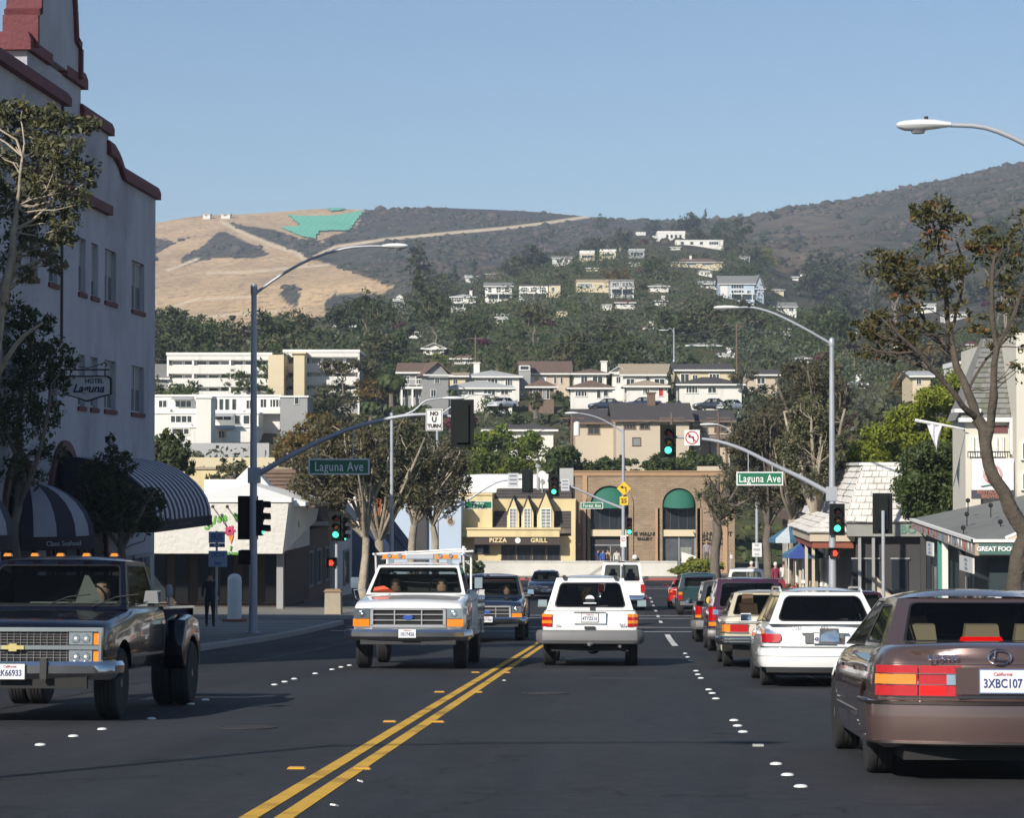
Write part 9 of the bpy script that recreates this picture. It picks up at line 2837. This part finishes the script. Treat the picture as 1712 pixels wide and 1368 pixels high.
def signal(label,loc,face,lit='G',back=True,s=1.0,hang=None,group='traffic signals'):
 """three lamp signal head; face: rotation so that local -Y is the lit side"""
 t=thing('traffic_signal',label,'traffic light',loc,(0,0,face),group)
 hw,hh=.17*s,.52*s
 MB().mm((-hw,-.09,-hh),(hw,.10,hh)).build('housing',M_HEAD,t)
 if back:MB().panel(rect(-hw-.14*s,-hh-.12*s,hw+.14*s,hh+.12*s),[rect(-hw+.004,-hh+.004,hw-.004,hh-.004)],.012).build('backplate',M_HEAD,t)
 for i,(zz,on,off) in enumerate(((.345,GL_R,OFF_R),(0,None,OFF_A),(-.345,GL_G,OFF_G))):
  m=off
  if (lit=='R' and i==0) or (lit=='G' and i==2):m=on
  l=MB().lathe([(.135*s,-.0),(.12*s,-.03),(.07*s,-.05),(.001,-.058)],20,(0,-.09,zz*s),axis='Y').build('lens',m,t,smooth=True)
  V=[];n=12
  for k in range(n+1):
   a=-.25+(PI+.5)*k/n
   V+=[(.15*s*math.cos(a),-.08,zz*s+.15*s*math.sin(a)),(.15*s*math.cos(a),-.32*s,zz*s+.15*s*math.sin(a)-.015)]
  MB().add(V,[(2*k,2*k+1,2*k+3,2*k+2) for k in range(n)]).build('visor',M_HEAD,l,smooth=True)
 return t
def ped(label,loc,face,lit=True):
 t=thing('pedestrian_signal',label,'pedestrian signal',loc,(0,0,face),'pedestrian signals')
 MB().mm((-.2,-.06,-.2),(.2,.14,.2)).build('housing',M_HEAD,t)
 h=MB().mm((-.07,-.075,-.11),(.07,-.062,.02))
 for i in range(4):h.mm((-.07+.037*i,-.075,.02),(-.042+.037*i,-.062,.11-.015*(i in (0,3))))
 h.box((.085,-.068,-.03),(.03,.013,.1),rot=(0,.5,0))
 h.build('hand_symbol',GL_R if lit else OFF_R,t)
 MB().mm((-.22,-.2,.19),(.22,-.06,.21)).mm((-.22,-.2,-.1),(-.2,-.06,.19)).mm((.2,-.2,-.1),(.22,-.06,.19)).build('visor',M_HEAD,t)
 return t
def name_sign(label,x0,x1,y0,y1,Y,lines,base=None,tx=.8,rods=None):
 a,b=P(x0,y1,Y),P(x1,y0,Y);c=(a+b)/2;w,h=b.x-a.x,b.z-a.z
 s=thing('street_name_sign',label,'street sign',c)
 rim=MB().mm((-w/2,-.03,-h/2),(w/2,.03,h/2)).build('panel',M_SGRN,s)
 f=MB();e=h*.09
 for q in (-1,1):f.mm((-w/2-.003,-.036,q*h/2-e*.5-(e*.5 if q>0 else-e*.5)),(w/2+.003,-.005,q*h/2+e*.5-(e*.5 if q>0 else-e*.5))).mm((q*w/2-q*e,-.035,-h/2+e),(q*w/2+q*.002,-.006,h/2-e))
 f.build('rim',M_SWHT,s)
 n=len(lines)
 for i,l in enumerate(lines):
  text(l,h*tx*.88/n,'lettering',M_LET,s,loc=(0,-.04,h*(.5-(i+.5)/n)*(.8 if n>1 else 0)-(.01 if n==1 else 0)),bold=.004,ext=.002,sx=.74,spacing=1.1)
 return s,c
def left_mast():
 Y=68.0;X=x_at(424,Y);b=Vector((X,Y,R(Y)+.15))
 p=thing('signal_pole','tall shaded steel pole at the left kerb with lamp arm and mast arm','pole',b)
 zt=z_at(478,X,Y)-b.z
 MB().tube([(0,0,0),(0,0,zt*.5),(0,0,zt)],[.125,.10,.078],14).lathe([(.2,0),(.2,.04),(.14,.06),(.13,.3)],12).lathe([(.09,zt-.25),(.1,zt-.2),(.1,zt),(.06,zt+.07),(.001,zt+.09)],12).build('shaft',M_POLE,p,smooth=True)
 q=bentarm(p,'lamp_arm',[(428,489),(470,459),(520,432),(575,415),(615,411),(640,411)],.045,.032,b,Y)
 luminaire(p,q[-1].x-.02,q[-1].y,q[-1].z,1,.74)
 q=bentarm(p,'mast_arm',[(428,795),(470,771),(520,745),(580,719),(640,702),(690,694),(735,694),(772,700)],.085,.04,b,Y)
 MB().box((.02,0,q[0].z),(.34,.26,.45)).build('arm_bracket',M_POLE,p)
 signal('dark back of the overhead signal at the end of the left mast arm',P(773,708,Y-.1),PI,lit='G',s=1.06)
 s,c=name_sign('shaded green Laguna Ave sign hanging under the left mast arm',516,618,767,794,Y-.12,['Laguna Ave'],tx=.92)
 for px,py in ((530,741),(590,716)):
  e=P(px,py,Y-.12)-c;MB().tube([(e.x,0,.2),(e.x,.1,e.z)],.014,6).build('hanger',M_POLE,s)
 c=P(726,702,Y-.25);s=thing('no_u_turn_sign','white NO U TURN sign on the left mast arm','sign',c)
 MB().mm((-.24,-.01,-.31),(.24,.01,.31)).build('panel',M_SWHT,s)
 f=MB()
 for a,bb in (((-.22,-.29),(.22,-.275)),((-.22,.275),(.22,.29)),((-.22,-.275),(-.205,.275)),((.205,-.275),(.22,.275))):f.mm((a[0],-.013,a[1]),(bb[0],-.0105,bb[1]))
 f.build('border',M_BLACK,s)
 for t_,z,sz in (('NO',.17,.15),('U',0,.2),('TURN',-.18,.14)):text(t_,sz,'lettering',M_BLACK,s,loc=(0,-.015,z),bold=.008)
 # heads on the shaft
 signal('dark back of the signal head fixed left of the left pole',P(415,866,Y+.25),PI-.15,s=.98)
 signal('signal with three visors sticking out to the right of the left pole',P(434,866,Y+.1),PI/2,s=.98,back=False)
 ped('dark back of the pedestrian signal on the left pole',P(413,932,Y+.1),PI-.3)
left_mast()
def right_mast():
 Y=93.0;X=x_at(1391,Y);b=Vector((X,Y,R(Y)+.15))
 p=thing('signal_pole','tall silver pole at the far right corner carrying lamp arm and mast arm','pole',b)
 zt=z_at(568,X,Y)-b.z
 MB().tube([(0,0,0),(0,0,zt*.5),(0,0,zt)],[.155,.12,.085],14).lathe([(.25,0),(.25,.05),(.17,.07),(.16,.3)],12).lathe([(.1,zt-.25),(.11,zt-.2),(.11,zt),(.06,zt+.08),(.001,zt+.1)],12).build('shaft',M_POLE,p,smooth=True)
 q=bentarm(p,'lamp_arm',[(1387,573),(1340,546),(1295,524),(1260,514),(1235,514)],.055,.04,b,Y)
 luminaire(p,q[-1].x+.02,q[-1].y,q[-1].z,-1,.98)
 q=bentarm(p,'mast_arm',[(1388,826),(1345,802),(1290,776),(1245,753),(1200,738),(1160,733),(1128,731)],.105,.05,b,Y)
 MB().box((-.03,0,q[0].z),(.42,.3,.55)).build('arm_bracket',M_POLE,p)
 signal('overhead signal showing green in the middle of the far junction mast arm',P(1117,738,Y-.15),0,s=1.0)
 signal('green signal head on the shaft of the right silver pole',P(1399,869,Y-.25),0,s=.96)
 ped('lit red hand pedestrian signal on the right silver pole',P(1396,925,Y-.2),-.35)
 s,c=name_sign('sunlit green Laguna Ave sign hanging under the right mast arm',1231,1309,789,812,Y-.1,['Laguna Ave'],tx=.92)
 for px,py in ((1251,757),(1291,777)):
  e=P(px,py,Y-.1)-c;MB().tube([(e.x,0,.24),(e.x,.06,e.z)],.02,6).build('hanger',M_POLE,s)
 c=P(1157,732,Y-.2);s=thing('no_left_turn_sign','white square sign with red ring and barred left arrow','sign',c)
 MB().mm((-.3,-.01,-.3),(.3,.01,.3)).build('panel',M_SWHT,s)
 MB().panel(arc(0,0,.26,0,2*PI,32)[:-1],[arc(0,0,.215,0,2*PI,32)[:-1]],.004,fn=lambda v:v+Vector((0,-.015,0))).box((0,-.02,0),(.045,.004,.45),rot=(0,-PI/4,0)).build('red_ring',M_RED,s)
 MB().tube([(.06,-.013,-.16),(.06,-.013,.03),(-.05,-.013,.05)],.022,6).panel([(-.17,.05),(-.06,-.03),(-.06,.13)],[],.003,fn=lambda v:v+Vector((0,-.014,0))).build('arrow',M_BLACK,s)
 # a crow on the lamp arm
 bp=P(1251,510,Y)
 d=thing('crow','small black crow perched on the right lamp arm','bird',bp)
 MB().lathe([(.001,-.19),(.03,-.15),(.065,-.05),(.07,.02),(.045,.09),(.04,.11),(.045,.135),(.03,.165),(.001,.18)],10).build('body',M_BLACK,d,smooth=True,rot=(0,-.75,0))
 MB().lathe([(.018,0),(.001,.07)],6).build('beak',M_BLACK,d,loc=(-.13,0,.11),rot=(0,-1.7,0))
 MB().box((.16,0,-.14),(.04,.06,.2),rot=(0,-.75,0)).build('tail',M_BLACK,d)
 MB().tube([(.01,.02,-.13),(0,.02,-.03)],.006,5).tube([(.01,-.02,-.13),(0,-.02,-.03)],.006,5).build('legs',M_BLACK,d)
right_mast()
def post_signal(label,plabel,px,Y,yc,face,lit='G',s=1.0,with_ped=None):
 X=x_at(px,Y);b=Vector((X,Y,R(Y)+.15))
 p=thing('signal_post',plabel,'post',b)
 z=z_at(yc,X,Y)-b.z
 MB().tube([(0,0,0),(0,0,z+.1)],.06,10).lathe([(.15,0),(.15,.03),(.08,.1)],10).build('shaft',M_POLE,p,smooth=True)
 signal(label,b+Vector((0,-.2 if face==0 else .2,z)),face,lit=lit,s=s)
 if with_ped:ped(with_ped,b+Vector((-.22,-.1,z-1.42)),.3)
post_signal('dark backplate of the signal left of the steak restaurant','short silver post holding the dark backed signal near the steak restaurant',1476,80,859,PI,s=1.06)
post_signal('green signal between the white restaurant and the street trees','post under the left green signal before the street trees',563,93,880,0,s=.92,with_ped='lit red hand signal left of the street tree trunks')
signal('side facing signal head right of the left green signal',P(573,885,93.2),PI/2,s=.9,back=False)
def lamp_post(label,px,Y,ytop,arm,sx,L=.8,r=.09,extra=None,ground_z=None):
 X=x_at(px,Y);b=Vector((X,Y,(R(Y)+.15) if ground_z is None else ground_z))
 p=thing('street_lamp',label,'street lamp',b)
 zt=z_at(ytop,X,Y)-b.z
 MB().tube([(0,0,0),(0,0,zt*.5),(0,0,zt)],[r,r*.8,r*.6],12).lathe([(r*1.6,0),(r*1.6,.05),(r*1.1,.3)],10).build('shaft',M_POLE,p,smooth=True)
 q=bentarm(p,'lamp_arm',arm,.05,.035,b,Y)
 luminaire(p,q[-1].x,q[-1].y,q[-1].z,sx,L)
 return p,b
lamp_post('street lamp reaching left over the far junction before the brick building',1042,148,716,[(1041,722),(1010,703),(985,694),(966,691)],-1,.8,.13)
lamp_post('street lamp with swan necked arm beside the tree right of the brick building',1265,135,730,[(1264,737),(1235,735),(1215,716),(1200,710)],-1,1.0,.11)
lamp_post('street lamp rising out of the pale trunked street trees',655,106,690,[(656,700),(690,688),(712,670),(740,666)],1,.95,.11)
lamp_post('farther street lamp behind the NO U TURN sign',731,151,690,[(731,698),(760,676),(785,662),(800,660)],1,.8,.12)
lamp_post('nearest street lamp whose long head enters at the upper right',1790,35.5,330,[(1786,330),(1765,270),(1712,236),(1650,211),(1592,207)],-1,.80,.11)
lamp_post('small curved street lamp on the wooded hillside',1127,330,548,[(1127,556),(1122,549),(1116,552)],-1,1.2,.12,ground_z=P(1127,605,330).z)
_b=Vector((-10.2,7.6,R(7.6)+.15))
_p=thing('street_lamp','street lamp at the near left kerb casting the thin shadow across the lanes','street lamp',_b)
MB().tube([(0,0,0),(0,0,8.8)],[.1,.06],12).tube([(0,0,8.7),(1.2,0,9.1),(3.0,0,9.25)],[.045,.04,.035],8).build('shaft',M_POLE,_p,smooth=True)
luminaire(_p,3.0,0,9.25,1,.75)
# junction masts
def far_masts():
 Y=147.0;X=x_at(1042,Y);b=Vector((X,Y+1,R(Y)+.15))
 p=thing('mast_arm','mast arm reaching left from the junction lamp post','mast arm',b)
 bentarm(p,'arm',[(1040,850),(1005,836),(965,818),(935,807),(915,803)],.09,.05,b,Y+1)
 signal('green signal on the junction mast arm before the dark shingle dormers',P(926,812,Y+.7),0,s=1.1)
 signal('green signal low on the junction lamp post by the brick pier',P(1052,880,Y+.7),0,s=1.0,back=False)
 name_sign('small white backed street name sign under the junction mast arm',971,1008,840,851,Y+.8,['Forest Ave'],tx=.85)
 s=thing('lane_sign','small grey lane control sign right of the junction mast signal','sign',P(945,811,Y+.8))
 MB().mm((-.26,-.02,-.37),(.26,.02,.37)).build('panel',mat('sign_back_grey',(.5,.52,.55),.5),s)
 for i in range(3):MB().mm((-.18,-.03,.2-.2*i),(.18,-.021,.26-.2*i)).build('line',M_GREYL,s)
 c=P(1043,817,Y+.3);s=thing('turn_warning_sign','yellow diamond sign with left turn arrow and 25 plate','sign',c)
 yl=mat('warning_yellow',(.80,.48,.015),.5,var=.05)
 MB().panel([(0,-.43),(.43,0),(0,.43),(-.43,0)],[],.02).build('diamond',yl,s)
 MB().mm((-.26,0,-1.03),(.26,.02,-.5)).build('speed_plate',yl,s)
 MB().tube([(.12,-.01,-.2),(.12,-.01,.06),(-.08,-.01,.08)],.035,6).panel([(-.24,.08),(-.07,-.03),(-.07,.19)],[],.01,fn=lambda v:v+Vector((0,-.012,0))).build('arrow',M_BLACK,s)
 text('25',.36,'lettering',M_BLACK,s,loc=(0,-.006,-.77),bold=.012)
 c=P(1042,905,Y+.3);s=thing('parking_sign','small white sign with red symbol low on the junction lamp post','sign',c)
 MB().mm((-.18,0,-.36),(.18,.02,.36)).build('panel',M_SWHT,s)
 MB().panel(arc(0,.12,.13,0,2*PI,20)[:-1],[arc(0,.12,.1,0,2*PI,20)[:-1]],.006,fn=lambda v:v+Vector((0,-.007,0))).box((0,-.004,.12),(.025,.004,.22),rot=(0,PI/4,0)).build('red_ring',M_RED,s)
 # left junction mast
 X=x_at(728,Y);b=Vector((X,Y-2,R(Y)+.15))
 p=thing('mast_arm','thin mast arm rising right from behind the street trees to a signal','mast arm',b)
 MB().tube([(0,0,0),(0,0,z_at(868,X,Y-2)-b.z)],.1,10).build('shaft',M_POLE,p)
 bentarm(p,'arm',[(728,872),(770,845),(810,818),(840,804),(885,801)],.08,.045,b,Y-2)
 signal('dark back of the signal hanging before the white roof tank',P(882,805,Y-2.2),PI,s=1.1)
 name_sign('green two line Forest Ave and Park Ave sign before the cream wall',776,823,838,851,Y-2.2,['Forest Ave','Park Ave'],tx=.9)
 s=thing('lane_sign','grey lane control sign left of the dark backed junction signal','sign',P(858,803,Y-2.3))
 MB().mm((-.32,-.02,-.42),(.32,.02,.42)).build('panel',_M['sign_back_grey'],s)
 for i in range(3):MB().mm((-.22,-.03,.22-.24*i),(.22,-.021,.3-.24*i)).build('line',M_GREYL,s)
M_GREYL=mat('sign_line_grey',(.15,.15,.17),.5)
far_masts()
def sign_post(name,label,px,Y,ytop,panels,r=.035):
 X=x_at(px,Y);b=Vector((X,Y,R(Y)+.15))
 p=thing(name,label,'sign',b)
 MB().tube([(0,0,0),(0,0,z_at(ytop,X,Y)-b.z)],r,8).build('post',M_POLE,p)
 for (x0,x1,y0,y1,m,txts,tm) in panels:
  a,c=x_at(x0,Y)-X,x_at(x1,Y)-X;z0,z1=z_at(y1,X,Y)-b.z,z_at(y0,X,Y)-b.z
  o=MB().mm((a,-r-.03,z0),(c,-r-.01,z1)).build('panel',m,p)
  n=len(txts)
  for i,t in enumerate(txts):
   text(t,(z1-z0)/n*.75,'lettering',tm,o,loc=((a+c)/2,-r-.035,z1-(z1-z0)*(i+.5)/n),sx=.8,bold=.003,ext=.002)
 return p
M_BUSB=mat('bus_sign_blue',(.05,.09,.28),.5)
sign_post('bus_stop_sign','blue bus stop sign and timetable panel before the dark shopfront',363,74,888,[(350,377,889,908,mat('pale_blue_sign',(.28,.34,.48),.5,var=.4,scale=12),['BUS'],M_BUSB),(351,377,908.5,915,M_BUSB,['STOP'],M_LET),(350,381,921,948,_M['pale_blue_sign'],['OCTA','bus'],M_BUSB)])
sign_post('pavement_sign','white sign with clipped corner on the swan necked lamp post',1265,134.6,905,[(1257,1273,908,931,M_SWHT,['NO','PARK','ING'],M_GREYL)])
sign_post('small_post_sign','thin white stake left of the swan necked lamp post',1222,150,925,[(1220,1224,928,934,M_SWHT,['1'],M_GREYL)],r=.05)
def misc():
 X=x_at(393,81);b=Vector((X,81,R(81)+.15))
 o=thing('round_post','tall white round topped post on a red brick base at the left corner','bollard',b)
 MB().lathe([(.24,.1),(.24,1.40),(.225,1.5),(.17,1.58),(.09,1.62),(.001,1.63)],24).build('post',TR_WHITE,o,smooth=True)
 MB().lathe([(.42,0),(.42,.09),(.25,.1)],20).build('base',mat('red_brick_base',(.26,.09,.06),.9,var=.3,scale=8),o)
 X=x_at(558,91);b=Vector((X,91,R(91)+.15))
 o=thing('litter_bin','square beige concrete litter bin at the far left corner','litter bin',b)
 MB().box((0,0,.43),(.62,.6,.86),taper=.96).build('body',mat('bin_concrete',(.36,.31,.23),.9,var=.15,scale=5,bump=.3,bscale=40),o)
 MB().box((0,0,.9),(.7,.68,.09),taper=.8).build('lid',mat('bin_lid',(.25,.17,.10),.8,var=.2),o)
 X=x_at(1585,71);b=Vector((X,71,R(71)+.15))
 o=thing('sandwich_board','white framed sandwich board before the steak restaurant posts','sandwich board',b)
 for s,r_ in ((-1,.22),(1,-.22)):MB().box((0,s*.12,.5),(.5,.03,1.0),rot=(r_*-1*s*s,0,0)).build('leaf',TR_WHITE,o)
 MB().box((0,-.155,.52),(.38,.01,.75),rot=(-.22,0,0)).build('chalk_panel',W_DARK,o)
 rnd=random.Random(3)
 for i,(px,Y) in enumerate(((1300,108),(1322,107),(1342,109),(1375,104))):
  X=x_at(px,Y);o=thing('flower_pot',['clay pot of white flowers furthest left by the pale trunks','clay pot with red blooms second from left','clay pot with red blooms between the pale trunks','clay pot of white flowers beside the silver pole'][i],'flower pot',(X,Y,R(Y)+.15))
  MB().lathe([(.16,0),(.24,.4),(.26,.42),(.26,.47),(.22,.47)],14).build('pot',mat('clay_pot',(.36,.14,.07),.85,var=.15),o,smooth=True)
  V,F_,T=leaves_np(np.random.RandomState(i),[((0,0,.65),(.3,.3,.22),420)],.05)
  mesh_np('foliage',V,F_,L_MID,o,fattr={'tone':T})
  V,F_,T=leaves_np(np.random.RandomState(i+9),[((0,0,.72),(.3,.3,.22),160)],.04,asp=.9)
  mesh_np('blooms',V,F_,M_RED if i in (1,2) else TR_WHITE,o,fattr={'tone':T})
 # potted green at the litter corner, hydrant like meter posts along the left kerb
 for i,Y in enumerate((47,53.5,100,106.5,113,120)):
  p=thing('parking_meter',f'{names[i]} parking meter from the viewer along the left kerb','parking meter',(KL-.45,Y,R(Y)+.15),group='parking meters along the left kerb')
  MB().tube([(0,0,0),(0,0,1.1)],.03,8).build('post',M_POLE,p)
  MB().lathe([(.06,0),(.085,.05),(.09,.18),(.06,.27),(.001,.29)],12,(0,0,1.1)).build('head',W_GREY,p,smooth=True)
misc()
# utility poles and wires up the slope
def upole(label,px,ytop,ybase,D,trans=False,arm=True):
 b=PD(px,ybase,D);h=(ybase-ytop)*D/FPX
 p=thing('utility_pole',label,'utility pole',b,(0,0,YAW))
 MB().tube([(0,0,-1),(0,0,h)],[.17,.11],8).build('shaft',RF_BROWN,p)
 if arm:MB().box((0,0,h-.5),(2.2,.12,.12)).build('crossarm',RF_BROWN,p)
 if trans:MB().lathe([(.05,0),(.28,.05),(.28,1.15),(.18,1.25),(.05,1.3)],12,(.45,-.1,h-2.1)).build('transformer',RF_WHITE,p,smooth=True)
 return b+Vector((0,0,h-.35))
u1=upole('utility pole with white transformer behind the dark shingle roof',956,690,800,215,True)
u2=upole('thin utility pole in front of the beige apartment house',1123,690,800,212,False)
u3=upole('utility pole at the right wing of the beige apartment house',1201,690,800,218,False)
v0,v1,v2,v3,v4=PD(150,590,330),upole('tall utility pole above the long white house roofs',795,560,640,335,False),PD(480,597,330),upole('utility pole among the trees right of the pale blue house',1232,540,640,345),PD(1800,560,350)
def wire(a,b,sag,label,r=.025):
 pts=[a.lerp(b,t/14)+Vector((0,0,-sag*4*(t/14)*(1-t/14))) for t in range(15)]
 o=thing('overhead_wire',label,'wire',a)
 MB().tube([q-a for q in pts],r,4).build('strand',mat('wire_grey',(.10,.10,.10),.6),o)
wire(v0,v1,2.2,'long overhead wire crossing in front of the wooded slope on the left',.035)
wire(v1,v3,1.6,'overhead wire sagging across the wooded slope in the middle',.04)
wire(v3,v4,2.0,'overhead wire running off to the right across the trees',.035)
wire(u1,u2,.7,'near wire between the transformer pole and the thin pole')
wire(u2,u3,.5,'near wire between the thin pole and the right wing pole')
wire(PD(760,742,205),u1,.8,'near wire left of the transformer pole over the round canopies')
# ------------------------------------------------------------------ people
PM={}
def person(label,loc,face,pose='stand',shirt=(.1,.1,.12),trousers=(.03,.035,.06),hair=HAIR_D,skin=SKIN,h=1.72,seed=0):
 s=h/1.72
 step=.24 if pose=='walk' else .04
 J={'pel':(0,0,.95,.135),'sp':(0,.0,1.15,.125),'ch':(0,.01,1.34,.15),'nk':(0,.0,1.48,.06),'hd':(0,-.01,1.56,.07),'ht':(0,-.01,1.66,.085)}
 for q,sx in (('l',-1),('r',1)):
  st_=step*sx
  J['hp'+q]=(sx*.09,0,.90,.10);J['kn'+q]=(sx*.10,-st_*.6-.02,.5,.065);J['an'+q]=(sx*.10,-st_*.9+(.06 if st_<0 else 0),.09,.045);J['to'+q]=(sx*.11,-st_*.9-.13,.035,.035)
  J['sh'+q]=(sx*.18,.01,1.40,.065);J['el'+q]=(sx*.24,st_*.45+.02,1.14,.045);J['wr'+q]=(sx*.25,st_*.8-.08,.92,.032);J['ha'+q]=(sx*.25,st_*.85-.11,.84,.035)
 E=[('pel','sp'),('sp','ch'),('ch','nk'),('nk','hd'),('hd','ht')]
 for q in 'lr':E+=[('pel','hp'+q),('hp'+q,'kn'+q),('kn'+q,'an'+q),('an'+q,'to'+q),('ch','sh'+q),('sh'+q,'el'+q),('el'+q,'wr'+q),('wr'+q,'ha'+q)]
 ks=list(J)
 if pose not in PM:
  me=bpy.data.meshes.new('person');me.from_pydata([J[k][:3] for k in ks],[(ks.index(a),ks.index(b)) for a,b in E],[])
  ob=bpy.data.objects.new('person',me);COL.objects.link(ob)
  md=ob.modifiers.new('s','SKIN');
  if not me.skin_vertices:me.skin_vertices.new()
  for i,k in enumerate(ks):me.skin_vertices[0].data[i].radius=(J[k][3],J[k][3]*(.72 if k in ('sp','ch','pel') else 1))
  me.skin_vertices[0].data[0].use_root=True
  sb=ob.modifiers.new('u','SUBSURF');sb.levels=2
  dg=bpy.context.evaluated_depsgraph_get();dg.update()
  PM[pose]=bpy.data.meshes.new_from_object(ob.evaluated_get(dg))
  bpy.data.objects.remove(ob)
 me=PM[pose].copy();me.materials.clear()
 nm=f'{shirt}'
 for m in (skin,mat('cloth_%d' % (hash(nm) % 9999),shirt,.85),mat('trousers_%d' % (hash(str(trousers)) % 9999),trousers,.85),V_BLACK):me.materials.append(m)
 mi=[]
 for p in me.polygons:
  x,y,z=p.center
  mi.append(3 if z<.075 else 2 if z<.98 and abs(x)<.2 else 0 if (z>1.46 or (abs(x)>.19 and z<.96)) else 1)
 me.polygons.foreach_set('material_index',mi);me.polygons.foreach_set('use_smooth',[True]*len(mi))
 r=thing('person',label,'person',loc,(0,0,face));r.scale=(s,s,s)
 o=bpy.data.objects.new('body',me);COL.objects.link(o);o.parent=r
 MB().lathe([(.088,1.60),(.097,1.66),(.09,1.72),(.055,1.765),(.001,1.78)],14,(0,.012,0)).build('hair',hair,r,smooth=True)
 f=MB().box((0,-.10,1.625),(.022,.035,.04))
 f.build('nose',skin,r)
 return r
def at_street(px,Y,dz=.15):return (x_at(px,Y),Y,R(Y)+dz)
person('person in a blue shirt walking at the brick building entrance',at_street(1008,169.5,.3),.3,'walk',(.05,.10,.35),(.04,.04,.05))
person('person in a tan top beside the blue shirted one at the entrance',at_street(1016,170.2,.3),-.5,'stand',(.40,.28,.16),(.25,.22,.18))
person('person in a pale top nearest the junction lamp post',at_street(1031,169.4,.3),.2,'stand',(.55,.55,.5),(.03,.03,.04))
person('person in a dark blue shirt left in the brick entrance',at_street(1000,170.5,.3),1.2,'walk',(.03,.05,.18),(.05,.05,.06))
person('white haired person in a white shirt behind the white pickup cab',at_street(1256,122),.2,'stand',(.62,.58,.48),(.2,.18,.14),HAIR_W)
person('person in a grey top with light hair standing in the hedge by the brick wall',at_street(1181,168.5,.9),0,'stand',(.26,.24,.27),(.1,.1,.1),mat('fair_hair',(.35,.22,.10),.7))
person('person in a maroon top on the pavement under the right trees',at_street(1296,118),.4,'walk',(.22,.03,.06),(.05,.05,.08),HAIR_W)
person('second person in a pale top under the right trees',at_street(1310,121),-.4,'stand',(.55,.53,.5),(.06,.06,.1))
person('dark clothed person waiting beside the bus stop sign',at_street(352,75),.3,'stand',(.02,.02,.025),(.02,.02,.025))
# ------------------------------------------------------------------ air
hz_m=bpy.data.materials.new('coastal_haze');hz_m.use_nodes=True
nt=hz_m.node_tree;nt.nodes.remove(nt.nodes['Principled BSDF'])
pv=nt.nodes.new('ShaderNodeVolumePrincipled');pv.inputs['Color'].default_value=(.66,.78,1.0,1);pv.inputs['Density'].default_value=.00019
pv.inputs['Anisotropy'].default_value=.0
nt.links.new(pv.outputs[0],nt.nodes['Material Output'].inputs['Volume'])
hz=MB().mm((-3000,-140,-60),(3000,3400,330)).build('haze',hz_m)
hz['kind']='stuff';hz['label']='thin pale blue coastal haze lying over the whole view'
# riders follow the slope of the vehicle they sit in
for rt,par in RIDERS:
 M_=Matrix.Translation(par.location) @ par.rotation_euler.to_matrix().to_4x4()
 rt.location=M_ @ rt.location
 rt.rotation_euler=par.rotation_euler
